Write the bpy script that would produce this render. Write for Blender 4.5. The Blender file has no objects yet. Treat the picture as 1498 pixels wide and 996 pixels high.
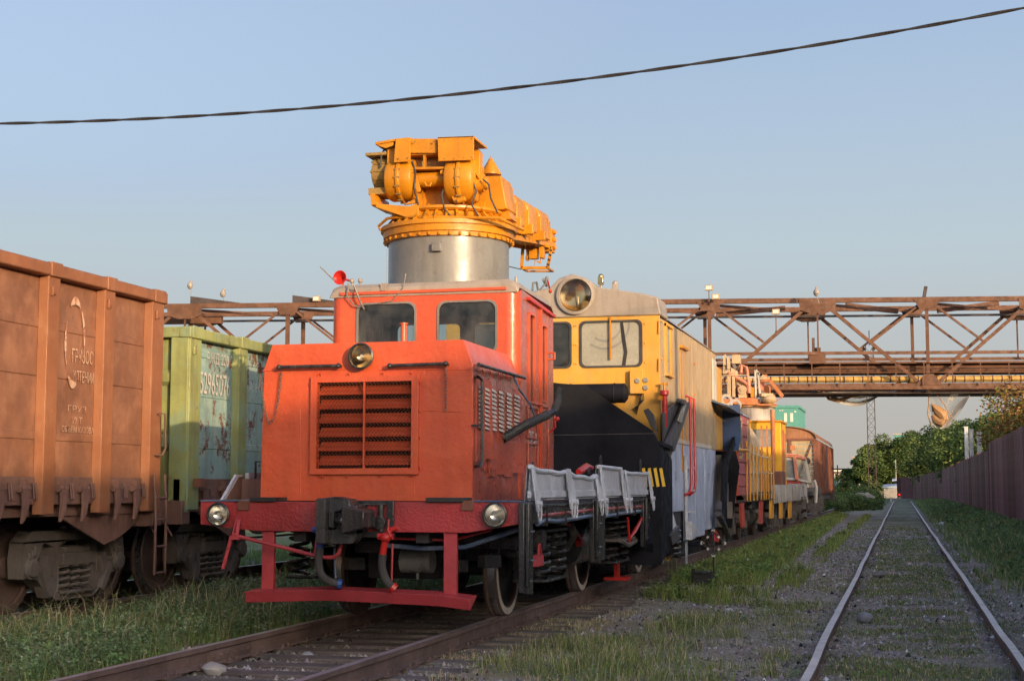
import bpy, math, random
import numpy as np
from mathutils import Vector, Matrix
from mathutils.geometry import tessellate_polygon
rnd = random.Random(7)
PI = math.pi
sc = bpy.context.scene
# ---------------------------------------------------------------- camera
FPX, CX, CY, CAMZ = 2145.0, 749.0, 498.0, 1.52
PITCH = math.atan(214 / FPX)
YAW = math.atan((1318 - 749) * math.cos(PITCH) / FPX)
cam = bpy.data.cameras.new('camera')
cam.sensor_width = 36.0
cam.lens = 36.0 * FPX / 1498.0
cam.clip_start = 0.1
cam.clip_end = 6000
camo = bpy.data.objects.new('camera', cam)
sc.collection.objects.link(camo)
camo.location = (0, 0, CAMZ)
camo.rotation_euler = (PI / 2 + PITCH, 0, YAW)
sc.camera = camo
# ---------------------------------------------------------------- light
SUN_EL, SUN_AZ = math.radians(9.3), math.radians(136)
w = bpy.data.worlds.new('World')
sc.world = w
w.use_nodes = True
nt = w.node_tree
sky = nt.nodes.new('ShaderNodeTexSky')
sky.sky_type = 'NISHITA'
sky.sun_disc = False
sky.sun_elevation = SUN_EL
sky.sun_rotation = SUN_AZ
sky.air_density = 1.0
sky.dust_density = 7.0
sky.ozone_density = 3.0
bg = nt.nodes['Background']
hs_ = nt.nodes.new('ShaderNodeHueSaturation')
hs_.inputs['Saturation'].default_value = 0.74
tn_ = nt.nodes.new('ShaderNodeMix')
tn_.data_type = 'RGBA'; tn_.blend_type = 'MULTIPLY'
tn_.inputs[0].default_value = 1.0
tn_.inputs[7].default_value = (1.05, 0.975, 0.94, 1)
nt.links.new(sky.outputs[0], hs_.inputs['Color'])
nt.links.new(hs_.outputs[0], tn_.inputs[6])
# evening haze: a pale veil that rises from the horizon all round
tc_ = nt.nodes.new('ShaderNodeTexCoord')
sx_w = nt.nodes.new('ShaderNodeSeparateXYZ')
nt.links.new(tc_.outputs['Generated'], sx_w.inputs[0])
hz_ = nt.nodes.new('ShaderNodeValToRGB')
hz_.color_ramp.elements[0].position = 0.0
hz_.color_ramp.elements[1].position = 1.0
def s2l(r, g, b): return [((v / 255 + 0.055) / 1.055) ** 2.4 for v in (r, g, b)]
GAIN = 1.0 / (2.5 * 0.145 * 3.0)
cols_ = [(0.0, (184, 179, 172)), (0.05, (190, 188, 182)), (0.10, (192, 198, 200)), (0.16, (191, 207, 216)), (0.24, (180, 201, 223)), (0.33, (166, 192, 225)), (0.6, (128, 160, 206)), (1.0, (100, 135, 188))]
cr_ = hz_.color_ramp
while len(cr_.elements) < len(cols_): cr_.elements.new(0.5)
for e_, (q_, c_) in zip(cr_.elements, cols_):
    e_.position = q_
    e_.color = (*[v * GAIN for v in s2l(*c_)], 1)
nt.links.new(sx_w.outputs[2], hz_.inputs[0])
g3 = nt.nodes.new('ShaderNodeVectorMath'); g3.operation = 'SCALE'; g3.inputs[3].default_value = 3.0
nt.links.new(hz_.outputs[0], g3.inputs[0])
lt_ = nt.nodes.new('ShaderNodeMix'); lt_.data_type = 'RGBA'; lt_.blend_type = 'LIGHTEN'; lt_.inputs[0].default_value = 1.0
nt.links.new(tn_.outputs[2], lt_.inputs[6]); nt.links.new(g3.outputs[0], lt_.inputs[7])
nt.links.new(lt_.outputs[2], bg.inputs[0])
bg.inputs[1].default_value = 0.145
sd = Vector((math.sin(SUN_AZ) * math.cos(SUN_EL), math.cos(SUN_AZ) * math.cos(SUN_EL), math.sin(SUN_EL)))
sun = bpy.data.lights.new('sun', 'SUN')
sun.energy = 2.0
sun.angle = math.radians(0.6)
sun.color = (1.0, 0.68, 0.38)
suno = bpy.data.objects.new('sun', sun)
sc.collection.objects.link(suno)
suno.location = sd * 50
suno.rotation_euler = (-sd).to_track_quat('-Z', 'Y').to_euler()
sc.view_settings.view_transform = 'Standard'
sc.view_settings.look = 'None'
sc.view_settings.gamma = 1.0
sc.view_settings.exposure = 1.27
sc.render.engine = 'CYCLES'
sc.cycles.max_bounces = 6

# ---------------------------------------------------------------- helpers
_F = Vector((-math.sin(YAW) * math.cos(PITCH), math.cos(YAW) * math.cos(PITCH), math.sin(PITCH)))
_R = Vector((math.cos(YAW), math.sin(YAW), 0))
_U = Vector((math.sin(YAW) * math.sin(PITCH), -math.cos(YAW) * math.sin(PITCH), math.cos(PITCH)))


def at(px, py, x=None, y=None, z=None):
    """point of the plane x=, y= or z= measured off the photograph"""
    d = _F + _R * ((px - CX) / FPX) + _U * ((CY - py) / FPX)
    if x is not None: t = x / d.x
    elif y is not None: t = y / d.y
    else: t = (z - CAMZ) / d.z
    return Vector((d.x * t, d.y * t, CAMZ + d.z * t))


col = sc.collection
W = {}


def V(p): return Vector(p)


def circ(n, r=1.0, a0=0.0): return [(r * math.cos(a0 + 2 * PI * i / n), r * math.sin(a0 + 2 * PI * i / n)) for i in range(n)]


def rrect(x0, x1, y0, y1, r=0.05, n=4):
    o = []
    for cx, cy, a in ((x1 - r, y1 - r, 0), (x0 + r, y1 - r, 90), (x0 + r, y0 + r, 180), (x1 - r, y0 + r, 270)):
        for i in range(n + 1):
            t = math.radians(a + 90 * i / n)
            o.append((cx + r * math.cos(t), cy + r * math.sin(t)))
    return o


NOSPLIT = {'chain', 'wire_mesh', 'wire_rope', 'tape_wrap', 'net'}


class MB:
    def __init__(s): s.v = []; s.f = []

    def add(s, vs, fs):
        b = len(s.v)
        s.v += [tuple(v) for v in vs]
        s.f += [tuple(b + i for i in f) for f in fs]
        return s

    def box(s, x0, x1, y0, y1, z0, z1):
        return s.add([(x0, y0, z0), (x1, y0, z0), (x1, y1, z0), (x0, y1, z0), (x0, y0, z1), (x1, y0, z1), (x1, y1, z1), (x0, y1, z1)],
                     [(0, 3, 2, 1), (4, 5, 6, 7), (0, 1, 5, 4), (1, 2, 6, 5), (2, 3, 7, 6), (3, 0, 4, 7)])

    def ob(s, c, size, ax=(0, 0, 1), ang=0.0):
        m = Matrix.Rotation(ang, 3, V(ax))
        h = V(size) / 2
        vs = [V(c) + m @ V((sx * h.x, sy * h.y, sz * h.z)) for sz in (-1, 1) for sx, sy in ((-1, -1), (1, -1), (1, 1), (-1, 1))]
        return s.add(vs, [(0, 3, 2, 1), (4, 5, 6, 7), (0, 1, 5, 4), (1, 2, 6, 5), (2, 3, 7, 6), (3, 0, 4, 7)])

    def beam(s, a, b, w, h, up=(0, 0, 1)):
        a, b = V(a), V(b)
        d = (b - a).normalized()
        x = d.cross(V(up))
        if x.length < 1e-4: x = d.cross(V((0, 1, 0)))
        x.normalize()
        z = x.cross(d)
        vs = [p + x * (sx * w / 2) + z * (sz * h / 2) for p in (a, b) for sx, sz in ((-1, -1), (1, -1), (1, 1), (-1, 1))]
        return s.add(vs, [(0, 1, 2, 3), (7, 6, 5, 4), (0, 4, 5, 1), (1, 5, 6, 2), (2, 6, 7, 3), (3, 7, 4, 0)])

    def slab(s, pts, vec):
        """convex or concave 3D polygon extruded by vec"""
        pts = [V(p) for p in pts]
        n = len(pts)
        vec = V(vec)
        nn = V((0, 0, 0))
        for i in range(n): nn += pts[i].cross(pts[(i + 1) % n])
        tr = tessellate_polygon([pts])
        fs = []
        flip = nn.dot(vec) > 0
        vs = pts + [p + vec for p in pts]
        for t in tr:
            a, b, c = t
            if ((pts[b] - pts[a]).cross(pts[c] - pts[a])).dot(nn) < 0: a, b, c = c, b, a
            if flip: fs += [(c, b, a), (a + n, b + n, c + n)]
            else: fs += [(a, b, c), (c + n, b + n, a + n)]
        for i in range(n):
            j = (i + 1) % n
            fs.append((i, j, j + n, i + n) if flip else (j, i, i + n, j + n))
        return s.add(vs, fs)

    def holed(s, outer, holes, fn, depth):
        """flat plate with holes; fn maps (u,v,w) to space, w runs 0..depth"""
        loops = [outer] + holes
        flat = [p for l in loops for p in l]
        tr = tessellate_polygon([[V((p[0], p[1], 0)) for p in l] for l in loops])
        n = len(flat)
        vs = [fn(p[0], p[1], 0) for p in flat] + [fn(p[0], p[1], depth) for p in flat]
        fs = []
        for a, b, c in tr:
            A, B, Cc = flat[a], flat[b], flat[c]
            if (B[0] - A[0]) * (Cc[1] - A[1]) - (B[1] - A[1]) * (Cc[0] - A[0]) < 0: a, b, c = c, b, a
            fs += [(a, b, c), (c + n, b + n, a + n)]
        k = 0
        for li, l in enumerate(loops):
            m = len(l)
            for i in range(m):
                j = (i + 1) % m
                fs.append((k + j, k + i, k + i + n, k + j + n))
            k += m
        return s.add(vs, fs)

    def cyl(s, a, b, r, r2=None, n=16, cap=True):
        return s.tube([a, b], [r, r if r2 is None else r2], n, cap)

    def tube(s, pts, r, n=8, cap=True):
        pts = [V(p) for p in pts]
        m = len(pts)
        rs = r if isinstance(r, (list, tuple)) else [r] * m
        d0 = (pts[1] - pts[0]).normalized()
        x = d0.cross(V((0, 0, 1)))
        if x.length < 1e-3: x = d0.cross(V((0, 1, 0)))
        x.normalize()
        vs = []
        for i in range(m):
            d = (pts[min(i + 1, m - 1)] - pts[max(i - 1, 0)])
            d = d.normalized() if d.length > 1e-9 else d0
            x = (x - d * x.dot(d))
            if x.length < 1e-6: x = d.orthogonal()
            x.normalize()
            y = d.cross(x)
            vs += [pts[i] + (x * math.cos(2 * PI * k / n) + y * math.sin(2 * PI * k / n)) * rs[i] for k in range(n)]
        fs = []
        for i in range(m - 1):
            for k in range(n):
                k2 = (k + 1) % n
                fs.append((i * n + k, i * n + k2, (i + 1) * n + k2, (i + 1) * n + k))
        if cap: fs += [tuple(range(n - 1, -1, -1)), tuple(range((m - 1) * n, m * n))]
        return s.add(vs, fs)

    def sph(s, c, r, n=12, m=8):
        c = V(c)
        r = V(r) if isinstance(r, (list, tuple)) else V((r, r, r))
        vs = [c + V((0, 0, r.z))]
        for j in range(1, m):
            t = PI * j / m
            vs += [c + V((r.x * math.sin(t) * math.cos(2 * PI * i / n), r.y * math.sin(t) * math.sin(2 * PI * i / n), r.z * math.cos(t))) for i in range(n)]
        vs.append(c - V((0, 0, r.z)))
        fs = [(0, 1 + i, 1 + (i + 1) % n) for i in range(n)]
        for j in range(m - 2):
            for i in range(n):
                a = 1 + j * n + i; b = 1 + j * n + (i + 1) % n
                fs.append((a, a + n, b + n, b))
        k = 1 + (m - 2) * n
        fs += [(k + (i + 1) % n, k + i, k + n) for i in range(n)]
        return s.add(vs, fs)

    def lathe(s, prof, base, axis=(0, 0, 1), n=24, a0=0.0, a1=2 * PI):
        """prof = [(radius, height)...] round axis through base"""
        base, ax = V(base), V(axis).normalized()
        x = ax.orthogonal().normalized()
        y = ax.cross(x)
        full = abs(a1 - a0 - 2 * PI) < 1e-6
        nn = n if full else n + 1
        vs = []
        for r, h in prof:
            for k in range(nn):
                t = a0 + (a1 - a0) * k / n
                vs.append(base + ax * h + (x * math.cos(t) + y * math.sin(t)) * max(r, 1e-4))
        fs = []
        for i in range(len(prof) - 1):
            for k in range(n):
                k2 = (k + 1) % nn
                fs.append((i * nn + k, i * nn + k2, (i + 1) * nn + k2, (i + 1) * nn + k))
        return s.add(vs, fs)

    def spring(s, c, r, h, turns, wr, n=6):
        c = V(c)
        k = int(turns * 14)
        return s.tube([c + V((r * math.cos(2 * PI * turns * i / k), r * math.sin(2 * PI * turns * i / k), h * i / k)) for i in range(k + 1)], wr, n)

    def clusters(s, gap=0.02):
        n = len(s.v)
        par = list(range(n))

        def find(a):
            while par[a] != a: par[a] = par[par[a]]; a = par[a]
            return a
        for f in s.f:
            r = find(f[0])
            for q in f[1:]: par[find(q)] = r
        comp = {}
        for i in range(n): comp.setdefault(find(i), []).append(i)
        cs = []
        for ids in comp.values():
            xs = [s.v[i] for i in ids]
            cs.append([ids, [min(q[k] for q in xs) - gap for k in range(3)], [max(q[k] for q in xs) + gap for k in range(3)]])
        if len(cs) > 150: return None
        m = len(cs); par2 = list(range(m))

        def f2(a):
            while par2[a] != a: a = par2[a]
            return a
        for i in range(m):
            for j in range(i + 1, m):
                if all(cs[i][1][k] <= cs[j][2][k] and cs[j][1][k] <= cs[i][2][k] for k in range(3)): par2[f2(j)] = f2(i)
        out = {}
        for i in range(m): out.setdefault(f2(i), []).extend(cs[i][0])
        return [set(v) for v in out.values()]

    def build(s, name, mat, parent=None, bev=0.0, smooth=35, loc=None, label=None, cat=None, group=None, kind=None):
        if parent and loc is None and kind is None and name not in NOSPLIT and not name.endswith(('letters', 'lettering', 'number')):
            cl = s.clusters()
            if cl is None or len(cl) > 16: kind = 'stuff'
            elif len(cl) > 1:
                first = None
                cl.sort(key=lambda c: -len(c))
                for c in cl:
                    ids = sorted(c); mp = {a: i for i, a in enumerate(ids)}
                    q = MB(); q.v = [s.v[i] for i in ids]; q.f = [tuple(mp[a] for a in f) for f in s.f if f[0] in mp]
                    o = q.build_one(name, mat, parent, bev, smooth)
                    first = first or o
                return first
        return s.build_one(name, mat, parent, bev, smooth, loc, label, cat, group, kind)

    def build_one(s, name, mat, parent=None, bev=0.0, smooth=35, loc=None, label=None, cat=None, group=None, kind=None):
        org = V(loc) if loc is not None else (W[parent.name] if parent else V((0, 0, 0)))
        sub = V((0, 0, 0)) if loc is not None and getattr(s, 'local', False) else org
        me = bpy.data.meshes.new(name)
        me.from_pydata([(v[0] - sub.x, v[1] - sub.y, v[2] - sub.z) for v in s.v], [], s.f)
        me.materials.append(M[mat] if isinstance(mat, str) else mat)
        if smooth:
            me.polygons.foreach_set('use_smooth', [True] * len(me.polygons))
            me.set_sharp_from_angle(angle=math.radians(smooth))
        o = bpy.data.objects.new(name, me)
        col.objects.link(o)
        o.parent = parent
        o.location = org - (W[parent.name] if parent else V((0, 0, 0)))
        W[o.name] = org.copy()
        if bev:
            b = o.modifiers.new('bevel', 'BEVEL')
            b.width = bev; b.segments = 2; b.limit_method = 'ANGLE'; b.angle_limit = math.radians(40)
        return tag(o, label, cat, group, kind)


def tag(o, label=None, cat=None, group=None, kind=None):
    if label: o['label'] = label
    if cat: o['category'] = cat
    if group: o['group'] = group
    if kind: o['kind'] = kind
    return o


def thing(name, loc, label=None, cat=None, group=None, kind=None):
    o = bpy.data.objects.new(name, None)
    col.objects.link(o)
    o.location = loc
    o.empty_display_size = 0.2
    W[o.name] = V(loc)
    return tag(o, label, cat, group, kind)


def inst(src, loc, parent=None, rot=None, scale=None):
    """another copy of one mesh object, its origin at world loc"""
    c = src.copy()
    col.objects.link(c)
    c.parent = parent
    c.location = V(loc) - (W[parent.name] if parent else V((0, 0, 0)))
    if rot: c.rotation_euler = rot
    if scale: c.scale = scale
    W[c.name] = V(loc)
    return c


def dup(o, loc, rz=0, label=None, group=None, s=1.0):
    """copy of a thing with its parts and sub-parts"""
    def rec(src, par):
        c = src.copy()
        col.objects.link(c)
        c.parent = par
        W[c.name] = W[src.name].copy()
        for ch in kids.get(src, []): rec(ch, c)
        return c
    kids = {}
    for q in col.objects:
        if q.parent: kids.setdefault(q.parent, []).append(q)
    c = rec(o, None)
    c.location = loc
    c.rotation_euler = (0, 0, rz)
    c.scale = (s, s, s)
    if label: c['label'] = label
    if group: c['group'] = group
    return c


def text(name, body, mat, parent, origin, ux, uy, height, width=None, ext=0.002):
    """flat lettering: origin is the lower left corner, ux/uy unit vectors"""
    cu = bpy.data.curves.new(name, 'FONT')
    cu.body = body
    cu.size = 1.0
    cu.extrude = 0.0
    cu.resolution_u = 3
    t = bpy.data.objects.new('tmp_text', cu)
    col.objects.link(t)
    bpy.context.view_layer.update()
    me = bpy.data.meshes.new_from_object(t.evaluated_get(bpy.context.evaluated_depsgraph_get()))
    bpy.data.objects.remove(t)
    vs = [v.co.copy() for v in me.vertices]
    x0, x1 = min(v.x for v in vs), max(v.x for v in vs)
    y0, y1 = min(v.y for v in vs), max(v.y for v in vs)
    sy = height / (y1 - y0)
    sx = (width / (x1 - x0)) if width else sy
    ux, uy = V(ux), V(uy)
    nrm = ux.cross(uy)
    b = MB()
    b.add([V(origin) + ux * ((v.x - x0) * sx) + uy * ((v.y - y0) * sy) + nrm * ext for v in vs], [tuple(p.vertices) for p in me.polygons])
    return b.build(name, mat, parent, smooth=0)


# ---------------------------------------------------------------- materials
M = {}


def mat_base(name):
    m = bpy.data.materials.new(name)
    m.use_nodes = True
    n = m.node_tree.nodes
    p = n['Principled BSDF']
    M[name] = m
    return m, n, m.node_tree.links, p


def noise(n, l, src, scale, detail=4, rough=0.55, mapscale=None):
    t = n.new('ShaderNodeTexNoise')
    t.inputs['Scale'].default_value = scale
    t.inputs['Detail'].default_value = detail
    t.inputs['Roughness'].default_value = rough
    if mapscale:
        mp = n.new('ShaderNodeMapping')
        mp.inputs['Scale'].default_value = mapscale
        l.new(src, mp.inputs[0])
        src = mp.outputs[0]
    l.new(src, t.inputs['Vector'])
    return t.outputs['Fac']


def ramp(n, l, src, a, b, inv=False):
    r = n.new('ShaderNodeMapRange')
    r.inputs[1].default_value = a
    r.inputs[2].default_value = b
    r.inputs[3].default_value = 1.0 if inv else 0.0
    r.inputs[4].default_value = 0.0 if inv else 1.0
    l.new(src, r.inputs[0])
    return r.outputs[0]


def mix(n, l, f, a, b, mode='MIX'):
    m = n.new('ShaderNodeMix')
    m.data_type = 'RGBA'
    m.blend_type = mode
    for sock, val in ((m.inputs[0], f), (m.inputs[6], a), (m.inputs[7], b)):
        if isinstance(val, (int, float)): sock.default_value = val
        elif isinstance(val, (tuple, list)): sock.default_value = (*val[:3], 1)
        else: l.new(val, sock)
    return m.outputs[2]


def mul(n, l, a, b, op='MULTIPLY'):
    m = n.new('ShaderNodeMath')
    m.operation = op
    m.use_clamp = True
    for sock, val in ((m.inputs[0], a), (m.inputs[1], b)):
        if isinstance(val, (int, float)): sock.default_value = val
        else: l.new(val, sock)
    return m.outputs[0]


def paint(name, c, rough=0.4, var=0.18, rust=0.0, rustc=(0.10, 0.035, 0.015), dirt=0.2, dirtc=(0.05, 0.04, 0.035), bump=0.15, bs=30, metal=0.0, fade=None, rs=2.5, streak=True, spec=0.5, dents=0.0, coat=0.0):
    m, n, l, p = mat_base(name)
    co = n.new('ShaderNodeTexCoord').outputs['Object']
    big = noise(n, l, co, 1.7, 5)
    dark = tuple(x * (1 - var) for x in c)
    lite = tuple(min(1, x * (1 + var * 0.7) + var * 0.02) for x in c)
    base = mix(n, l, ramp(n, l, big, 0.35, 0.65), dark, lite)
    if fade:
        f = noise(n, l, co, 3.1, 6, 0.65)
        base = mix(n, l, mul(n, l, ramp(n, l, f, 0.48, 0.72), 0.8), base, fade)
    if dirt:
        if streak: d = noise(n, l, co, 2.0, 6, 0.6, (5, 5, 0.45))
        else: d = noise(n, l, co, 4.0, 6, 0.6)
        base = mix(n, l, mul(n, l, ramp(n, l, d, 0.48, 0.75), dirt), base, dirtc)
    fine = noise(n, l, co, 45, 3)
    base = mix(n, l, mul(n, l, ramp(n, l, fine, 0.4, 0.7), 0.12), base, dirtc)
    rmask = None
    if rust:
        r = noise(n, l, co, rs, 9, 0.72)
        t = 0.74 - 0.28 * rust
        rmask = ramp(n, l, r, t, t + 0.05)
        r2 = noise(n, l, co, 14, 5)
        rc = mix(n, l, ramp(n, l, r2, 0.35, 0.65), rustc, tuple(min(1, x * 2.2) for x in rustc))
        base = mix(n, l, rmask, base, rc)
    l.new(base, p.inputs['Base Color'])
    rr = mix(n, l, ramp(n, l, noise(n, l, co, 6, 4), 0.3, 0.7), (rough * 0.75,) * 3, (min(1, rough * 1.35),) * 3)
    if rmask is not None: rr = mix(n, l, rmask, rr, (0.85,) * 3)
    l.new(rr, p.inputs['Roughness'])
    p.inputs['Metallic'].default_value = metal
    p.inputs['Specular IOR Level'].default_value = spec
    p.inputs['Coat Weight'].default_value = coat
    p.inputs['Coat Roughness'].default_value = 0.18
    if bump:
        b = n.new('ShaderNodeBump')
        b.inputs['Strength'].default_value = bump
        b.inputs['Distance'].default_value = 0.02
        h = mix(n, l, 0.6, noise(n, l, co, bs, 4), noise(n, l, co, bs * 0.12, 3))
        l.new(h, b.inputs['Height'])
        l.new(b.outputs[0], p.inputs['Normal'])
        if dents:
            d = n.new('ShaderNodeBump')
            d.inputs['Strength'].default_value = dents
            d.inputs['Distance'].default_value = 0.05
            l.new(noise(n, l, co, 3.0, 2), d.inputs['Height'])
            l.new(d.outputs[0], b.inputs['Normal'])
    return m


paint('orange_red', (0.62, 0.095, 0.034), 0.38, 0.10, dirt=0.16, bump=0.6, bs=22, fade=(0.64, 0.125, 0.045), rust=0.14, rs=9, dents=0.35, coat=0.25)
paint('cab_side_red', (0.50, 0.09, 0.045), 0.30, 0.3, dirt=0.5, dirtc=(0.10, 0.04, 0.03), bump=0.8, bs=35, fade=(0.42, 0.18, 0.12), rust=0.25, dents=0.5, coat=0.6)
paint('maroon', (0.40, 0.032, 0.035), 0.38, 0.3, dirt=0.2, bump=1.0, bs=38, fade=(0.42, 0.07, 0.07), coat=0.3)
paint('step_red', (0.42, 0.045, 0.055), 0.5, 0.2, dirt=0.15, bump=0.6, bs=40, streak=False)
paint('bright_red', (0.55, 0.02, 0.015), 0.35, 0.2, dirt=0.2, bump=0.2)
paint('crane_yellow', (0.58, 0.235, 0.005), 0.42, 0.2, dirt=0.35, dirtc=(0.26, 0.08, 0.01), bump=0.3, bs=25, rust=0.12, rustc=(0.16, 0.06, 0.02), rs=6)
paint('motor_olive', (0.30, 0.19, 0.05), 0.6, 0.3, dirt=0.4, dirtc=(0.09, 0.06, 0.02), bump=0.4)
paint('plough_yellow', (0.72, 0.37, 0.05), 0.5, 0.14, dirt=0.35, dirtc=(0.32, 0.2, 0.09), bump=0.15, fade=(0.62, 0.40, 0.14))
paint('side_yellow', (0.50, 0.36, 0.20), 0.5, 0.15, dirt=0.65, dirtc=(0.27, 0.18, 0.10), bump=0.25, bs=8, dents=0.5, rust=0.2, rs=5, fade=(0.60, 0.48, 0.30))
paint('cap_grey', (0.36, 0.31, 0.26), 0.5, 0.1, dirt=0.3, bump=0.15)
paint('pedestal_grey', (0.20, 0.20, 0.19), 0.3, 0.15, dirt=0.35, bump=0.25, bs=12, fade=(0.24, 0.225, 0.20))
paint('panel_blue_grey', (0.42, 0.49, 0.64), 0.5, 0.2, dirt=0.6, dirtc=(0.20, 0.21, 0.26), dents=0.6, rust=0.15, rs=6, bump=0.3, bs=10, fade=(0.60, 0.66, 0.80))
paint('silver_paint', (0.60, 0.63, 0.69), 0.42, 0.2, dirt=0.3, bump=0.8, bs=60, metal=0.1, fade=(0.5, 0.52, 0.57), streak=False)
paint('black_gloss', (0.022, 0.023, 0.026), 0.26, 0.3, dirt=0.45, dirtc=(0.13, 0.125, 0.11), bump=0.6, bs=40)
paint('black_matt', (0.020, 0.020, 0.022), 0.6, 0.3, dirt=0.35, dirtc=(0.07, 0.055, 0.045), bump=0.5, bs=30, streak=False)
paint('plough_black', (0.006, 0.007, 0.012), 0.6, 0.3, dirt=0.10, dirtc=(0.03, 0.028, 0.028), bump=0.25, bs=15, spec=0.12)
paint('wing_grey', (0.055, 0.055, 0.062), 0.45, 0.3, dirt=0.4, dirtc=(0.14, 0.11, 0.08), bump=0.3)
paint('dark_blue', (0.045, 0.09, 0.22), 0.5, 0.2, dirt=0.2, bump=0.2)
paint('pipe_blue', (0.07, 0.12, 0.22), 0.35, 0.3, dirt=0.3, bump=0.2, fade=(0.28, 0.33, 0.42))
paint('valve_blue', (0.02, 0.08, 0.30), 0.35, 0.2, bump=0.2)
paint('rubber', (0.045, 0.045, 0.045), 0.75, 0.2, dirt=0.5, dirtc=(0.12, 0.11, 0.10), bump=0.4, bs=80, streak=False)
paint('wagon_orange', (0.235, 0.105, 0.060), 0.62, 0.22, dirt=0.45, dirtc=(0.16, 0.085, 0.05), bump=0.3, bs=14, fade=(0.36, 0.175, 0.10), rust=0.42, rustc=(0.09, 0.05, 0.038), rs=3.5, dents=0.7)
paint('wagon_post', (0.28, 0.110, 0.048), 0.6, 0.14, dirt=0.4, dirtc=(0.16, 0.075, 0.045), bump=0.25, fade=(0.35, 0.16, 0.08))
paint('wagon_low', (0.20, 0.105, 0.08), 0.75, 0.3, dirt=0.6, dirtc=(0.07, 0.05, 0.045), bump=0.5, bs=30)
paint('wagon_teal', (0.25, 0.41, 0.40), 0.6, 0.2, dirt=0.5, dirtc=(0.2, 0.13, 0.08), bump=0.3, bs=20, fade=(0.40, 0.52, 0.42), rust=0.72, rustc=(0.10, 0.045, 0.03), rs=4.5, dents=0.5)
paint('wagon_green', (0.295, 0.335, 0.125), 0.6, 0.25, dirt=0.45, dirtc=(0.14, 0.10, 0.05), fade=(0.21, 0.36, 0.30), bump=0.3, rs=5, rust=0.45, rustc=(0.14, 0.06, 0.03))
paint('bogie_iron', (0.12, 0.105, 0.095), 0.62, 0.35, dirt=0.6, dirtc=(0.17, 0.125, 0.095), bump=0.8, bs=35, streak=False)
paint('wheel_steel', (0.13, 0.085, 0.07), 0.5, 0.3, dirt=0.5, dirtc=(0.11, 0.07, 0.05), bump=0.3, streak=False, metal=0.3)
paint('bright_steel', (0.45, 0.45, 0.46), 0.28, 0.2, dirt=0.3, bump=0.1, metal=0.9, streak=False)
paint('rail_rust', (0.165, 0.112, 0.095), 0.6, 0.3, dirt=0.4, dirtc=(0.05, 0.035, 0.03), bump=0.5, bs=40, streak=False)
paint('rail_top', (0.38, 0.33, 0.33), 0.36, 0.2, dirt=0.4, dirtc=(0.24, 0.17, 0.15), bump=0.15, metal=0.2, streak=False)
paint('rail_top_pale', (0.56, 0.49, 0.44), 0.4, 0.15, dirt=0.25, dirtc=(0.38, 0.29, 0.23), bump=0.1, metal=0.15, streak=False)
paint('sleeper_wood', (0.12, 0.10, 0.088), 0.85, 0.4, dirt=0.6, dirtc=(0.025, 0.02, 0.018), bump=1.0, bs=25, fade=(0.24, 0.21, 0.185), streak=False)
paint('bridge_rust', (0.135, 0.062, 0.034), 0.75, 0.3, rust=0.35, rustc=(0.04, 0.025, 0.02), rs=1.2, dirt=0.5, dirtc=(0.10, 0.045, 0.03), bump=0.3, bs=8, streak=False)
paint('bridge_dark', (0.06, 0.045, 0.045), 0.8, 0.3, dirt=0.3, bump=0.2)
paint('pipe_lagging', (0.58, 0.36, 0.10), 0.7, 0.3, dirt=0.5, dirtc=(0.2, 0.10, 0.04), bump=0.5, bs=4)
paint('rusty_orange', (0.50, 0.17, 0.06), 0.7, 0.25, dirt=0.4, dirtc=(0.15, 0.06, 0.03), bump=0.4, fade=(0.55, 0.32, 0.16), rust=0.4, rs=1.6)
paint('rusty_cream', (0.55, 0.40, 0.24), 0.65, 0.2, dirt=0.4, dirtc=(0.2, 0.09, 0.04), bump=0.3, rust=0.38, rustc=(0.16, 0.06, 0.025), rs=1.8)
paint('cab_yellow', (0.80, 0.42, 0.02), 0.45, 0.12, dirt=0.3, dirtc=(0.3, 0.13, 0.02), bump=0.2, rust=0.18)
paint('rail_yellow', (0.72, 0.34, 0.03), 0.5, 0.15, dirt=0.3, dirtc=(0.3, 0.13, 0.02), bump=0.2)
paint('brick_red', (0.55, 0.075, 0.05), 0.5, 0.2, dirt=0.3, bump=0.2)
paint('dull_maroon', (0.38, 0.11, 0.12), 0.55, 0.2, dirt=0.3, bump=0.2)
paint('salmon', (0.66, 0.25, 0.15), 0.5, 0.2, dirt=0.35, dirtc=(0.25, 0.1, 0.06), bump=0.2, rust=0.15)
paint('off_white', (0.58, 0.54, 0.48), 0.55, 0.1, dirt=0.45, dirtc=(0.25, 0.2, 0.15), bump=0.2, rust=0.15)
paint('dirty_white', (0.40, 0.38, 0.36), 0.6, 0.3, dirt=0.7, dirtc=(0.10, 0.08, 0.07), bump=0.4, rust=0.3)
paint('boxcar_rust', (0.20, 0.075, 0.045), 0.7, 0.3, dirt=0.5, dirtc=(0.09, 0.045, 0.035), bump=0.3, bs=10)
paint('boxcar_roof', (0.33, 0.15, 0.07), 0.7, 0.2, dirt=0.5, dirtc=(0.16, 0.08, 0.05), bump=0.3)
paint('pale_plank', (0.46, 0.34, 0.20), 0.75, 0.3, dirt=0.5, dirtc=(0.2, 0.13, 0.08), bump=0.4)
paint('fence_sheet', (0.16, 0.045, 0.055), 0.45, 0.14, dirt=0.3, dirtc=(0.22, 0.14, 0.13), bump=0.1, spec=0.35)
paint('lettering_white', (0.62, 0.60, 0.56), 0.6, 0.1, bump=0.0, rust=0.25, rustc=(0.25, 0.2, 0.16), rs=20)
paint('lettering_faded', (0.60, 0.40, 0.28), 0.65, 0.2, bump=0.0, rust=0.82, rustc=(0.24, 0.105, 0.06), rs=12)
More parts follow.
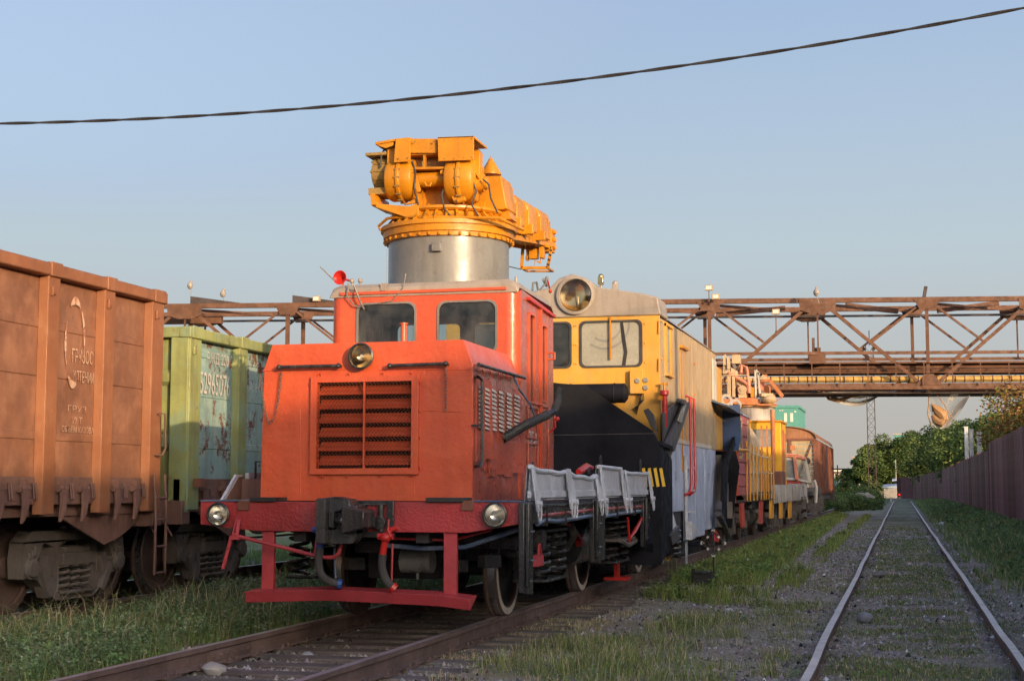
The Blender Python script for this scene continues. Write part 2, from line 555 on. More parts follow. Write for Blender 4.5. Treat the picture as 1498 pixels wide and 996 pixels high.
paint('stripe_yellow', (0.78, 0.48, 0.03), 0.5, 0.1, dirt=0.2, bump=0.0)
paint('stone', (0.30, 0.31, 0.34), 0.85, 0.25, dirt=0.3, bump=0.6, bs=20, streak=False)
paint('gravel', (0.26, 0.24, 0.23), 0.9, 0.4, dirt=0.4, dirtc=(0.07, 0.06, 0.055), bump=0.3, streak=False)
paint('pale_litter', (0.62, 0.62, 0.64), 0.6, 0.15, dirt=0.2, bump=0.2, streak=False)
paint('concrete', (0.42, 0.40, 0.37), 0.85, 0.2, dirt=0.3, bump=0.4, bs=15)
paint('white_pole', (0.66, 0.66, 0.66), 0.7, 0.1, dirt=0.3, bump=0.2)
paint('bark', (0.085, 0.062, 0.045), 0.9, 0.3, dirt=0.3, bump=0.8, bs=20)
paint('teal_wall', (0.10, 0.33, 0.29), 0.8, 0.06, dirt=0.15, bump=0.1)
paint('pale_wall', (0.48, 0.40, 0.32), 0.85, 0.2, dirt=0.3, bump=0.1)
paint('shade_warehouse_wall', (0.34, 0.30, 0.27), 0.85, 0.15, dirt=0.3, bump=0.2)
paint('roof_metal_blue', (0.38, 0.45, 0.58), 0.5, 0.1, dirt=0.2, bump=0.1)
paint('window_dark', (0.02, 0.022, 0.026), 0.15, 0.1, dirt=0.0, bump=0.0)
paint('window_shade', (0.30, 0.30, 0.28), 0.25, 0.2, dirt=0.3, bump=0.0, streak=False)
paint('blind_beige', (0.62, 0.60, 0.50), 0.8, 0.1, dirt=0.2, bump=0.0)
paint('blind_glass', (0.40, 0.39, 0.32), 0.25, 0.1, dirt=0.15, bump=0.0, coat=1.0, streak=False)
paint('burlap', (0.42, 0.24, 0.11), 0.85, 0.2, dirt=0.3, bump=0.5)
paint('lamp_white', (0.7, 0.68, 0.6), 0.4, 0.1, dirt=0.1, bump=0.0)
paint('interior', (0.5, 0.5, 0.48), 0.7, 0.1, dirt=0.1, bump=0.1)


def simple(name, c, rough=0.4, metal=0.0, trans=0.0, emit=0.0, alpha=1.0, ior=1.45):
    m, n, l, p = mat_base(name)
    p.inputs['Base Color'].default_value = (*c, 1)
    p.inputs['Roughness'].default_value = rough
    p.inputs['Metallic'].default_value = metal
    p.inputs['Transmission Weight'].default_value = trans
    p.inputs['IOR'].default_value = ior
    p.inputs['Alpha'].default_value = alpha
    if emit:
        p.inputs['Emission Color'].default_value = (*c, 1)
        p.inputs['Emission Strength'].default_value = emit


simple('reflector', (0.85, 0.82, 0.76), 0.18, 1.0)
simple('amber_reflector', (0.75, 0.55, 0.28), 0.12, 1.0)
simple('signal_red', (1.0, 0.02, 0.02), 0.4, emit=1.2)


def glass_mat(name, tint, mixf=0.88, rough=0.02, dust=0.10, even=False):
    m, n, l, p = mat_base(name)
    tr = n.new('ShaderNodeBsdfTransparent'); tr.inputs[0].default_value = (*tint, 1)
    gl = n.new('ShaderNodeBsdfGlossy'); gl.inputs['Roughness'].default_value = rough
    df = n.new('ShaderNodeBsdfDiffuse'); df.inputs[0].default_value = (0.5, 0.5, 0.48, 1)
    fr = n.new('ShaderNodeFresnel'); fr.inputs[0].default_value = 1.5
    mx = n.new('ShaderNodeMixShader'); l.new(fr.outputs[0], mx.inputs[0]); l.new(tr.outputs[0], mx.inputs[1]); l.new(gl.outputs[0], mx.inputs[2])
    m2 = n.new('ShaderNodeMixShader')
    co = n.new('ShaderNodeTexCoord').outputs['Object']
    if even: m2.inputs[0].default_value = dust
    else: l.new(mul(n, l, ramp(n, l, noise(n, l, co, 5, 5), 0.3, 0.8), dust), m2.inputs[0])
    l.new(mx.outputs[0], m2.inputs[1]); l.new(df.outputs[0], m2.inputs[2])
    l.new(m2.outputs[0], n['Material Output'].inputs[0])


glass_mat('window_glass', (0.82, 0.88, 0.88), dust=0.12)
glass_mat('lens_glass', (0.95, 0.95, 0.93), dust=0.05)
glass_mat('dusty_glass', (0.92, 0.92, 0.90), dust=0.12, rough=0.05, even=True)
glass_mat('net_mesh', (0.80, 0.78, 0.75), dust=0.14, rough=0.9, even=True)


def leafmat(name):
    m, n, l, p = mat_base(name)
    a = n.new('ShaderNodeAttribute'); a.attribute_name = 'Col'
    l.new(a.outputs['Color'], p.inputs['Base Color'])
    p.inputs['Roughness'].default_value = 0.6
    p.inputs['Specular IOR Level'].default_value = 0.25
    t = n.new('ShaderNodeBsdfTranslucent'); l.new(a.outputs['Color'], t.inputs[0])
    mx = n.new('ShaderNodeMixShader'); mx.inputs[0].default_value = 0.3
    l.new(p.outputs[0], mx.inputs[1]); l.new(t.outputs[0], mx.inputs[2])
    l.new(mx.outputs[0], n['Material Output'].inputs[0])


leafmat('foliage')
# ---------------------------------------------------------------- numpy noise, leaf and grass meshes
def vn(x, y, s, seed=0):
    x = np.asarray(x, float) / s + seed * 17.3
    y = np.asarray(y, float) / s + seed * 9.1
    xi, yi = np.floor(x), np.floor(y)
    fx, fy = x - xi, y - yi
    fx = fx * fx * (3 - 2 * fx); fy = fy * fy * (3 - 2 * fy)
    def h(a, b):
        t = np.sin(a * 127.1 + b * 311.7 + seed * 74.7) * 43758.5453
        return t - np.floor(t)
    return (h(xi, yi) * (1 - fx) + h(xi + 1, yi) * fx) * (1 - fy) + (h(xi, yi + 1) * (1 - fx) + h(xi + 1, yi + 1) * fx) * fy


def fbm(x, y, s, seed=0, o=4):
    r = 0; a = 0.5; t = 0
    for i in range(o):
        r = r + a * vn(x, y, s / 2 ** i, seed + i); t += a; a *= 0.5
    return r / t


def np_mesh(name, verts, tris, cols, mat, parent=None, loc=(0, 0, 0), **tags):
    me = bpy.data.meshes.new(name)
    me.vertices.add(len(verts)); me.vertices.foreach_set('co', np.asarray(verts, np.float32).ravel())
    n = len(tris)
    me.loops.add(n * 3); me.loops.foreach_set('vertex_index', np.asarray(tris, np.int32).ravel())
    me.polygons.add(n); me.polygons.foreach_set('loop_start', np.arange(0, n * 3, 3, dtype=np.int32))
    me.update(calc_edges=True)
    if cols is not None:
        a = me.color_attributes.new('Col', 'FLOAT_COLOR', 'POINT')
        c = np.ones((len(verts), 4), np.float32); c[:, :3] = cols
        a.data.foreach_set('color', c.ravel())
    me.materials.append(M[mat])
    o = bpy.data.objects.new(name, me)
    col.objects.link(o)
    o.parent = parent
    o.location = V(loc) - (W[parent.name] if parent else V((0, 0, 0)))
    W[o.name] = V(loc)
    return tag(o, **tags)


rg = np.random.default_rng(5)


def blades(x, y, z, h, wd, c, lean=0.45):
    n = len(x)
    a = rg.uniform(0, 2 * PI, n); b = rg.uniform(0, 2 * PI, n)
    L = h * rg.uniform(0.1, lean * 2, n)
    dx, dy = np.cos(b) * L, np.sin(b) * L
    wx, wy = np.cos(a) * wd / 2, np.sin(a) * wd / 2
    P = np.zeros((n, 5, 3))
    P[:, 0] = np.stack([x - wx, y - wy, z - 0.01], 1); P[:, 1] = np.stack([x + wx, y + wy, z - 0.01], 1)
    mx, my, mz = x + dx * 0.35, y + dy * 0.35, z + h * 0.6
    P[:, 2] = np.stack([mx - wx * 0.8, my - wy * 0.8, mz], 1); P[:, 3] = np.stack([mx + wx * 0.8, my + wy * 0.8, mz], 1)
    P[:, 4] = np.stack([x + dx, y + dy, z + h * (1 - 0.25 * (L / np.maximum(h, 1e-3)))], 1)
    i = np.arange(n)[:, None] * 5
    T = np.concatenate([i + [0, 1, 3], i + [0, 3, 2], i + [2, 3, 4]], 1).reshape(-1, 3)
    return P.reshape(-1, 3), T, np.repeat(c, 5, 0)


def leaves(p, s, c, up=0.3):
    """randomly turned folded leaves at points p, sizes s"""
    n = len(p)
    d = rg.normal(size=(n, 3)); d[:, 2] = np.abs(d[:, 2]) * up + d[:, 2] * (1 - up); d /= np.linalg.norm(d, axis=1)[:, None]
    r = rg.normal(size=(n, 3)); e = np.cross(d, r); e /= np.linalg.norm(e, axis=1)[:, None]
    s = np.asarray(s)[:, None]
    P = np.stack([p - d * s * 0.5, p + e * s * 0.3, p + d * s * 0.5, p - e * s * 0.3], 1)
    i = np.arange(n)[:, None] * 4
    T = np.concatenate([i + [0, 1, 2], i + [0, 2, 3]], 1).reshape(-1, 3)
    return P.reshape(-1, 3), T, np.repeat(c, 4, 0)


def join(parts):
    vs, ts, cs, k = [], [], [], 0
    for v, t, c in parts:
        vs.append(v); ts.append(t + k); cs.append(c); k += len(v)
    return np.concatenate(vs), np.concatenate(ts), np.concatenate(cs)


def tint(n, base, var=0.25, alt=None, palt=0.2):
    base = [q * 1.35 for q in base]; alt = None if alt is None else [q * 1.35 for q in alt]
    c = np.array(base)[None, :] * (1 + rg.normal(0, var, (n, 1))) * (1 + rg.normal(0, 0.08, (n, 3)))
    if alt is not None:
        m = rg.random(n) < palt
        c[m] = np.array(alt)[None, :] * (1 + rg.normal(0, var, (m.sum(), 1)))
    return np.clip(c, 0.004, 0.9)


# ---------------------------------------------------------------- ground
XM, XR, XL = -4.76, 0.09, -9.70          # track centre lines: train, right, wagons
ZM, ZR = 0.22, 0.14                      # rail top heights


def gh(x, y):
    x = np.asarray(x, float); y = np.asarray(y, float)
    z = (fbm(x, y, 1.6, 1) - 0.5) * 0.07 + (fbm(x, y, 0.25, 5, 3) - 0.5) * 0.035
    near = np.clip((np.abs(x - XM) - 0.7) / 0.5, 0, 1)
    z = z * (0.35 + 0.65 * near) + 0.02
    z += 0.05 * np.clip(1 - np.abs(x + 7.2) / 1.3, 0, 1)
    z = np.where(np.abs(x - XR) < 1.3, z * 0.5 + 0.0, z)
    z += 0.28 * np.clip((x - 1.6) / 1.6, 0, 1)
    return z


def cover(x, y):
    """share of the ground under grass"""
    x = np.asarray(x, float); y = np.asarray(y, float)
    n = fbm(x, y, 1.3, 11); m = fbm(x, y, 0.45, 21)
    st = lambda a, lo, hi: np.clip((a - lo) / (hi - lo), 0, 1)
    g = np.zeros_like(n)
    left = st(x, -12.5, -11.0) * 0 + np.clip(np.minimum((-6.0 - x) / 0.6, 1), 0, 1) * st(n, 0.26, 0.46)
    left = np.where((np.abs(x - XL) < 1.0), left * 0.35, left)
    verge = np.clip((-1.95 - 0.012 * (y - 20) - x) / 0.5, 0, 1) * np.clip((x + 3.75) / 0.35, 0, 1) * st(y, 21.9, 22.9)
    verge = np.where(x < -3.9, 0, verge)
    # foreground tufts between the tracks
    f1 = np.exp(-(((x + 2.55) / 0.75) ** 2 + ((y - 12.7) / 1.3) ** 2)) * 1.5
    f2 = np.exp(-(((x + 2.35) / 0.55) ** 2 + ((y - 16.4) / 1.7) ** 2)) * 0.9
    f3 = np.exp(-(((x + 2.6) / 0.7) ** 2 + ((y - 20.3) / 1.2) ** 2)) * 1.0
    mid = np.clip((f1 + f2 + f3) * st(m * 0.6 + n * 0.5, 0.42, 0.60), 0, 1) * (x > -3.5) * (x < -1.1)
    inr = (np.abs(x - XR) < 0.62) * st(n * 0.5 + m * 0.5, 0.36, 0.56) * 0.8
    path = (x > -1.9) * (x < 1.3) * st(m * 0.6 + n * 0.4, 0.42, 0.62) * 0.55
    right = st(x, 1.25, 2.2) * st(n * 0.7 + m * 0.3, 0.22, 0.42)
    far = st(y, 95, 150) * st(np.abs(x - XR), 0.9, 1.4)
    for q in (left, verge, mid, inr, path, right, far): g = np.maximum(g, q)
    g = g * (1 - np.exp(-(((x + 2.75) / 0.5) ** 4 + ((y - 21.6) / 1.1) ** 4)))
    g = np.where(np.abs(x - XM) < 1.25, np.where(y > 60, g * 0.4, 0.0), g)
    g = np.maximum(g, st(np.abs(x), 12, 20) * 0.8)
    return np.clip(g, 0, 1)


def axis(segs):
    o = []
    for a, b, st in segs: o += list(np.arange(a, b, st))
    return np.array(o + [segs[-1][1]])


gx = axis([(-3000, -200, 400), (-200, -30, 20), (-30, -12, 1.5), (-12, 5, 0.09), (5, 12, 1), (12, 30, 3), (30, 200, 20), (200, 3000, 400)])
gy = axis([(-600, -100, 100), (-100, 0, 10), (0, 9, 1), (9, 34, 0.09), (34, 70, 0.3), (70, 160, 1.5), (160, 400, 15), (400, 5000, 400)])
X, Y = np.meshgrid(gx, gy)
Z = gh(X, Y)
far = (np.abs(X) > 25) | (Y < -5)
Z = np.where(far, 0.0, Z)
vv = np.stack([X.ravel(), Y.ravel(), Z.ravel()], 1)
nx, ny = len(gx), len(gy)
ii = (np.arange(ny - 1)[:, None] * nx + np.arange(nx - 1)[None, :]).ravel()
T = np.concatenate([np.stack([ii, ii + 1, ii + nx + 1], 1), np.stack([ii, ii + nx + 1, ii + nx], 1)])
cv = cover(X, Y).ravel()
oily = np.exp(-((X.ravel() - XM) / 1.1) ** 4)
dry = np.exp(-((X.ravel() + 3.15) / 0.5) ** 2) * (Y.ravel() < 17)
cols = np.stack([cv, oily, dry], 1)
m, n, l, p = mat_base('ground_soil')
a = n.new('ShaderNodeAttribute'); a.attribute_name = 'Col'
sp = n.new('ShaderNodeSeparateColor'); l.new(a.outputs['Color'], sp.inputs[0])
co = n.new('ShaderNodeTexCoord').outputs['Object']
soil = mix(n, l, ramp(n, l, noise(n, l, co, 0.9, 6), 0.35, 0.65), (0.25, 0.215, 0.145), (0.42, 0.38, 0.285))
soil = mix(n, l, ramp(n, l, noise(n, l, co, 0.5, 5), 0.5, 0.62), soil, (0.27, 0.20, 0.14))
vo = n.new('ShaderNodeTexVoronoi'); vo.inputs['Scale'].default_value = 38; l.new(co, vo.inputs['Vector'])
soil = mix(n, l, 0.55, soil, mix(n, l, ramp(n, l, vo.outputs['Color'], 0.1, 0.9), (0.12, 0.10, 0.07), (0.50, 0.47, 0.385)))
soil = mix(n, l, ramp(n, l, noise(n, l, co, 60, 4, 0.7), 0.66, 0.74), soil, (0.55, 0.53, 0.50))
soil = mix(n, l, mul(n, l, sp.outputs[2], 0.6), soil, (0.36, 0.29, 0.21))
soil = mix(n, l, mul(n, l, sp.outputs[1], 0.8), soil, (0.16, 0.135, 0.12))
gr = mix(n, l, ramp(n, l, noise(n, l, co, 7, 6, 0.7), 0.35, 0.65), (0.08, 0.11, 0.04), (0.17, 0.21, 0.09))
gm = mul(n, l, sp.outputs[0], ramp(n, l, noise(n, l, co, 9, 6, 0.75), 0.25, 0.5))
l.new(mix(n, l, gm, soil, gr), p.inputs['Base Color'])
p.inputs['Roughness'].default_value = 0.95
p.inputs['Specular IOR Level'].default_value = 0.2
b = n.new('ShaderNodeBump'); b.inputs['Strength'].default_value = 0.9; b.inputs['Distance'].default_value = 0.03
l.new(mix(n, l, 0.5, noise(n, l, co, 30, 5, 0.7), vo.outputs['Distance']), b.inputs['Height'])
l.new(b.outputs[0], p.inputs['Normal'])
np_mesh('ground', vv, T, cols, 'ground_soil', kind='structure')

# ---------------------------------------------------------------- tracks
HEAD = [(-0.036, -0.002), (-0.030, 0.0), (0.030, 0.0), (0.036, -0.002), (0.037, -0.036), (0.012, -0.048), (0.010, -0.128), (0.066, -0.146), (0.066, -0.16), (-0.066, -0.16), (-0.066, -0.146), (-0.010, -0.128), (-0.012, -0.048), (-0.037, -0.036)]


def rail_mesh(x, ys, ztop, wob=0.0, seed=0):
    b = MB()
    ofs = []
    for i, y in enumerate(ys):
        wx = (float(fbm(y, seed * 3.7, 3.2, seed, 3)) - 0.5) * wob
        wz = (float(fbm(y, seed * 5.1 + 9, 4.0, seed + 9, 3)) - 0.5) * wob * 0.9
        ofs.append((x + wx, y, ztop + wz))
    k = len(HEAD)
    vs = [(o[0] + p[0], o[1], o[2] + p[1]) for o in ofs for p in HEAD]
    fs = [(i * k + j, i * k + (j + 1) % k, (i + 1) * k + (j + 1) % k, (i + 1) * k + j) for i in range(len(ys) - 1) for j in range(k)]
    fs += [tuple(range(k - 1, -1, -1)), tuple(range((len(ys) - 1) * k, len(ys) * k))]
    b.add(vs, fs)
    t = MB()
    vs = [(o[0] + q, o[1], o[2] + 0.0015) for o in ofs for q in (-0.033, 0.033)]
    t.add(vs, [(i * 2, i * 2 + 1, i * 2 + 3, i * 2 + 2) for i in range(len(ys) - 1)])
    return b, t, ofs


def track(name, xc, ztop, y0, y1, step, wob, topmat, sl=None, seed=0):
    t = thing(name, (xc, y0, 0), kind='structure')
    ys = list(np.arange(y0, y1, step)) + [y1]
    for sx in (-0.797, 0.797):
        b, tp, ofs = rail_mesh(xc + sx, ys, ztop, wob, seed + (3 if sx > 0 else 0))
        r = b.build('rail', 'rail_rust', t, smooth=25)
        tp.build('running_surface', topmat, r, smooth=60)
    if sl:
        sb = MB().box(-1.37, 1.37, -0.125, 0.125, -0.17, 0.0)
        sb.v = [(v[0], v[1] + 0, v[2]) for v in sb.v]
        sb.local = True
        first = None
        pb = MB().box(-0.10, 0.10, -0.12, 0.12, 0.0, 0.014)
        for q in (-0.075, 0.075): pb.cyl((q, -0.06, 0.01), (q, -0.06, 0.045), 0.012, n=6); pb.cyl((q, 0.06, 0.01), (q, 0.06, 0.045), 0.012, n=6)
        pb.local = True
        plate = None
        y = sl[0]
        while y < sl[1]:
            zt = ztop - 0.162
            lo = (xc + rnd.uniform(-0.06, 0.06), y + rnd.uniform(-0.04, 0.04), zt - 0.002 - rnd.uniform(0, 0.006))
            rz = rnd.uniform(-0.02, 0.02)
            if first is None:
                first = sb.build('sleeper', 'sleeper_wood', t, bev=0.012, loc=lo)
            else:
                inst(first, lo, t, (rnd.uniform(-0.03, 0.03), 0, rz), (rnd.uniform(0.96, 1.03), rnd.uniform(0.8, 1.05), 1))
            for sx in (-0.797, 0.797):
                pl = (xc + sx, lo[1], zt - 0.003)
                if plate is None: plate = pb.build('tie_plate', 'rail_rust', t, loc=pl)
                else: inst(plate, pl, t, (0, 0, rz))
            y += sl[2]
    return t


tm = track('railway_track_under_train', XM, ZM, 5, 120, 0.9, 0.012, 'rail_top', (9.4, 40, 0.54), 2)
tr = track('railway_track_beside_fence', XR, ZR, 4, 150, 0.7, 0.030, 'rail_top_pale', None, 31)
tl = track('railway_track_under_wagons', XL, ZM, -6, 90, 1.5, 0.01, 'rail_top', (8.5, 30, 0.6), 8)
# fish plates at the joints
fb = MB()
for s in (-1, 1): fb.box(s * 0.022 - 0.012, s * 0.022 + 0.012, -0.4, 0.4, -0.13, -0.045)
for k in range(6):
    yy = -0.33 + 0.132 * k
    fb.cyl((-0.05, yy, -0.09), (0.055, yy, -0.09), 0.014, n=6)
fb.local = True
f0 = fb.build('joint_bar', 'rail_rust', tm, loc=(XM + 0.797, 22.6, ZM))
inst(f0, (XM - 0.797, 22.6, ZM), tm); inst(f0, (XM - 0.797, 11.6, ZM), tm)
for yy in (11.55, 22.8, 35):
    inst(f0, (XR - 0.797, yy, ZR), tr); inst(f0, (XR + 0.797, yy + 0.1, ZR), tr)


# ---------------------------------------------------------------- loose stones (gravel) and grass
def region(n, x0, x1, y0, y1, fall=1.0):
    """random points, thinning with distance"""
    u = rg.random(n)
    y = y0 * (y1 / y0) ** (u ** fall) if fall else rg.uniform(y0, y1, n)
    return rg.uniform(x0, x1, n), y


def gravel(n):
    x, y = region(n, -6.6, 2.2, 10.2, 60, 1.0)
    keep = (rg.random(n) < (1 - 0.85 * cover(x, y))) & (fbm(x, y, 0.9, 41) + rg.random(n) * 0.25 > 0.5)
    x, y = x[keep], y[keep]
    z = gh(x, y)
    n = len(x)
    s = np.minimum(np.exp(rg.normal(-4.6, 0.55, n)) * (1 + y / 60), 0.038)
    base = np.array([[1, 0, 0], [-0.5, 0.85, 0], [-0.5, -0.85, 0], [0.1, 0.1, 0.9], [0, 0, -0.6]])
    P = base[None] * (s[:, None, None]) * rg.uniform(0.6, 1.4, (n, 5, 3))
    a = rg.uniform(0, 2 * PI, n)
    ca, sa = np.cos(a)[:, None], np.sin(a)[:, None]
    Q = P.copy(); Q[..., 0] = P[..., 0] * ca - P[..., 1] * sa; Q[..., 1] = P[..., 0] * sa + P[..., 1] * ca
    Q += np.stack([x, y, z], 1)[:, None]
    i = np.arange(n)[:, None] * 5
    T = np.concatenate([i + [0, 1, 3], i + [1, 2, 3], i + [2, 0, 3]], 1).reshape(-1, 3)
    c = tint(n, (0.21, 0.185, 0.165), 0.5, (0.60, 0.58, 0.55), 0.03)
    return Q.reshape(-1, 3), T, np.repeat(c, 5, 0)


m, n, l, p = mat_base('gravel_stones')
a = n.new('ShaderNodeAttribute'); a.attribute_name = 'Col'; l.new(a.outputs['Color'], p.inputs['Base Color'])
p.inputs['Roughness'].default_value = 0.9
v, t, c = gravel(90000)
np_mesh('gravel', v, t, c, 'gravel_stones', kind='stuff', label='loose grey and brown gravel lying between the tracks', cat='gravel')

GREEN, OLIVE, STRAW, GREY = (0.140, 0.205, 0.065), (0.190, 0.215, 0.080), (0.40, 0.34, 0.20), (0.17, 0.21, 0.14)


def grass(n, x0, x1, y0, y1, hmin, hmax, wd, base, alt=None, palt=0.15, thr=0.15, fall=1.0, edge=None):
    x, y = region(n, x0, x1, y0, y1, fall)
    cvv = cover(x, y)
    keep = cvv * (0.35 + 1.3 * fbm(x, y, 0.5, 61)) > rg.random(n) * 0.9 + thr * 0.3
    x, y, cvv = x[keep], y[keep], cvv[keep]
    k = len(x)
    h = (hmin + (hmax - hmin) * rg.random(k) ** 1.6) * (0.5 + 0.5 * cvv) * (0.55 + 0.9 * fbm(x, y, 0.8, 71))
    w = wd * (0.7 + y / 30)
    return blades(x, y, gh(x, y), h, w, tint(k, base, 0.28, alt, palt))


def weeds(n, x0, x1, y0, y1, hmax, ls, base, alt=None, per=16):
    x, y = region(n, x0, x1, y0, y1)
    keep = cover(x, y) * (0.3 + 1.3 * fbm(x, y, 0.9, 81)) > rg.random(n) * 0.8 + 0.25
    x, y = x[keep], y[keep]
    k = len(x)
    hh = hmax * (0.35 + 0.75 * fbm(x, y, 1.1, 91)) * rg.uniform(0.5, 1.1, k)
    pc = tint(k, base, 0.2, alt, 0.2)
    t = rg.random((k, per)) ** 0.8
    r = 0.035 + 0.06 * (1 - t)
    an = rg.uniform(0, 2 * PI, (k, per))
    pz = gh(x, y)[:, None] + t * hh[:, None]
    pts = np.stack([x[:, None] + np.cos(an) * r, y[:, None] + np.sin(an) * r, pz], 2).reshape(-1, 3)
    lf = leaves(pts, ls * rg.uniform(0.6, 1.3, k * per) * np.repeat(0.8 + y / 45, per), np.repeat(pc, per, 0) * rg.uniform(0.7, 1.3, (k * per, 1)), 0.6)
    st = blades(x, y, gh(x, y), hh, 0.006 * (1 + y / 25), pc * 0.9, 0.1)
    return join([lf, st])


v, t, c = join([grass(110000, -8.6, -5.9, 9.6, 40, 0.05, 0.26, 0.006, GREEN, OLIVE, 0.25),
                weeds(14000, -8.7, -5.95, 9.6, 34, 0.36, 0.034, (0.14, 0.215, 0.095), (0.22, 0.28, 0.17), 20),
                grass(5500, -8.7, -6.0, 9.6, 34, 0.3, 0.55, 0.006, STRAW, OLIVE, 0.4, fall=1.0)])
np_mesh('grass_between_wagons_and_train', v, t, c, 'foliage', kind='stuff', label='tall weedy grass growing between the wagons and the red crane locomotive', cat='grass')
v, t, c = join([grass(30000, -14, -8.7, 11, 45, 0.06, 0.26, 0.012, GREEN, OLIVE, 0.25)])
np_mesh('grass_under_wagons', v, t, c, 'foliage', kind='stuff', label='short grass under and behind the goods wagons', cat='grass')
v, t, c = join([grass(110000, -3.9, -1.5, 19.0, 80, 0.08, 0.30, 0.007, (0.19, 0.25, 0.065), (0.30, 0.29, 0.10), 0.25, fall=0.9),
                weeds(3500, -3.8, -1.7, 19.5, 60, 0.3, 0.05, GREEN, OLIVE)])
np_mesh('grass_verge_beside_train', v, t, c, 'foliage', kind='stuff', label='dense green grass verge along the right side of the train', cat='grass')
v, t, c = join([grass(60000, -3.5, -1.0, 10.8, 22, 0.04, 0.24, 0.005, (0.17, 0.22, 0.065), STRAW, 0.3, thr=0.4, fall=1.0),
                weeds(1200, -3.4, -1.2, 11, 22, 0.12, 0.03, GREY, GREEN),
                grass(110000, -1.9, 1.3, 10.8, 60, 0.012, 0.06, 0.007, (0.15, 0.19, 0.065), STRAW, 0.3, thr=0.15),
                weeds(1500, -1.0, 1.3, 11, 50, 0.06, 0.03, GREEN, GREY, 8)])
np_mesh('grass_in_foreground_path', v, t, c, 'foliage', kind='stuff', label='sparse grass tufts and moss on the dirt between the two tracks', cat='grass')
v, t, c = join([grass(130000, 1.2, 5.0, 22, 150, 0.08, 0.34, 0.010, (0.15, 0.215, 0.075), STRAW, 0.15, fall=0.85),
                weeds(3500, 1.6, 3.5, 22, 120, 0.32, 0.06, (0.13, 0.20, 0.08), OLIVE, 14)])
np_mesh('grass_along_fence', v, t, c, 'foliage', kind='stuff', label='long green grass along the foot of the maroon fence', cat='grass')
n_ = 26000
x, y = region(n_, -3.9, 2.6, 10.3, 45)
v, t, c = blades(x, y, gh(x, y) + 0.004, np.full(n_, 0.012) + rg.random(n_) * 0.012, 0.004 * (0.7 + y / 22), tint(n_, (0.30, 0.25, 0.17), 0.35, (0.10, 0.08, 0.06), 0.3), 3.2)
np_mesh('dead_straw', v, t, c, 'foliage', kind='stuff', label='dead straw and twigs scattered over the dirt between the tracks', cat='straw')
# dry tuft spikes beside the near rail
v, t, c = grass(40, -3.9, -3, 11, 13, 0.1, 0.2, 0.004, STRAW)
x, y = rg.uniform(-4.0, -3.1, 6000), rg.uniform(10.8, 18, 6000)
kp = fbm(x, y, 0.5, 33) > 0.52
x, y = x[kp], y[kp]
v, t, c = blades(x, y, gh(x, y), rg.uniform(0.02, 0.09, len(x)), 0.006, tint(len(x), STRAW, 0.25, OLIVE, 0.15), 0.8)
np_mesh('dry_grass_beside_rail', v, t, c, 'foliage', kind='stuff', label='dry straw coloured grass beside the near rail of the train track', cat='grass')
# ---------------------------------------------------------------- running gear shared by the vehicles
def wheelset(par, xc, y, zr, r=0.475, white=False, mat='wheel_steel', rims=True):
    """two wheels on an axle; wheel > tyre"""
    b = MB().cyl((xc - 0.72, y, zr + r), (xc + 0.72, y, zr + r), 0.075, n=12)
    b.build('axle', mat, par)
    for s in (-1, 1):
        b = MB().lathe([(0.0, 0.06), (0.10, 0.06), (0.115, 0.02), (0.20, -0.005), (0.32, -0.01), (r - 0.085, 0.01), (r - 0.085, -0.04), (0.1, -0.05), (0, -0.05)], (xc + s * 0.80, y, zr + r), (s, 0, 0), 36)
        wh = b.build('wheel', mat, par)
        b = MB().lathe([(r - 0.09, 0.045), (r - 0.075, 0.062), (r - 0.012, 0.062), (r, 0.05), (r, -0.03), (r + 0.028, -0.05), (r + 0.026, -0.07), (r - 0.085, -0.07), (r - 0.09, 0.045)], (xc + s * 0.80, y, zr + r), (s, 0, 0), 44)
        b.build('tyre', 'bright_steel' if mat == 'x' else 'wheel_steel', wh)
        if white:
            b = MB().lathe([(r - 0.078, 0.0645), (r - 0.014, 0.0645)], (xc + s * 0.80, y, zr + r), (s, 0, 0), 44)
            b.build('painted_rim', 'off_white', wh)
        if rims:
            b = MB().lathe([(r + 0.0015, 0.045), (r + 0.0015, -0.028)], (xc + s * 0.80, y, zr + r), (s, 0, 0), 44)
            b.build('tread', 'bright_steel', wh)


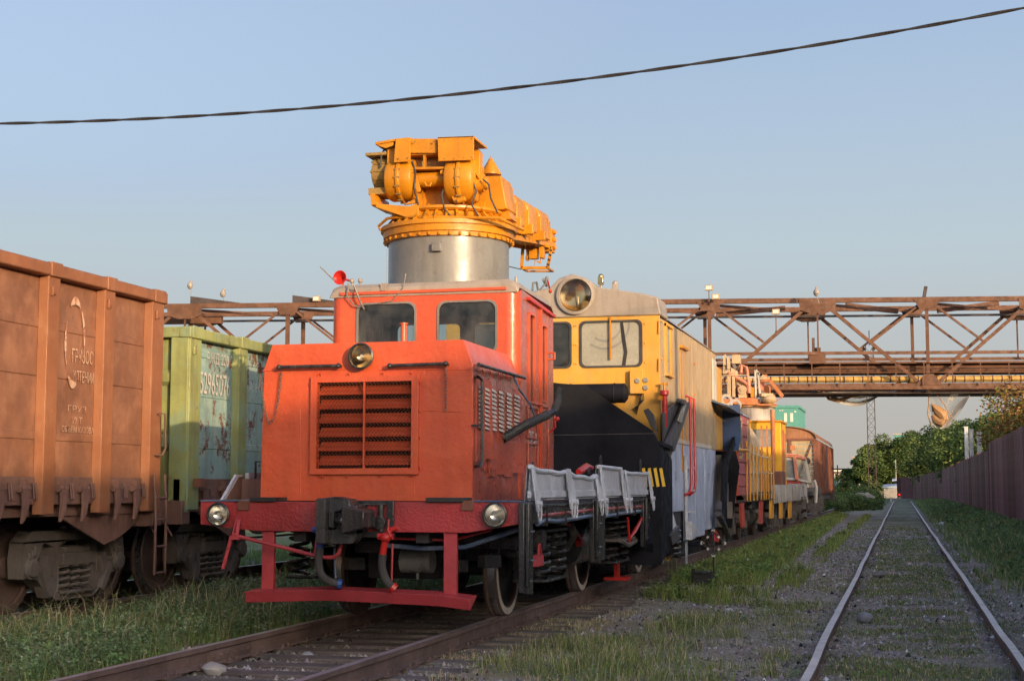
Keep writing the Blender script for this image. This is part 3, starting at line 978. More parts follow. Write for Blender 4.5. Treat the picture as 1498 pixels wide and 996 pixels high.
def bogie(par, xc, yc, zr):
    for dy in (-0.925, 0.925): wheelset(par, xc, yc + dy, zr, 0.475)
    zb = zr + 0.475
    for s in (-1, 1):
        xs = xc + s * 1.02
        up = [(-1.0, 0.10), (-0.98, 0.26), (-0.84, 0.36), (0.84, 0.36), (0.98, 0.26), (1.0, 0.10), (0.98, -0.10), (0.74, -0.12), (0.62, -0.20), (0.36, -0.36), (-0.36, -0.36), (-0.62, -0.20), (-0.74, -0.12), (-0.98, -0.10)]
        h1 = [(-0.33, -0.27), (0.33, -0.27), (0.33, 0.20), (0.20, 0.26), (-0.20, 0.26), (-0.33, 0.20)]
        h2 = [(-0.78, 0.02), (-0.58, -0.10), (-0.43, -0.10), (-0.43, 0.20), (-0.62, 0.26)]
        h3 = [(-q, z) for q, z in reversed(h2)]
        h4 = rrect(-1.05, -0.86, 0.02, 0.20, 0.05, 3); h5 = rrect(0.86, 1.05, 0.02, 0.20, 0.05, 3)
        b = MB().holed(up, [h1, h2, h3], lambda u, w_, d: (xs + s * 0.07 - s * d if s > 0 else xs - 0.07 + d, yc + u, zb + w_), 0.16)
        sf = b.build('side_frame', 'bogie_iron', par, bev=0.015)
        b = MB()
        for q in (-1, 1):
            b.cyl((xs - s * 0.05, yc + q * 0.86, zb), (xs + s * 0.10, yc + q * 0.86, zb), 0.115, n=18)
            b.lathe([(0.0, 0.03), (0.09, 0.03), (0.10, 0.0)], (xs + s * 0.10, yc + q * 0.86, zb), (s, 0, 0), 14)
            b.beam((xs + s * 0.04, yc + q * 0.66, zb - 0.02), (xs + s * 0.04, yc + q * 0.50, zb - 0.30), 0.16, 0.10)
            b.ob((xs + s * 0.05, yc + q * 0.56, zb - 0.02), (0.10, 0.12, 0.24), (1, 0, 0), q * 0.3)
            for k in range(3): b.ob((xs + s * 0.085, yc + q * (0.80 + 0.05 * k), zb + 0.17 - 0.03 * k), (0.03, 0.03, 0.10))
        b.build('axle_box', 'bogie_iron', sf, bev=0.008)
        for dx, dy in ((0.03, -0.2), (0.03, 0.0), (0.03, 0.2)):
            MB().spring((xs + s * dx, yc + dy, zb - 0.27), 0.075, 0.27, 4.0, 0.017).build('spring', 'bogie_iron', sf)
        b = MB().box(xs - 0.06, xs + 0.12, yc - 0.31, yc + 0.31, zb + 0.0, zb + 0.13)
        b.box(xs - 0.08, xs + 0.10, yc - 0.24, yc + 0.24, zb + 0.13, zb + 0.19)
        b.box(xs - 0.04, xs + 0.13, yc - 0.30, yc + 0.30, zb - 0.30, zb - 0.265)
        b.build('bolster_end', 'bogie_iron', sf, bev=0.01)
    b = MB().box(xc - 1.0, xc + 1.0, yc - 0.2, yc + 0.2, zb - 0.02, zb + 0.2)
    b.cyl((xc, yc, zb + 0.2), (xc, yc, zb + 0.32), 0.22)
    for q in (-0.45, 0.45):
        b.box(xc - 0.95, xc + 0.95, yc + q - 0.05, yc + q + 0.05, zb - 0.24, zb - 0.12)
        for s in (-1, 1): b.ob((xc + s * 0.79, yc + q * 1.02, zb - 0.05), (0.08, 0.09, 0.34), (1, 0, 0), -q * 0.5)
    b.build('bolster', 'bogie_iron', par, bev=0.01)


def coupler(par, xc, y, z, d, mat='bogie_iron', pocket=False):
    """automatic knuckle coupler pointing along d = -1 / +1"""
    b = MB().box(xc - 0.075, xc + 0.075, min(y, y - d * 0.45), max(y, y - d * 0.45), z - 0.09, z + 0.07)
    b.slab([(xc - 0.19 * -d, y, z - 0.16), (xc - 0.02 * -d, y, z - 0.16), (xc - 0.02 * -d, y, z + 0.13), (xc - 0.19 * -d, y, z + 0.13)], (0, d * 0.26, 0))
    b.slab([(xc + 0.02 * -d, y, z - 0.16), (xc + 0.27 * -d, y + d * 0.12, z - 0.14), (xc + 0.27 * -d, y + d * 0.12, z + 0.12), (xc + 0.02 * -d, y, z + 0.13)], (0, d * 0.10, 0))
    return b.build('coupler', mat, par, bev=0.012)


# ---------------------------------------------------------------- open goods wagons
def gondola(y0, y1, postys, panmat, postmat, lowmat, topmat, ztop, label, b0, b1):
    """y0..y1 body, posts at postys (centre, width); both sides alike"""
    t = thing('gondola_wagon', (XL, (y0 + y1) / 2, 0), label, 'goods wagon')
    xs = 1.565
    zb = 1.62
    for s in (-1, 1):
        xo = XL + s * xs
        # side sheets between the posts, each pressed with shallow horizontal ribs
        yy = sorted(postys)
        edges = [y0] + [p[0] for p in yy] + [y1]
        for a, b_ in zip(edges[:-1], edges[1:]):
            if b_ - a < 0.3: continue
            b = MB()
            xp = xo - s * 0.10
            zs = [zb, zb + 0.36, zb + 0.37, zb + 0.44, zb + 0.45, zb + 0.98, zb + 0.99, zb + 1.0, zb + 1.47, zb + 1.48, zb + 1.55, zb + 1.56, ztop - 0.10]
            xo_ = [0, 0, .010, .010, 0, 0, -.012, 0, 0, .010, .010, 0, 0]
            vs = [(xp + s * q, w_, z) for z, q in zip(zs, xo_) for w_ in (a, b_)] + [(xp - s * 0.03, w_, z) for z, q in zip(zs, xo_) for w_ in (a, b_)]
            k = len(zs)
            fs = []
            for i in range(k - 1):
                f = (2 * i, 2 * i + 1, 2 * i + 3, 2 * i + 2)
                g = tuple(2 * k + q for q in f)
                fs += [f if s > 0 else f[::-1], g[::-1] if s > 0 else g]
            b.add(vs, fs)
            b.build('side_panel', panmat, t, smooth=0)
        for yc, wd in yy:
            b = MB()
            # hat section post, tapering to the top rail
            b.slab([(xo - s * 0.10, yc - wd / 2, 1.25), (xo - s * 0.10, yc + wd / 2, 1.25), (xo + s * 0.0, yc + wd * 0.42, 1.25), (xo + s * 0.0, yc - wd * 0.42, 1.25)], (0, 0, ztop - 0.13 - 1.25))
            b.ob((xo + s * 0.004, yc - wd * 0.12, ztop - 0.30), (0.03, 0.08, 0.03)); b.ob((xo + s * 0.016, yc - wd * 0.25, ztop - 0.28), (0.03, 0.02, 0.10))
            b.build('side_post', postmat, t, bev=0.008)
        # top rail
        b = MB().beam((xo - s * 0.055, y0 - 0.02, ztop - 0.065), (xo - s * 0.055, y1 + 0.02, ztop - 0.065), 0.15, 0.13)
        b.build('top_rail', topmat, t, bev=0.015)
        b = MB()
        for yc, wd in yy: b.ob((xo - s * 0.02, yc, ztop - 0.06), (0.10, wd * 0.8, 0.145))
        b.build('rail_cap', postmat, t, bev=0.01)
        # lower sill, hatch latches
        b = MB().beam((xo - s * 0.13, y0, 1.48), (xo - s * 0.13, y1, 1.48), 0.10, 0.28)
        b.beam((xo - s * 0.20, y0, 1.30), (xo - s * 0.20, y1, 1.30), 0.05, 0.16)
        b.build('side_sill', lowmat, t, bev=0.01)
        for a, b_ in zip(edges[:-1], edges[1:]):
            if b_ - a < 0.5: continue
            for q in (0.30, 0.68):
                yc = a + (b_ - a) * q
                b = MB()
                xq = xo - s * 0.05
                b.cyl((xq, yc - 0.08, 1.50), (xq, yc + 0.08, 1.50), 0.035, n=8)
                b.ob((xq, yc, 1.55), (0.07, 0.05, 0.09))
                b.slab([(xq, yc - 0.05, 1.50), (xq, yc + 0.06, 1.50), (xq, yc + 0.05, 1.32), (xq, yc - 0.01, 1.20), (xq, yc - 0.05, 1.17), (xq, yc - 0.03, 1.32)], (s * 0.03, 0, 0))
                b.tube([(xq, yc + 0.15, 1.56), (xq + s * 0.02, yc + 0.15, 1.40), (xq + s * 0.02, yc + 0.19, 1.40), (xq, yc + 0.19, 1.56)], 0.010, 6)
                b.ob((xq, yc + 0.07, 1.38), (0.03, 0.10, 0.03), (1, 0, 0), 0.3)
                b.build('hatch_latch', lowmat, t)
    # ends: ribbed sheets in a frame
    for ye, d in ((y0, -1), (y1, 1)):
        b = MB()
        zz = [1.40, 1.95, 2.0, 2.10, 2.15, 2.72, 2.77, 2.87, 2.92, ztop - 0.1]
        of = [0, 0, .05, .05, 0, 0, .05, .05, 0, 0]
        yi = ye - d * 0.09
        for i in range(len(zz) - 1):
            vs = [(XL - xs + 0.2, yi + d * of[i], zz[i]), (XL + xs - 0.2, yi + d * of[i], zz[i]), (XL + xs - 0.2, yi + d * of[i + 1], zz[i + 1]), (XL - xs + 0.2, yi + d * of[i + 1], zz[i + 1])]
            b.add(vs, [(0, 1, 2, 3) if d < 0 else (3, 2, 1, 0)])
        b.box(XL - xs + 0.2, XL + xs - 0.2, min(yi - d * 0.03, yi - d * 0.05), max(yi - d * 0.03, yi - d * 0.05), 1.4, ztop - 0.1)
        b.build('end_panel', postmat if panmat != 'wagon_orange' else panmat, t, smooth=0)
        b = MB()
        for s in (-1, 1):
            xa = XL + s * (xs - 0.13)
            b.box(xa - 0.115, xa + 0.115, ye - 0.11 if d > 0 else ye, ye if d > 0 else ye + 0.11, 1.22, ztop - 0.12)
        b.beam((XL - xs + 0.02, ye - d * 0.05, ztop - 0.06), (XL + xs - 0.02, ye - d * 0.05, ztop - 0.06), 0.13, 0.125)
        for q in (-0.45, 0.45):
            b.box(XL + q - 0.06, XL + q + 0.06, min(ye, ye - d * 0.08), max(ye, ye - d * 0.08), 1.45, ztop - 0.12)
        b.build('end_frame', postmat, t, bev=0.01)
        b = MB().box(XL - xs + 0.02, XL + xs - 0.02, min(ye - d * 0.14, ye + d * 0.06), max(ye - d * 0.14, ye + d * 0.06), 1.08, 1.36)
        b.box(XL - 0.28, XL + 0.28, min(ye, ye + d * 0.14), max(ye, ye + d * 0.14), 1.02, 1.40)
        b.build('end_beam', lowmat, t, bev=0.01)
        coupler(t, XL, ye + d * 0.30, 1.26, d)
        # brake hose and uncoupling lever
        MB().tube([(XL + 0.35, ye + d * 0.1, 1.05), (XL + 0.36, ye + d * 0.22, 0.95), (XL + 0.33, ye + d * 0.28, 0.75), (XL + 0.25, ye + d * 0.3, 0.60)], 0.024).build('brake_hose', 'rubber', t)
        MB().tube([(XL + 0.1, ye + d * 0.12, 1.42), (XL + 1.2, ye + d * 0.12, 1.40), (XL + 1.35, ye + d * 0.12, 1.12), (XL + 1.45, ye + d * 0.12, 0.95)], 0.012, 6).build('uncoupling_lever', 'wagon_low', t)
    # floor, centre sill, hopper ribs
    b = MB().box(XL - xs + 0.15, XL + xs - 0.15, y0 + 0.1, y1 - 0.1, 1.36, 1.44)
    b.box(XL - 0.22, XL + 0.22, y0 - 0.05, y1 + 0.05, 0.98, 1.36)
    k = int((y1 - y0) / 2.2)
    for i in range(1, k):
        yc = y0 + (y1 - y0) * i / k
        b.slab([(XL - xs + 0.2, yc, 1.36), (XL + xs - 0.2, yc, 1.36), (XL + 0.3, yc, 1.02), (XL - 0.3, yc, 1.02)], (0, 0.06, 0))
    b.build('underframe', lowmat, t)
    for s in (-1, 1):
        b = MB()
        for yb in (y0 + b0 - 0.1, y1 - b1 + 0.1):
            xq = XL + s * 1.34
            b.slab([(xq, yb - 0.9, 1.22), (xq, yb + 0.9, 1.22), (xq, yb + 0.35, 0.98), (xq, yb, 0.90)], (s * 0.03, 0, 0))
        b.build('side_gusset', lowmat, t)
    for yb in (y0 + b0, y1 - b1): bogie(t, XL, yb, ZM)
    # brake cylinder and rods under the floor
    b = MB().cyl((XL + 0.6, (y0 + y1) / 2 - 0.5, 0.85), (XL + 0.6, (y0 + y1) / 2 + 0.1, 0.85), 0.17)
    b.cyl((XL + 0.45, y0 + 3.4, 0.78), (XL + 0.45, y1 - 3.4, 0.78), 0.018, n=6)
    b.cyl((XL - 0.5, (y0 + y1) / 2 - 0.2, 0.95), (XL - 0.5, (y0 + y1) / 2 + 0.8, 0.95), 0.2)
    b.build('brake_gear', 'bogie_iron', t)
    return t


E1 = 15.19
og = gondola(E1 - 13.4, E1, [(E1 - 0.16, 0.31)] + [(13.97 - 1.075 * k, 0.25) for k in range(11)] + [(E1 - 13.24, 0.31)],
             'wagon_orange', 'wagon_post', 'wagon_low', 'wagon_post', 3.74, 'faded orange open goods wagon with tall steel sides, at the left edge', 1.6, 0.98)
# ladder hanging from the corner
b = MB()
xk = -8.06
for yy in (14.88, 15.12):
    b.tube([(xk, yy, 1.66), (xk + 0.03, yy, 1.25), (xk + 0.03, yy, 0.55)], 0.016, 6)
for z in (0.57, 0.86, 1.16, 1.40): b.cyl((xk + 0.03, 14.88, z), (xk + 0.03, 15.12, z), 0.014, n=6)
b.build('step_ladder', 'wagon_low', og)
MB().tube([(xk - 0.04, 15.02, 2.35), (xk + 0.04, 15.02, 2.34), (xk + 0.04, 15.05, 1.95), (xk + 0.03, 15.0, 1.88), (xk - 0.04, 14.98, 1.88)], 0.012, 6).build('grab_handle', 'wagon_low', og)
# faded lettering
n_ = (0, 1, 0); u_ = (0, 0, 1)
def side_text(nm, body, mt, par, px0, px1, py0, py1, x=-8.215):
    a, c = at(px0, py1, x=x), at(px1, py1, x=x)
    text(nm, body, mt, par, (x, a.y, a.z), n_, u_, at(px0, py0, x=x).z - a.z, c.y - a.y)


side_text('faded_lettering', 'ГРУЗОС', 'lettering_faded', og, 105, 136, 509, 529)
side_text('faded_lettering', 'ИЛТЕНИИ', 'lettering_faded', og, 106, 137, 541, 558)
side_text('faded_lettering', 'ГРУЗ', 'lettering_faded', og, 99, 126, 592, 601)
side_text('faded_lettering', '69 Т', 'lettering_faded', og, 104, 120, 609, 619)
side_text('faded_lettering', 'ОБЪЕМ КУЗОВА', 'lettering_faded', og, 90, 137, 622, 631)
arc = MB()
for a0, a1, rr in ((60, 120, 0.30), (150, 215, 0.28), (-10, 50, 0.30), (235, 285, 0.30)):
    pts = [math.radians(a0 + (a1 - a0) * i / 8) for i in range(9)]
    vs = []
    for i, a in enumerate(pts):
        wv = 0.022 * math.sin(PI * i / 8) + 0.008
        for q in (-wv, wv): vs.append((-8.213, 13.42 + 0.62 * (rr + q) * math.cos(a), 3.0 + 1.45 * (rr + q) * math.sin(a)))
    arc.add(vs, [(2 * i, 2 * i + 1, 2 * i + 3, 2 * i + 2) for i in range(8)])
arc.build('chalk_ring', 'lettering_faded', og, smooth=0)
G0 = 15.80
gg = gondola(G0, G0 + 13.4, [(G0 + 0.17, 0.34)] + [(G0 + 1.50 + 1.1 * k, 0.28) for k in range(11)] + [(G0 + 13.2, 0.34)],
             'wagon_teal', 'wagon_green', 'wagon_low', 'wagon_green', 3.42, 'green and turquoise open goods wagon numbered 52965076 with peeling paint', 1.65, 1.6)
side_text('wagon_number', '52965076', 'lettering_white', gg, 292, 336, 543, 575)
side_text('owner_letters', 'РЖД 220', 'lettering_white', gg, 303, 334, 514, 534)
side_text('stencil_letters', 'А Н', 'lettering_white', gg, 364, 379, 558, 572)
MB().box(-8.12, -8.02, G0 + 0.14, G0 + 0.24, 1.52, 1.62).build('corner_plate', 'boxcar_rust', gg)
# ---------------------------------------------------------------- crane locomotive (nearest vehicle)
LX0, LX1 = -5.81, -3.75                 # hood and cab sides
YB, YH, YC, YD = 12.54, 12.80, 14.45, 16.0
loco = thing('crane_locomotive', (XM, 15.8, 0), 'orange red track locomotive with a big yellow crane on its cab', 'locomotive')


def lamp(par, c, r, ax=(0, -1, 0), name='headlight', shell='black_gloss', refl='reflector', deep=0.10):
    c = V(c)
    b = MB().lathe([(0, -deep), (r * 0.7, -deep), (r * 1.0, -deep * 0.4), (r * 1.06, 0.0), (r * 1.08, 0.015), (r * 0.96, 0.022), (r * 0.90, 0.012), (r * 0.90, 0.0)], c, ax, 32)
    h = b.build(name, shell, par)
    prof = [(r * 0.90 * q, -deep * 0.75 * (1 - q * q)) for q in (1.0, 0.85, 0.65, 0.45, 0.25, 0.08)]
    MB().lathe(prof, c, ax, 32).build('reflector_bowl', refl, h)
    a = V(ax)
    b = MB().cyl(c - a * deep * 0.7, c - a * deep * 0.1, r * 0.10, r * 0.14, 10)
    b.build('bulb', 'lamp_white', h)
    prof = [(r * 0.92 * q, 0.004 + r * 0.16 * (1 - q * q)) for q in (1.0, 0.8, 0.6, 0.4, 0.2, 0.0)]
    MB().lathe(prof, c, ax, 32).build('lens', 'lens_glass', h)
    return h


# front beam
fy = lambda px, py, y=YB: at(px, py, y=y)
b = MB().slab([(-6.31, YB, 1.385), (-3.21, YB, 1.385), (-3.21, YB, 1.20), (-3.72, YB, 1.115), (-5.72, YB, 1.115), (-6.31, YB, 1.175)], (0, 0.06, 0))
b.build('front_beam', 'maroon', loco, bev=0.006)
b = MB().box(-6.31, -5.80, YB - 0.012, YH + 0.02, 1.388, 1.40)
b.box(-3.72, -3.21, YB - 0.012, YH + 0.02, 1.388, 1.40)
b.build('beam_edge', 'pipe_blue', loco)
b = MB().box(-6.31, -3.21, YB + 0.06, 19.25, 1.34, 1.386)
b.build('deck', 'black_matt', loco)
for x0, x1 in ((-5.80, -5.55), (-4.10, -3.75)):
    MB().box(x0, x1, YB - 0.03, YH - 0.005, 1.385, 1.425).build('tread_pad', 'rubber' if 0 else 'black_matt', loco, bev=0.004)
for px, py in ((324, 752), (727, 753)):
    q = fy(px, py)
    lamp(loco, (q.x, YB - 0.065, q.z), 0.105, deep=0.06)
for px in (357, 685):
    q = fy(px, 739)
    b = MB().box(q.x - 0.055, q.x + 0.055, YB - 0.02, YB, q.z - 0.045, q.z + 0.045)
    b.build('marker_plate', 'boxcar_rust', loco, bev=0.004)
# step board and its posts
def P3(px, py, y): return fy(px, py, y)
b = MB()
pts = [(360, 872), (480, 869), (640, 877), (688, 883)]
for (a0, b0), (a1, b1) in zip(pts[:-1], pts[1:]):
    p, q = P3(a0, b0, 12.44), P3(a1, b1, 12.44)
    z0, z1 = p.z - 0.055, q.z - 0.055
    vs = [(p.x, 12.44, z0), (q.x, 12.44, z1), (q.x, 12.40, z1 + 0.10), (p.x, 12.40, z0 + 0.10), (p.x, 12.45, z0), (q.x, 12.45, z1), (q.x, 12.66, z1 + 0.115), (p.x, 12.66, z0 + 0.115)]
    b.add(vs, [(0, 1, 2, 3), (4, 7, 6, 5), (3, 2, 6, 7), (0, 4, 5, 1), (0, 3, 7, 4), (1, 5, 6, 2)])
b.build('step_board', 'step_red', loco, bev=0.004)
for px0, px1 in ((385, 402), (650, 669)):
    p, q = P3(px0, 780, 12.58), P3(px1, 780, 12.58)
    MB().box(p.x, q.x, 12.56, 12.61, 0.55, 1.12).build('step_post', 'step_red', loco, bev=0.004)
# coupler pocket and coupler
b = MB()
b.holed([(-5.02, 1.07), (-4.40, 1.07), (-4.40, 1.40), (-5.02, 1.40)], [[(-4.98, 1.12), (-4.46, 1.12), (-4.46, 1.36), (-4.98, 1.36)]], lambda u, w_, d: (u, YB - 0.03 + d, w_), 0.06)
b.box(-4.98, -4.46, YB + 0.06, YB + 0.10, 1.1, 1.38)
b.cyl((-4.52, YB - 0.02, 1.12), (-4.52, YB - 0.02, 1.36), 0.028)
b.cyl((-4.53, YB - 0.06, 1.20), (-4.53, YB - 0.015, 1.20), 0.06)
b.build('coupler_pocket', 'black_gloss', loco, bev=0.006)
b = MB()
yc_ = 12.12
b.box(-4.86, -4.66, yc_ + 0.15, YB + 0.06, 1.10, 1.36)
# big jaw plate on the left
b.slab([(-4.985, yc_, 1.02), (-4.90, yc_, 1.02), (-4.90, yc_, 1.42), (-4.985, yc_, 1.42)], (0, 0.30, 0))
b.slab([(-4.985, yc_ + 0.14, 1.02), (-4.70, yc_ + 0.16, 1.02), (-4.66, yc_ + 0.16, 1.08), (-4.66, yc_ + 0.16, 1.16), (-4.985, yc_ + 0.14, 1.14)], (0, 0.16, 0))
b.slab([(-4.985, yc_ + 0.10, 1.30), (-4.82, yc_ + 0.10, 1.30), (-4.70, yc_ + 0.12, 1.34), (-4.72, yc_ + 0.12, 1.41), (-4.85, yc_ + 0.10, 1.435), (-4.985, yc_ + 0.10, 1.42)], (0, 0.22, 0))
# knuckle nose to the right
b.slab([(-4.76, yc_ + 0.03, 1.11), (-4.53, yc_ - 0.02, 1.165), (-4.53, yc_ - 0.02, 1.31), (-4.76, yc_ + 0.03, 1.36)], (0, 0.30, 0))
b.slab([(-4.89, yc_ + 0.06, 1.16), (-4.84, yc_ + 0.05, 1.16), (-4.84, yc_ + 0.05, 1.31), (-4.89, yc_ + 0.06, 1.31)], (0, 0.1, 0))
b.cyl((-4.82, yc_ + 0.10, 1.225), (-4.74, yc_ + 0.04, 1.225), 0.035, n=12)
b.build('coupler', 'black_gloss', loco, bev=0.012)
# red uncoupling rod
y_ = 12.42
rod = [P3(x, z, y_) for x, z in ((326, 831), (338, 787), (343, 782), (352, 785), (460, 812), (475, 815), (487, 815), (495, 810), (500, 795))]
MB().tube(rod, 0.018, 8).build('uncoupling_rod', 'step_red', loco)
b = MB()
b.beam(P3(346, 788, y_ + 0.02), P3(350, 760, YB - 0.02), 0.03, 0.02); b.beam(P3(340, 786, y_ + 0.02), P3(347, 756, YB - 0.02), 0.015, 0.02)
b.beam(P3(462, 816, y_), P3(468, 770, y_ + 0.05), 0.05, 0.02)
b.ob(P3(344, 786, y_), (0.10, 0.04, 0.035))
b.build('rod_bracket', 'step_red', loco)
# air hoses with cocks
for pts, vm in ((((469, 776), (468, 800), (466, 820), (470, 840), (484, 851), (498, 854)), 'valve_blue'), (((564, 786), (560, 810), (559, 830), (565, 848), (576, 860)), 'bright_red')):
    pp = [P3(x, z, 12.30 + 0.02 * i) for i, (x, z) in enumerate(pts)]
    # smooth the hose
    q = [pp[0]]
    for i in range(len(pp) - 1):
        for t in (0.33, 0.66, 1.0):
            a, b_, c_, d_ = pp[max(i - 1, 0)], pp[i], pp[i + 1], pp[min(i + 2, len(pp) - 1)]
            q.append(0.5 * ((2 * b_) + (c_ - a) * t + (2 * a - 5 * b_ + 4 * c_ - d_) * t * t + (-a + 3 * b_ - 3 * c_ + d_) * t ** 3))
    h = MB().tube(q[3:], 0.036, 10).build('air_hose', 'rubber', loco)
    b = MB().tube(q[:5], 0.030, 10)
    b.sph(q[0], (0.055, 0.05, 0.045)); b.tube([q[0], q[0] + V((0, 0.1, 0.06)), (q[0].x, YB, q[0].z + 0.07)], 0.026, 8)
    b.cyl(q[0] + V((-0.07, 0, 0.01)), q[0] + V((0.07, 0, 0.01)), 0.03, n=6)
    b.build('air_cock', vm, h)
    b = MB().cyl(q[-2], q[-1] + (q[-1] - q[-2]) * 0.6, 0.046, n=10)
    b.build('hose_end', vm, h)
    b = MB().tube([q[0] + V((0.03, 0, 0.16)), q[0] + V((0.03, -0.02, 0.06)), q[0] + V((0.07, -0.02, 0.0))], 0.008, 5)
    b.build('cock_handle', vm, h)
MB().tube([P3(574, 795, 12.4), P3(573, 850, 12.4)], 0.010, 6).build('safety_rod', 'step_red', loco)
MB().tube([P3(489, 800, 12.5), P3(491, 845, 12.5)], 0.010, 6).build('safety_rod', 'pipe_blue', loco)
# pipes slung under the beam
MB().tube([P3(575, 787, 12.75), P3(660, 790, 12.75), P3(720, 775, 12.75)], 0.012, 6).build('brake_pipe', 'maroon', loco)
MB().tube([P3(560, 797, 12.8), P3(620, 802, 12.8), P3(680, 800, 12.8), P3(775, 768, 12.9)], 0.022, 8).build('air_pipe', 'pipe_blue', loco)

# hood: shell with the grille opening
hz0, hz1, hz2 = 1.39, 2.64, 2.86
prof = [(LX0 - 0.02, hz0), (LX1, hz0), (LX1, hz1), (LX1 - 0.09, hz2), (LX0 + 0.08, hz2), (LX0, hz1)]
g0, g1, gz0, gz1 = -5.255, -4.325, 1.69, 2.49
b = MB().holed(prof, [[(g0, gz0), (g1, gz0), (g1, gz1), (g0, gz1)]], lambda u, w_, d: (u + (0.012 * math.sin(u * 9 + w_ * 3)) * 0, YH + d, w_), 0.03)
b.build('hood_front', 'orange_red', loco, bev=0.012)
for a_, c_ in (((384, 542), (512, 541)), ((556, 541), (688, 540)), ((439, 600), (439, 722)), ((606, 700), (606, 722)), ((620, 600), (685, 603))):
    p_, q_ = fy(*a_, YH), fy(*c_, YH)
    k_n = 14
    MB().tube([V((p_.x + (q_.x - p_.x) * i / k_n, YH - 0.001, p_.z + (q_.z - p_.z) * i / k_n + rnd.uniform(-0.002, 0.002))) for i in range(k_n + 1)], 0.004, 5).build('weld_seam', 'orange_red', loco)
for px_ in (388, 396, 682):
    for py_ in range(560, 720, 26):
        MB().sph(fy(px_ - (0 if px_ > 600 else 0), py_, YH), (0.008, 0.004, 0.008), 6, 4).build('rivet', 'orange_red', loco)
b = MB()
zz = [hz0, hz1]
b.box(LX1 - 0.03, LX1, YH + 0.031, YC, hz0, hz1 - 0.002)
b.box(LX0, LX0 + 0.03, YH + 0.031, YC, hz0, hz1 - 0.002)
b.build('hood_side', 'cab_side_red', loco)
b = MB()
b.slab([(LX1, YH + 0.031, hz1), (LX1, YC, hz1), (LX1 - 0.09, YC, hz2), (LX1 - 0.09, YH + 0.031, hz2)], (-0.02, 0, -0.01))
b.slab([(LX0, YH + 0.031, hz1), (LX0, YC, hz1), (LX0 + 0.08, YC, hz2), (LX0 + 0.08, YH + 0.031, hz2)], (0.02, 0, -0.01))
b.box(LX0 + 0.08, LX1 - 0.09, YH + 0.031, YC, hz2 - 0.02, hz2 - 0.001)
b.build('hood_top', 'orange_red', loco)
MB().box(LX0 + 0.06, LX1 - 0.06, YH + 0.25, YC - 0.05, hz0, hz1 - 0.1).build('radiator', 'black_matt', loco)
# grille
b = MB().holed([(g0 - 0.065, gz0 - 0.055), (g1 + 0.065, gz0 - 0.055), (g1 + 0.065, gz1 + 0.055), (g0 - 0.065, gz1 + 0.055)], [[(g0, gz0), (g1, gz0), (g1, gz1), (g0, gz1)]], lambda u, w_, d: (u, YH - 0.035 + d, w_), 0.033)
gf = b.build('grille_frame', 'orange_red', loco, bev=0.004)
for i in range(6):
    zc = gz0 + 0.075 + i * 0.131
    b = MB().slab([(g0, YH + 0.015, zc - 0.042), (g0, YH + 0.09, zc + 0.046), (g0, YH + 0.105, zc + 0.041), (g0, YH + 0.027, zc - 0.047)], (g1 - g0, 0, 0))
    b.build('slat', 'orange_red', gf)
MB().box(-4.797, -4.783, YH - 0.03, YH + 0.0, gz0, gz1).build('centre_bar', 'orange_red', gf)
b = MB()
nxm, nzm = 26, 34
cw, chh = (g1 - g0) / nxm, (gz1 - gz0) / nzm
for i in range(nxm):
    for dirn in (0, 1):
        pts = [(g0 + cw * (i + 0.5) + (cw / 2 if (j + dirn) % 2 else -cw / 2), YH - 0.012 + (0.004 if dirn else 0), gz0 + chh * j) for j in range(nzm + 1)]
        if dirn == 0: b.tube(pts, 0.0055, 3, cap=False)
b.build('wire_mesh', 'boxcar_rust', gf, smooth=0)
for px, py in ((468, 549), (510, 549), (560, 548), (602, 548), (470, 696), (507, 696), (556, 695), (601, 695), (455, 562), (455, 602), (454, 645), (454, 684), (613, 560), (613, 640), (613, 684), (613, 602)):
    q = fy(px, py, YH - 0.01)
    MB().lathe([(0.016, 0), (0.021, 0.006), (0.016, 0.012)], q, (0, -1, 0), 10).build('grille_clip', 'orange_red', gf)
# hood headlight, front grab rods, chains
q = fy(533, 522, YH)
lamp(loco, (q.x, YH - 0.085, q.z), 0.115, deep=0.08, refl='amber_reflector')
for a0, b0, a1, b1 in ((408, 537, 495, 535), (570, 535, 652, 532)):
    p, q = fy(a0, b0, YH - 0.07), fy(a1, b1, YH - 0.07)
    b = MB().cyl(p, q, 0.017, n=10)
    for e in (p, q):
        b.sph(e, 0.026, 8, 6); b.cyl(e, e + V((0, 0.07, 0)), 0.014, n=8)
    b.build('grab_rod', 'black_gloss', loco)


def chain(par, pts, name='chain', mat='rail_rust', r=0.0035, ln=0.034):
    b = MB()
    acc = [V(pts[0])]
    for a, c_ in zip(pts[:-1], pts[1:]):
        a, c_ = V(a), V(c_)
        k = max(1, int((c_ - a).length / 0.01))
        for i in range(1, k + 1): acc.append(a.lerp(c_, i / k))
    k = max(1, int(ln / 0.01))
    for j, i in enumerate(range(0, len(acc) - k, k)):
        p, q = acc[i], acc[i + k]
        d = (q - p).normalized()
        sx = d.cross(V((0, 1, 0))).normalized() if j % 2 else V((0, 1, 0))
        m_ = (p + q) / 2
        pts2 = [m_ + d * (math.cos(t) * ln * 0.62) + sx * (math.sin(t) * ln * 0.30) for t in [2 * PI * u / 8 for u in range(9)]]
        b.tube(pts2, r, 4, cap=False)
    return b.build(name, mat, par)


yy = YH - 0.04
chain(loco, [fy(652, 533, yy), fy(652, 601, yy)])
cat = []
for i in range(13):
    t = i / 12
    px = 381 + (412 - 381) * t
    py = 543 + 0 * t + 74 * (1 - (2 * t - 1) ** 2) ** 0.9 + (5 if t < 0.5 else 0)
    cat.append(fy(px, py, yy))
chain(loco, cat)
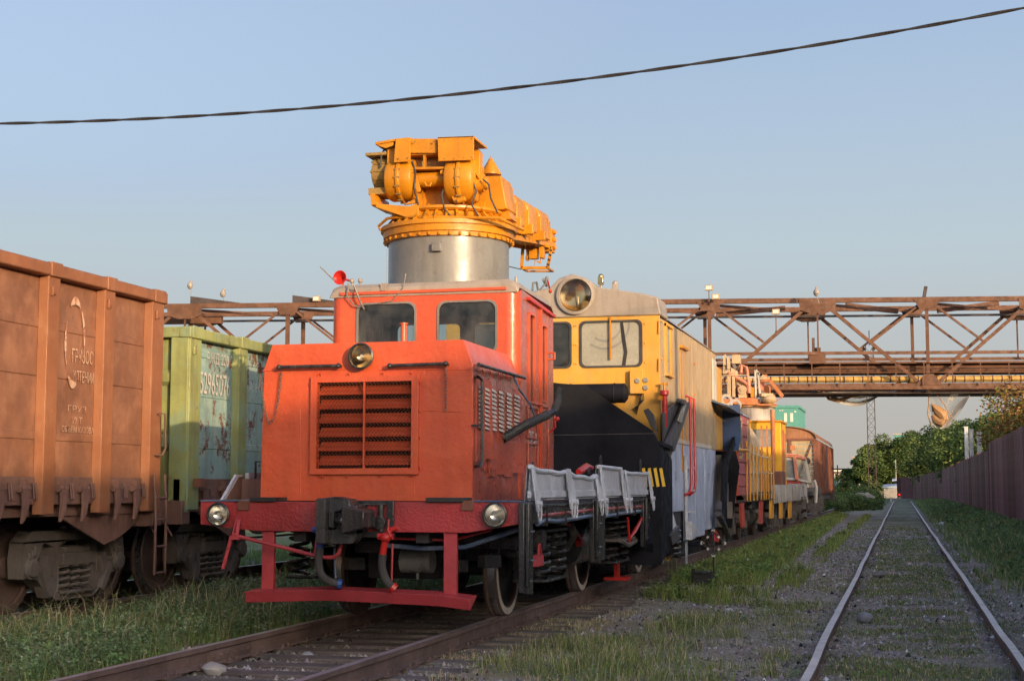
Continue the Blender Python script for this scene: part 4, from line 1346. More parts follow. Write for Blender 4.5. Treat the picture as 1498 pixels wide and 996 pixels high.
# right side of the hood: louvred doors, bars, rods
sx_ = lambda px, py, x=LX1: at(px, py, x=x)
doors = [(694, 702), (703, 712), (713, 722.5), (723.5, 733), (735, 745), (746, 757)]
dz = [(1.75, 2.52), (1.78, 2.52), (1.62, 2.54), (1.64, 2.53), (1.62, 2.50), (1.66, 2.50)]
for (a0, a1), (z0, z1) in zip(doors, dz):
    y0, y1 = sx_(a0, 600).y, sx_(a1, 600).y
    tilt = rnd.uniform(0.006, 0.03)
    b = MB().slab([(LX1 + 0.006, y0 + 0.01, z0), (LX1 + 0.006 + tilt * 2, y1 - 0.01, z0), (LX1 + 0.006 + tilt, y1 - 0.01, z1), (LX1 + 0.006, y0 + 0.01, z1)], (0.012, 0, 0))
    dr = b.build('louvre_door', 'cab_side_red', loco)
    for k in range(10):
        zc = 2.06 + k * 0.040
        ya2, yb2_ = y0 + (y1 - y0) * 0.22, y0 + (y1 - y0) * 0.72
        b = MB().add([(LX1 + 0.03, ya2, zc), (LX1 + 0.03, yb2_, zc), (LX1 + 0.056, yb2_ - 0.01, zc - 0.012), (LX1 + 0.056, ya2 + 0.01, zc - 0.012), (LX1 + 0.028, ya2, zc + 0.022), (LX1 + 0.028, yb2_, zc + 0.022)],
                     [(0, 1, 2, 3), (3, 2, 5, 4), (0, 3, 4), (1, 5, 2)])
        b.build('louvre', 'off_white', dr, smooth=0)
for k, a0 in enumerate((705, 716, 728, 740, 752)):
    q = sx_(a0, 545 + 2 * k, LX1 + 0.02)
    MB().lathe([(0.03, 0), (0.037, 0.006), (0.03, 0.012), (0.023, 0.006), (0.03, 0)], q, (1, 0, 0.2), 12).build('pull_ring', 'orange_red', loco)
    if k in (1, 2, 4):
        q = sx_(a0 - 10, 683, LX1 + 0.015)
        MB().lathe([(0.034, 0), (0.041, 0.006), (0.034, 0.012), (0.028, 0.006), (0.034, 0)], q, (1, 0, 0.1), 12).build('pull_ring', 'cab_side_red', loco)
X2 = LX1 + 0.07
b = MB().tube([sx_(697, 551, LX1), sx_(699, 551, X2), sx_(705, 556, X2), sx_(705, 676, X2), sx_(702, 681, X2), sx_(694, 682, LX1)], 0.014, 8)
b.tube([sx_(690, 622, LX1), sx_(705, 622, X2)], 0.010, 6)
b.build('hand_rail', 'black_gloss', loco)
b = MB().cyl(sx_(700, 533, X2 + 0.03), sx_(768, 553, X2 + 0.02), 0.017, n=10)
b.cyl(sx_(706, 536, X2 + 0.03), sx_(698, 534, LX1 - 0.06), 0.012, n=6)
b.cyl(sx_(768, 553, X2 + 0.02), sx_(757, 548, LX1), 0.012, n=6)
b.build('roof_rod', 'black_gloss', loco)
MB().tube([sx_(750, 547, X2), sx_(760, 570, X2 + 0.05), sx_(775, 590, X2 + 0.08), sx_(783, 610, X2 + 0.1)], 0.010, 6).build('cable', 'pipe_blue', loco)
# wrapped mirror arm
A = [V((-3.72, 13.75, 1.985)), at(770, 621, x=-3.52), at(800, 607, x=-3.40), at(810, 602, x=-3.36), at(815, 590, x=-3.34), at(818, 577, x=-3.33)]
arm = MB().tube([A[0], A[1], A[2], A[3]], [0.038, 0.044, 0.044, 0.040], 8).build('mirror_arm', 'black_gloss', loco)
b = MB()
for i in range(26):
    t = i / 25
    p = A[0].lerp(A[1], t * 2) if t < 0.5 else A[1].lerp(A[2], (t - 0.5) * 2)
    d = (A[2] - A[0]).normalized()
    b.lathe([(0.044, -0.008), (0.048, 0.0), (0.044, 0.008)], p, d + V((0, 0.25, 0)), 10)
b.build('tape_wrap', 'rubber', arm)
b = MB().tube([A[3], A[4], A[5]], [0.038, 0.042, 0.030], 8); b.ob(A[5] + V((0, 0, 0.03)), (0.05, 0.02, 0.09), (0, 1, 0), 0.4)
b.build('arm_end', 'rubber', arm)
MB().sph(at(815, 613, x=-3.6), 0.03, 8, 6).build('side_lamp', 'bright_red', loco)

# cab
cz0, cz1 = 1.39, 3.60
w1 = [fy(524, 446, YC), fy(607, 505, YC)]
wins = [rrect(-5.495, -4.862, 2.90, 3.432, 0.085), rrect(-4.603, -3.985, 2.895, 3.425, 0.085)]
CR = 0.12
b = MB().holed([(LX0 + CR, cz0), (LX1 - CR, cz0), (LX1 - CR, cz1 - 0.02), (LX0 + CR, cz1 - 0.02)], wins, lambda u, w_, d: (u, YC + d, w_), 0.03)
for cx_, a0 in ((LX0 + CR, 180), (LX1 - CR, 270)):
    pts = [(cx_ + CR * math.cos(math.radians(a0 + 15 * i)), YC + CR + CR * math.sin(math.radians(a0 + 15 * i))) for i in range(7)]
    vs = [(p[0], p[1], z) for z in (cz0, cz1 - 0.02) for p in pts]
    b.add(vs, [(i, i + 1, i + 8, i + 7) for i in range(6)])
cf = b.build('cab_front', 'orange_red', loco, smooth=50)
# side walls with door and window openings
ydoor0, ydoor1 = 14.98, 15.42
for s, X_ in ((1, LX1), (-1, LX0)):
    holes = [rrect(14.90, 15.12, 2.42, 3.33, 0.04), rrect(15.45, 15.66, 2.46, 3.27, 0.04)]
    mat_ = 'cab_side_red'
    b = MB().holed([(YC + CR, cz0), (YD, cz0), (YD, cz1 - 0.1), (YC + CR, cz1 - 0.02)], holes, (lambda u, w_, d, X_=X_, s=s: (X_ - s * 0.03 + s * (0.03 - d) if s < 0 else X_ - d, u, w_)), 0.03)
    if s < 0: b.f = [f[::-1] for f in b.f]
    b.build('cab_side', mat_, loco)
    for h in holes:
        ys = [p[0] for p in h]; zs = [p[1] for p in h]
        b = MB().holed([(p[0] + (0.025 if p[0] > (min(ys) + max(ys)) / 2 else -0.025), p[1] + (0.025 if p[1] > (min(zs) + max(zs)) / 2 else -0.025)) for p in h], [[(p[0] + (-0.004 if p[0] > (min(ys) + max(ys)) / 2 else 0.004), p[1]) for p in h]], lambda u, w_, d, X_=X_, s=s: (X_ + s * 0.018 - d * s, u, w_), 0.03)
        if s < 0: b.f = [f[::-1] for f in b.f]
        wf = b.build('window_frame', 'orange_red' if s > 0 else 'cab_side_red', loco)
        MB().box(X_ - 0.016, X_ - 0.010, min(ys), max(ys), min(zs), max(zs)).build('pane', 'window_glass', wf)
# pressed door panels on the right side
for y0, y1, z0, z1 in ((14.80, 15.24, 1.52, 1.98), (14.80, 15.24, 2.02, 2.36), (15.42, 15.72, 1.55, 2.40), (14.80, 15.24, 1.42, 1.50)):
    b = MB()
    for a, c_, e, g in ((y0, y1, z1 - 0.02, z1), (y0, y1, z0, z0 + 0.02), (y0, y0 + 0.012, z0 + 0.02, z1 - 0.02), (y1 - 0.012, y1, z0 + 0.02, z1 - 0.02)):
        b.box(LX1 + 0.002, LX1 + 0.022, a, c_, e, g)
    b.build('door_moulding', 'cab_side_red', loco, bev=0.004)
qa, qb = at(773, 653, x=LX1 + 0.004), at(787, 632, x=LX1 + 0.004)
text('side_letters', 'ПГ-01', 'lettering_white', loco, qa, (0, 1, 0), (0, 0, 1), qb.z - qa.z, qb.y - qa.y)
MB().box(LX1 + 0.001, LX1 + 0.03, 15.37, 15.39, cz0, 3.45).build('door_edge', 'orange_red', loco)
b = MB().tube([(LX1, 15.80, 3.0), (LX1 + 0.07, 15.80, 3.0), (LX1 + 0.07, 15.80, 2.93), (LX1, 15.80, 2.93)], 0.012, 6)
b.cyl((LX1, 15.1, 2.40), (LX1 + 0.05, 15.40, 2.40), 0.009, n=6)
b.build('door_latch', 'orange_red', loco)
MB().tube([(LX1, 15.86, 2.35), (LX1 + 0.05, 15.86, 2.33), (LX1 + 0.06, 15.86, 2.18), (LX1, 15.86, 2.12)], 0.012, 6).build('door_pull', 'bright_red', loco)
# rear wall with window, interior
b = MB().holed([(LX0 + 0.0, cz0), (LX1 - 0.0, cz0), (LX1 - 0.0, cz1 - 0.1), (LX0, cz1 - 0.1)], [rrect(-5.6, -4.84, 2.55, 3.38, 0.06), rrect(-4.66, -3.9, 2.55, 3.38, 0.06)], lambda u, w_, d: (u, YD + d, w_), 0.03)
b.build('cab_rear', 'cab_side_red', loco)
for x0, x1 in ((-5.6, -4.84), (-4.66, -3.9)):
    MB().box(x0, x1, YD + 0.012, YD + 0.018, 2.55, 3.38).build('pane', 'window_glass', loco)
for k, h in enumerate(wins):
    xs_ = [p[0] for p in h]; zs = [p[1] for p in h]
    cxx, czz = (min(xs_) + max(xs_)) / 2, (min(zs) + max(zs)) / 2
    big = [(cxx + (p[0] - cxx) * 1.055, czz + (p[1] - czz) * 1.06) for p in h]
    sml = [(cxx + (p[0] - cxx) * 0.985, czz + (p[1] - czz) * 0.985) for p in h]
    b = MB().holed(big, [sml], lambda u, w_, d: (u, YC - 0.012 + d, w_), 0.02)
    wf = b.build('window_frame', 'rubber' if False else 'pedestal_grey', cf)
    MB().box(min(xs_), max(xs_), YC + 0.012, YC + 0.018, min(zs), max(zs)).build('pane', 'window_glass', cf)
b = MB().box(LX0 + 0.05, LX1 - 0.05, YC + 0.06, YD - 0.05, 1.39, 1.9)
b.box(LX0 + 0.035, LX1 - 0.035, YC + 0.04, YD - 0.01, 3.50, 3.52)
b.box(LX0 + 0.2, LX1 - 0.2, YC + 0.06, YC + 0.4, 1.9, 2.72)
b.build('control_desk', 'interior', loco)
b = MB().box(-5.35, -4.95, 15.3, 15.4, 2.3, 3.0); b.box(-4.5, -4.1, 15.3, 15.4, 2.3, 3.0)
b.build('seat', 'black_matt', loco, bev=0.03)
b = MB().cyl((-4.93, YC - 0.16, 2.84), (-4.93, YC - 0.16, 3.20), 0.032, n=12); b.lathe([(0.045, 0), (0.045, 0.015), (0, 0.015)], (-4.93, YC - 0.16, 3.19), (0, 0, 1), 12)
b.build('exhaust_stub', 'orange_red', loco)
b = MB()
b.tube([(-5.52, YC - 0.02, 3.58), (-5.50, YC - 0.10, 3.62), (-5.44, YC - 0.08, 3.45), (-5.42, YC - 0.02, 3.38)], 0.010, 6)
b.tube([(-5.60, YC - 0.02, 3.66), (-5.60, YC - 0.06, 3.52), (-5.52, YC - 0.05, 3.42), (-5.46, YC - 0.02, 3.40)], 0.008, 6)
b.tube([(-5.3, YC - 0.02, 3.43), (-5.1, YC - 0.03, 3.46), (-4.98, YC - 0.03, 3.60), (-4.96, YC - 0.02, 3.74)], 0.005, 5)
b.build('wiring', 'pedestal_grey', loco)
MB().box(-4.0 + 0.02, -3.80, YC - 0.14, YC - 0.01, 2.745, 2.755).build('wiper', 'black_matt', loco)
# roof
b = MB()
rp = [(LX0 - 0.01, cz1 - 0.045), (LX0 + 0.02, cz1 + 0.02), (LX0 + 0.10, cz1 + 0.055), (LX1 - 0.10, cz1 + 0.055), (LX1 - 0.02, cz1 + 0.02), (LX1 + 0.01, cz1 - 0.045)]
vs = []
for yq, dz_ in ((YC - 0.01, -0.05), (YC + 0.04, -0.005), (YC + 0.15, 0.0), (YD - 0.10, -0.04), (YD + 0.03, -0.09)):
    vs += [(p[0], yq, p[1] + dz_ + (0.0 if i in (0, 5) else 0.0)) for i, p in enumerate(rp)]
fs = [(i * 6 + j, i * 6 + j + 1, (i + 1) * 6 + j + 1, (i + 1) * 6 + j) for i in range(4) for j in range(5)]
fs += [(5, 4, 3, 2, 1, 0), (24, 25, 26, 27, 28, 29), tuple([0, 6, 12, 18, 24, 29, 23, 17, 11, 5])]
b.add(vs, fs)
b.build('roof', 'cap_grey', loco, bev=0.01)
MB().box(LX0 + 0.12, LX1 - 0.12, YC - 0.03, YC - 0.002, cz1 - 0.065, cz1 - 0.035).build('rain_gutter', 'orange_red', loco)
MB().slab([(LX1 + 0.002, YC + 0.35, cz1 - 0.10), (LX1 + 0.002, YD, cz1 - 0.155), (LX1 + 0.002, YD, cz1 - 0.185), (LX1 + 0.002, YC + 0.35, cz1 - 0.13)], (0.035, 0, 0)).build('rain_gutter', 'bright_red', loco)
# horn, aerials, roof fittings
q = at(497, 406, y=YC + 0.15)
b = MB().lathe([(0.012, -0.30), (0.014, -0.12), (0.03, -0.05), (0.055, -0.015), (0.078, 0.0), (0.070, 0.0), (0.02, -0.07), (0.0, -0.09)], q, (-0.05, -1, 0), 24)
hn = b.build('horn', 'bright_red', loco)
b = MB().cyl((q.x, q.y + 0.1, q.z - 0.02), (q.x, q.y + 0.1, cz1), 0.012, n=6); b.build('horn_bracket', 'orange_red', hn)
a = at(468, 390, y=YC + 0.1)
MB().cyl(a, (q.x - 0.06, q.y, q.z - 0.03), 0.006, 0.010, 6).build('aerial', 'pedestal_grey', loco)
b = MB()
for px in (515, 527):
    q = at(px, 410, y=YC + 0.15)
    b.cyl((q.x, q.y, cz1), (q.x, q.y, cz1 + 0.10), 0.012, n=6); b.sph((q.x, q.y, cz1 + 0.11), 0.028, 8, 6)
q = at(566, 400, y=YC + 0.1); b.cyl((q.x, q.y, cz1), (q.x, q.y, cz1 + 0.45), 0.003, n=4); b.ob((q.x, q.y - 0.1, cz1 + 0.01), (0.05, 0.05, 0.08))
q = at(755, 405, y=YC + 0.3); b.cyl((q.x, q.y, cz1), (q.x, q.y, cz1 + 0.11), 0.016, n=8)
b.build('roof_fitting', 'cap_grey', loco)
# cock and whistle at the rear right of the roof
b = MB().tube([at(779, 425, x=LX1 - 0.05), at(780, 414, x=LX1 - 0.05), at(785, 413, x=LX1 - 0.05), at(787, 424, x=LX1 - 0.05)], 0.013, 6)
b.tube([at(790, 424, x=LX1 - 0.05), at(797, 416, x=LX1 - 0.05), at(800, 408, x=LX1 - 0.05)], 0.012, 6)
b.sph(at(800, 407, x=LX1 - 0.05), 0.022, 8, 6); b.cyl(at(795, 409, x=LX1 - 0.05), at(800, 418, x=LX1 - 0.05), 0.018, n=8)
b.build('whistle', 'pedestal_grey', loco)
b = MB().cyl(at(801, 410, x=LX1 - 0.05), at(804, 422, x=LX1 - 0.05), 0.010, n=6); b.sph(at(805, 426, x=LX1 - 0.05), 0.022, 8, 6)
b.build('whistle_valve', 'bright_red', loco)

# ---- crane: grey pedestal, slewing ring, winch, counter box, boom
PX_, PY_, PR = -4.76, 15.30, 0.665
b = MB().cyl((PX_, PY_, cz1 - 0.1), (PX_, PY_, 4.23), PR, n=64)
pd = b.build('crane_pedestal', 'pedestal_grey', loco, smooth=40)
q = at(639, 361, y=14.62)
MB().box(q.x - 0.05, q.x + 0.05, 14.585, 14.68, q.z - 0.05, q.z + 0.04).build('junction_box', 'pedestal_grey', pd, bev=0.006)

b = MB().lathe([(PR - 0.02, -0.05), (PR + 0.03, -0.05), (PR + 0.03, 0.0), (PR + 0.055, 0.0), (PR + 0.06, 0.07), (PR + 0.085, 0.075), (PR + 0.085, 0.12), (PR + 0.05, 0.13), (PR - 0.05, 0.15), (PR - 0.10, 0.26), (0, 0.26)], (PX_, PY_, 4.22), (0, 0, 1), 72)
ring = b.build('slewing_ring', 'crane_yellow', loco, smooth=30)
b = MB()
for k in range(40):
    t = 2 * PI * k / 40
    c_ = V((PX_ + (PR + 0.045) * math.cos(t), PY_ + (PR + 0.045) * math.sin(t), 4.175))
    b.cyl(c_, c_ + V((0, 0, 0.03)), 0.014, n=6)
b.build('ring_bolt', 'crane_yellow', ring)
b = MB()
for k in range(36):
    t = 2 * PI * (k + 0.5) / 36
    m_ = Matrix.Rotation(t, 3, 'Z')
    pts = [V((PX_, PY_, 0)) + m_ @ V((rr, -0.012, zz_)) for rr, zz_ in ((PR + 0.05, 4.345), (PR - 0.10, 4.345), (PR - 0.10, 4.46), (PR - 0.05, 4.46))]
    b.slab(pts, m_ @ V((0, 0.024, 0)))
b.build('ring_gusset', 'crane_yellow', ring, smooth=0)
b = MB().lathe([(0, 0), (PR - 0.06, 0), (PR - 0.03, 0.02), (PR - 0.03, 0.045), (0, 0.05)], (PX_, PY_, 4.46), (0, 0, 1), 48)
b.build('turntable', 'crane_yellow', loco, smooth=30)
# walkway tube round the turntable
b = MB()
rr = PR + 0.12
pts = [(PX_ + rr * math.cos(t), PY_ + rr * math.sin(t), 4.50) for t in [math.radians(a) for a in range(190, 355, 11)]]
b.tube([at(579, 318, y=14.75), at(566, 320, y=14.8), at(554, 331, y=14.9), at(556, 336, y=14.9), at(568, 336, y=15.0)], 0.016, 8)
b.tube([at(579, 318, y=14.75), at(650, 318, y=14.62), at(730, 319, y=14.75), at(752, 330, y=15.0), at(765, 336, y=15.3)], 0.018, 8)
b.build('guard_tube', 'crane_yellow', loco)
# column under the winch
YW = 14.70
wz = lambda px, py, y=YW: at(px, py, y=y)


def quadslab(mb, pxs, y, dy):
    return mb.slab([at(a_, b_, y=y) for a_, b_ in pxs], (0, dy, 0))


cr = 'crane_yellow'
b = MB()
quadslab(b, [(613, 272), (668, 272), (668, 320), (613, 320)], 14.95, 0.5)
quadslab(b, [(611, 270), (617, 270), (617, 320), (611, 320)], 14.86, 0.6)
quadslab(b, [(655, 308), (668, 300), (672, 320), (655, 320)], 14.85, 0.1)
b.build('crane_column', cr, loco, bev=0.006)
# left outrigger tray holding the motor
b = MB()
quadslab(b, [(541, 283), (546, 283), (549, 299), (543, 301)], 14.62, 0.5)
quadslab(b, [(546, 281), (552, 298), (598, 302), (612, 297), (612, 319), (594, 318), (549, 303)], 14.68, 0.03)
quadslab(b, [(546, 281), (552, 298), (598, 302), (612, 297), (612, 319), (594, 318), (549, 303)], 15.12, 0.03)
quadslab(b, [(547, 299), (610, 315), (610, 319), (594, 318), (549, 303)], 14.71, 0.42)
quadslab(b, [(590, 300), (612, 288), (612, 297)], 14.70, 0.03)
b.build('motor_tray', cr, loco, bev=0.004)
# electric motor (cast, darker)
q0 = wz(560, 256, 14.95)
b = MB().cyl((q0.x - 0.06, 14.95, q0.z), (q0.x + 0.14, 14.95, q0.z), 0.19, n=24)
b.lathe([(0.0, 0.02), (0.15, 0.02), (0.17, 0.0)], (q0.x - 0.06, 14.95, q0.z), (-1, 0, 0), 20)
b.box(q0.x - 0.12, q0.x + 0.12, 14.72, 15.04, q0.z + 0.17, q0.z + 0.20)
b.box(q0.x - 0.08, q0.x + 0.12, 14.72, 15.04, q0.z - 0.26, q0.z - 0.19)
for k in range(7):
    t = math.radians(-60 + 40 * k)
    b.sph((q0.x - 0.07, 14.95 + 0.18 * math.cos(t), q0.z + 0.18 * math.sin(t)), 0.016, 6, 4)
for k in range(14):
    t = 2 * PI * k / 14
    b.beam((q0.x - 0.04, 14.95 + 0.19 * math.cos(t), q0.z + 0.19 * math.sin(t)), (q0.x + 0.13, 14.95 + 0.19 * math.cos(t), q0.z + 0.19 * math.sin(t)), 0.01, 0.02, (0, math.cos(t), math.sin(t)))
b.build('winch_motor', 'motor_olive', loco)


def housing(name, pxc, r_px, x0px, x1px, flat=None, zc=None):
    """gear housing: drum lying along x between two pixel columns on the plane y=YW"""
    c0 = wz(x0px, pxc)
    c1 = wz(x1px, pxc)
    r = r_px / 146.0
    b = MB()
    yc0 = YW + r * 0.62
    b.lathe([(0, -0.012), (r * 0.80, -0.012), (r * 0.93, 0.0), (r, 0.03), (r, (c1.x - c0.x) * 0.5 - 0.02), (r + 0.018, (c1.x - c0.x) * 0.5 - 0.018), (r + 0.018, (c1.x - c0.x) * 0.5 + 0.018), (r, (c1.x - c0.x) * 0.5 + 0.02), (r, c1.x - c0.x - 0.03), (r * 0.93, c1.x - c0.x), (r * 0.8, c1.x - c0.x + 0.012), (0, c1.x - c0.x + 0.012)], (c0.x, yc0, c0.z), (1, 0, 0), 36)
    return b, c0, c1, r, yc0


b, c0, c1, r, y0 = housing('gear_housing', 262, 33, 565, 603)
b.slab([(c0.x, YW + 0.02, c0.z), (c1.x - 0.06, YW + 0.02, c0.z), (c1.x - 0.06, YW + 0.02, c0.z + 0.36), (c0.x, YW + 0.02, c0.z + 0.33)], (0, 0.35, 0))
b.slab([(c1.x - 0.06, YW - 0.01, c0.z + 0.15), (c1.x + 0.02, YW - 0.01, c0.z + 0.12), (c1.x + 0.10, YW - 0.01, c0.z - 0.15), (c1.x + 0.06, YW - 0.01, c0.z - 0.17), (c1.x - 0.02, YW - 0.01, c0.z)], (0, 0.03, 0))
b.cyl((c0.x + 0.06, YW - 0.03, c0.z + 0.06), (c1.x + 0.02, YW - 0.03, c0.z + 0.06), 0.022, n=10)
b.ob((c0.x + 0.14, YW - 0.02, c0.z + 0.03), (0.05, 0.05, 0.10))
b.build('gear_housing', cr, loco, bev=0.006)
b, c0, c1, r, y0 = housing('gear_housing', 262, 36, 652, 692)
b.slab([(c0.x - 0.0, YW + 0.0, c0.z - 0.08), (c0.x + 0.10, YW + 0.0, c0.z - 0.27), (c0.x + 0.14, YW, c0.z - 0.27), (c0.x + 0.14, YW, c0.z + 0.18), (c0.x - 0.0, YW + 0.0, c0.z + 0.18)], (0, 0.20, 0))
b.cyl((c0.x + 0.02, YW - 0.03, c0.z + 0.07), (c1.x - 0.05, YW - 0.03, c0.z + 0.07), 0.024, n=10)
b.cyl((c0.x + 0.13, YW - 0.03, c0.z - 0.11), (c0.x + 0.22, YW - 0.03, c0.z - 0.11), 0.022, n=10)
b.cyl((c0.x + 0.14, YW - 0.03, c0.z - 0.25), (c0.x + 0.23, YW - 0.03, c0.z - 0.23), 0.028, n=10)
b.cyl((c1.x, y0 + 0.02, c0.z - 0.03), (c1.x + 0.08, y0 + 0.02, c0.z - 0.03), 0.10, n=20)
b.cyl((c1.x + 0.08, y0 + 0.02, c0.z - 0.03), (c1.x + 0.12, y0 + 0.02, c0.z - 0.03), 0.07, n=20)
b.build('gear_housing', cr, loco, bev=0.006)
for pxm, r_ in ((584, 0.215), (672, 0.235)):
    cc_ = wz(pxm, 262)
    yq0 = YW + r_ * 0.66
    for k in range(16):
        t = 2 * PI * k / 16
        p_ = V((cc_.x, yq0 - (r_ + 0.022) * math.cos(t), cc_.z + (r_ + 0.022) * math.sin(t)))
        if p_.y > yq0 + 0.02: continue
        MB().cyl(p_ - V((0.03, 0, 0)), p_ + V((0.03, 0, 0)), 0.011, n=6).build('housing_bolt', 'motor_olive', loco)
for k, pts_ in enumerate((((603, 236), (608, 252), (606, 275), (612, 300)), ((652, 268), (646, 285), (650, 305), (660, 318)), ((690, 262), (697, 280), (690, 300), (700, 316)), ((566, 215), (558, 225), (557, 245)), ((706, 262), (715, 270), (718, 290), (728, 312)))):
    MB().tube([wz(a_, b_, YW - 0.02 + 0.05 * (k > 2)) for a_, b_ in pts_], 0.010, 6).build('hydraulic_hose', 'rubber', loco)
for px_, py_ in ((650, 232), (664, 232), (678, 231), (690, 230), (650, 205), (690, 203), (582, 232), (596, 231), (606, 207), (634, 207)):
    q_ = wz(px_, py_, YW - 0.105); MB().cyl(q_, q_ + V((0, 0.02, 0)), 0.008, n=6).build('cover_screw', 'motor_olive', loco)
# drum, rope and lower tube
p, q = wz(600, 238), wz(655, 238)
b = MB().cyl((p.x, YW + 0.25, p.z), (q.x, YW + 0.25, p.z), 0.13, n=24)
dr = b.build('rope_drum', cr, loco)
b = MB()
k = int((q.x - p.x) / 0.014)
for i in range(k):
    b.lathe([(0.13, -0.006), (0.139, 0.0), (0.13, 0.006)], (p.x + 0.01 + i * 0.014, YW + 0.25, p.z), (1, 0, 0), 16)
b.build('wire_rope', 'rusty_cream', dr)
p, q = wz(597, 261), wz(658, 261)
MB().cyl((p.x, YW + 0.12, p.z), (q.x, YW + 0.12, p.z), 0.085, n=24).build('cross_tube', cr, loco)
b = MB()
quadslab(b, [(594, 245), (651, 244), (651, 247), (594, 248)], YW - 0.02, 0.2)
quadslab(b, [(619, 226), (622, 226), (622, 246), (619, 246)], YW - 0.015, 0.05)
quadslab(b, [(597, 224), (643, 223), (643, 226), (597, 227)], YW - 0.02, 0.2)
b.tube([wz(621, 267), wz(624, 272), wz(629, 272), wz(631, 267)], 0.010, 6)
b.cyl(wz(603, 260, YW), wz(603, 260, YW + 0.1), 0.02, n=8); b.cyl(wz(647, 252, YW - 0.02), wz(647, 252, YW + 0.1), 0.025, n=8)
b.build('winch_frame', cr, loco)
# weather covers
b = MB()
quadslab(b, [(579, 203), (600, 201), (600, 236), (576, 238)], YW - 0.09, 0.02)
b.slab([at(549, 208, y=YW - 0.07), at(579, 203, y=YW - 0.085), at(600, 201, y=YW - 0.085), at(600, 203, y=YW - 0.085), at(579, 206, y=YW - 0.085), at(549, 212, y=YW - 0.07)], (0, 0.5, 0))
b.slab([at(550, 212, y=YW - 0.06), at(575, 206, y=YW - 0.06), at(575, 213, y=YW - 0.06), at(564, 217, y=YW - 0.06)], (0, 0.02, 0))
b.build('winch_cover', cr, loco, bev=0.003)
b = MB()
quadslab(b, [(600, 203), (639, 203), (639, 224), (600, 224)], YW - 0.05, 0.42)
b.build('winch_cover', cr, loco, bev=0.004)
b = MB()
quadslab(b, [(640, 201), (693, 199), (693, 234), (641, 236)], YW - 0.10, 0.02)
b.slab([at(640, 201, y=YW - 0.10), at(693, 199, y=YW - 0.10), at(693, 201, y=YW - 0.10), at(640, 203, y=YW - 0.10)], (0, 0.55, 0.0))
b.slab([at(693, 199, y=YW - 0.09), at(705, 209, y=YW - 0.09), at(705, 212, y=YW - 0.09), at(693, 202, y=YW - 0.09)], (0, 0.22, 0))
b.build('winch_cover', cr, loco, bev=0.003)
b = MB()
b.slab([at(693, 217, y=YW + 0.05), at(697, 216, y=YW + 0.05), at(702, 222, y=YW + 0.05), at(701, 262, y=YW + 0.05), at(695, 254, y=YW + 0.05)], (0, 0.12, 0))
b.ob(wz(704, 228, YW + 0.25), (0.02, 0.03, 0.03)); quadslab(b, [(701, 242), (705, 243), (704, 258), (701, 262)], YW + 0.1, 0.1)
b.build('end_plate', cr, loco, bev=0.004)
# counter box with a pyramid cap, right of the winch
b = MB()
b.slab([at(704, 258, y=15.15), at(733, 257, y=15.15), at(742, 305, y=15.15), at(690, 312, y=15.15), at(692, 285, y=15.15)], (0, 0.42, 0))
b.build('counter_box', cr, loco, bev=0.012)
q = at(718, 254, y=15.30)
b = MB().lathe([(0.0, 0.17), (0.02, 0.165), (0.115, 0.0), (0.115, -0.02), (0.0, -0.02)], (q.x, 15.30, q.z), (0, 0, 1), 24)
b.cyl((q.x, 15.30, q.z + 0.16), (q.x, 15.30, q.z + 0.20), 0.006, n=5)
b.build('cone_cap', cr, loco)
b = MB()
quadslab(b, [(728, 305), (742, 303), (748, 320), (730, 322)], 15.25, 0.25)
b.box(-4.75, -4.3, 15.1, 15.7, 4.50, 4.60)
b.build('box_foot', cr, loco)
# boom: telescopic box with domed covers along its top
bx = -4.40
def by(px, x=bx): return at(px, 350, x=x).y
ys_ = [15.55, 15.95, 16.45, 17.0, 17.6, 18.1]
def shear(mb, k=0.06):
    mb.v = [(v[0], v[1], v[2] + k * (v[1] - 15.6)) for v in mb.v]
    return mb


shear(MB().box(bx - 0.19, bx + 0.16, 15.35, 18.05, 4.42, 4.62)).build('boom', cr, loco, bev=0.01)
b = MB().box(bx - 0.24, bx + 0.21, 15.45, 16.0, 4.38, 4.72)
b.cyl((bx + 0.12, 15.62, 4.78), (bx + 0.26, 15.62, 4.78), 0.12, n=20)
for k in range(8):
    t = 2 * PI * k / 8
    b.cyl((bx + 0.26, 15.62 + 0.085 * math.cos(t), 4.78 + 0.085 * math.sin(t)), (bx + 0.275, 15.62 + 0.085 * math.cos(t), 4.78 + 0.085 * math.sin(t)), 0.012, n=6)
b.cyl((bx - 0.2, 15.62, 4.78), (bx + 0.12, 15.62, 4.78), 0.10, n=20)
b.box(bx + 0.05, bx + 0.2, 15.8, 15.95, 4.62, 4.85)
b.build('boom_drive', cr, loco, bev=0.006)
for y0, y1 in ((16.0, 16.35), (16.55, 16.95), (17.15, 17.65)):
    b = MB().box(bx - 0.10, bx + 0.24, y0, y1, 4.50, 4.74)
    b.lathe([(0, 0), (0.11, 0), (0.13, 0.02), (0.13, y1 - y0 - 0.04), (0.08, y1 - y0), (0, y1 - y0)], (bx + 0.10, y0 + 0.02, 4.74), (0, 1, 0), 20)
    b.box(bx + 0.10, bx + 0.29, y0 - 0.02, y0 + 0.06, 4.44, 4.56)
    shear(b, 0.04)
    b.build('boom_cover', cr, loco, bev=0.01)
b = MB().beam((bx + 0.08, 15.4, 4.33), (bx + 0.20, 18.05, 4.36), 0.03, 0.06)
b.beam((bx - 0.16, 15.4, 4.30), (bx - 0.10, 18.05, 4.33), 0.03, 0.06)
b.box(bx - 0.12, bx + 0.10, 15.6, 17.9, 4.33, 4.345)
b.cyl((bx + 0.26, 15.3, 4.36), (bx + 0.26, 15.75, 4.40), 0.055, n=12)
shear(b, 0.095)
b.build('boom_rail', cr, loco)
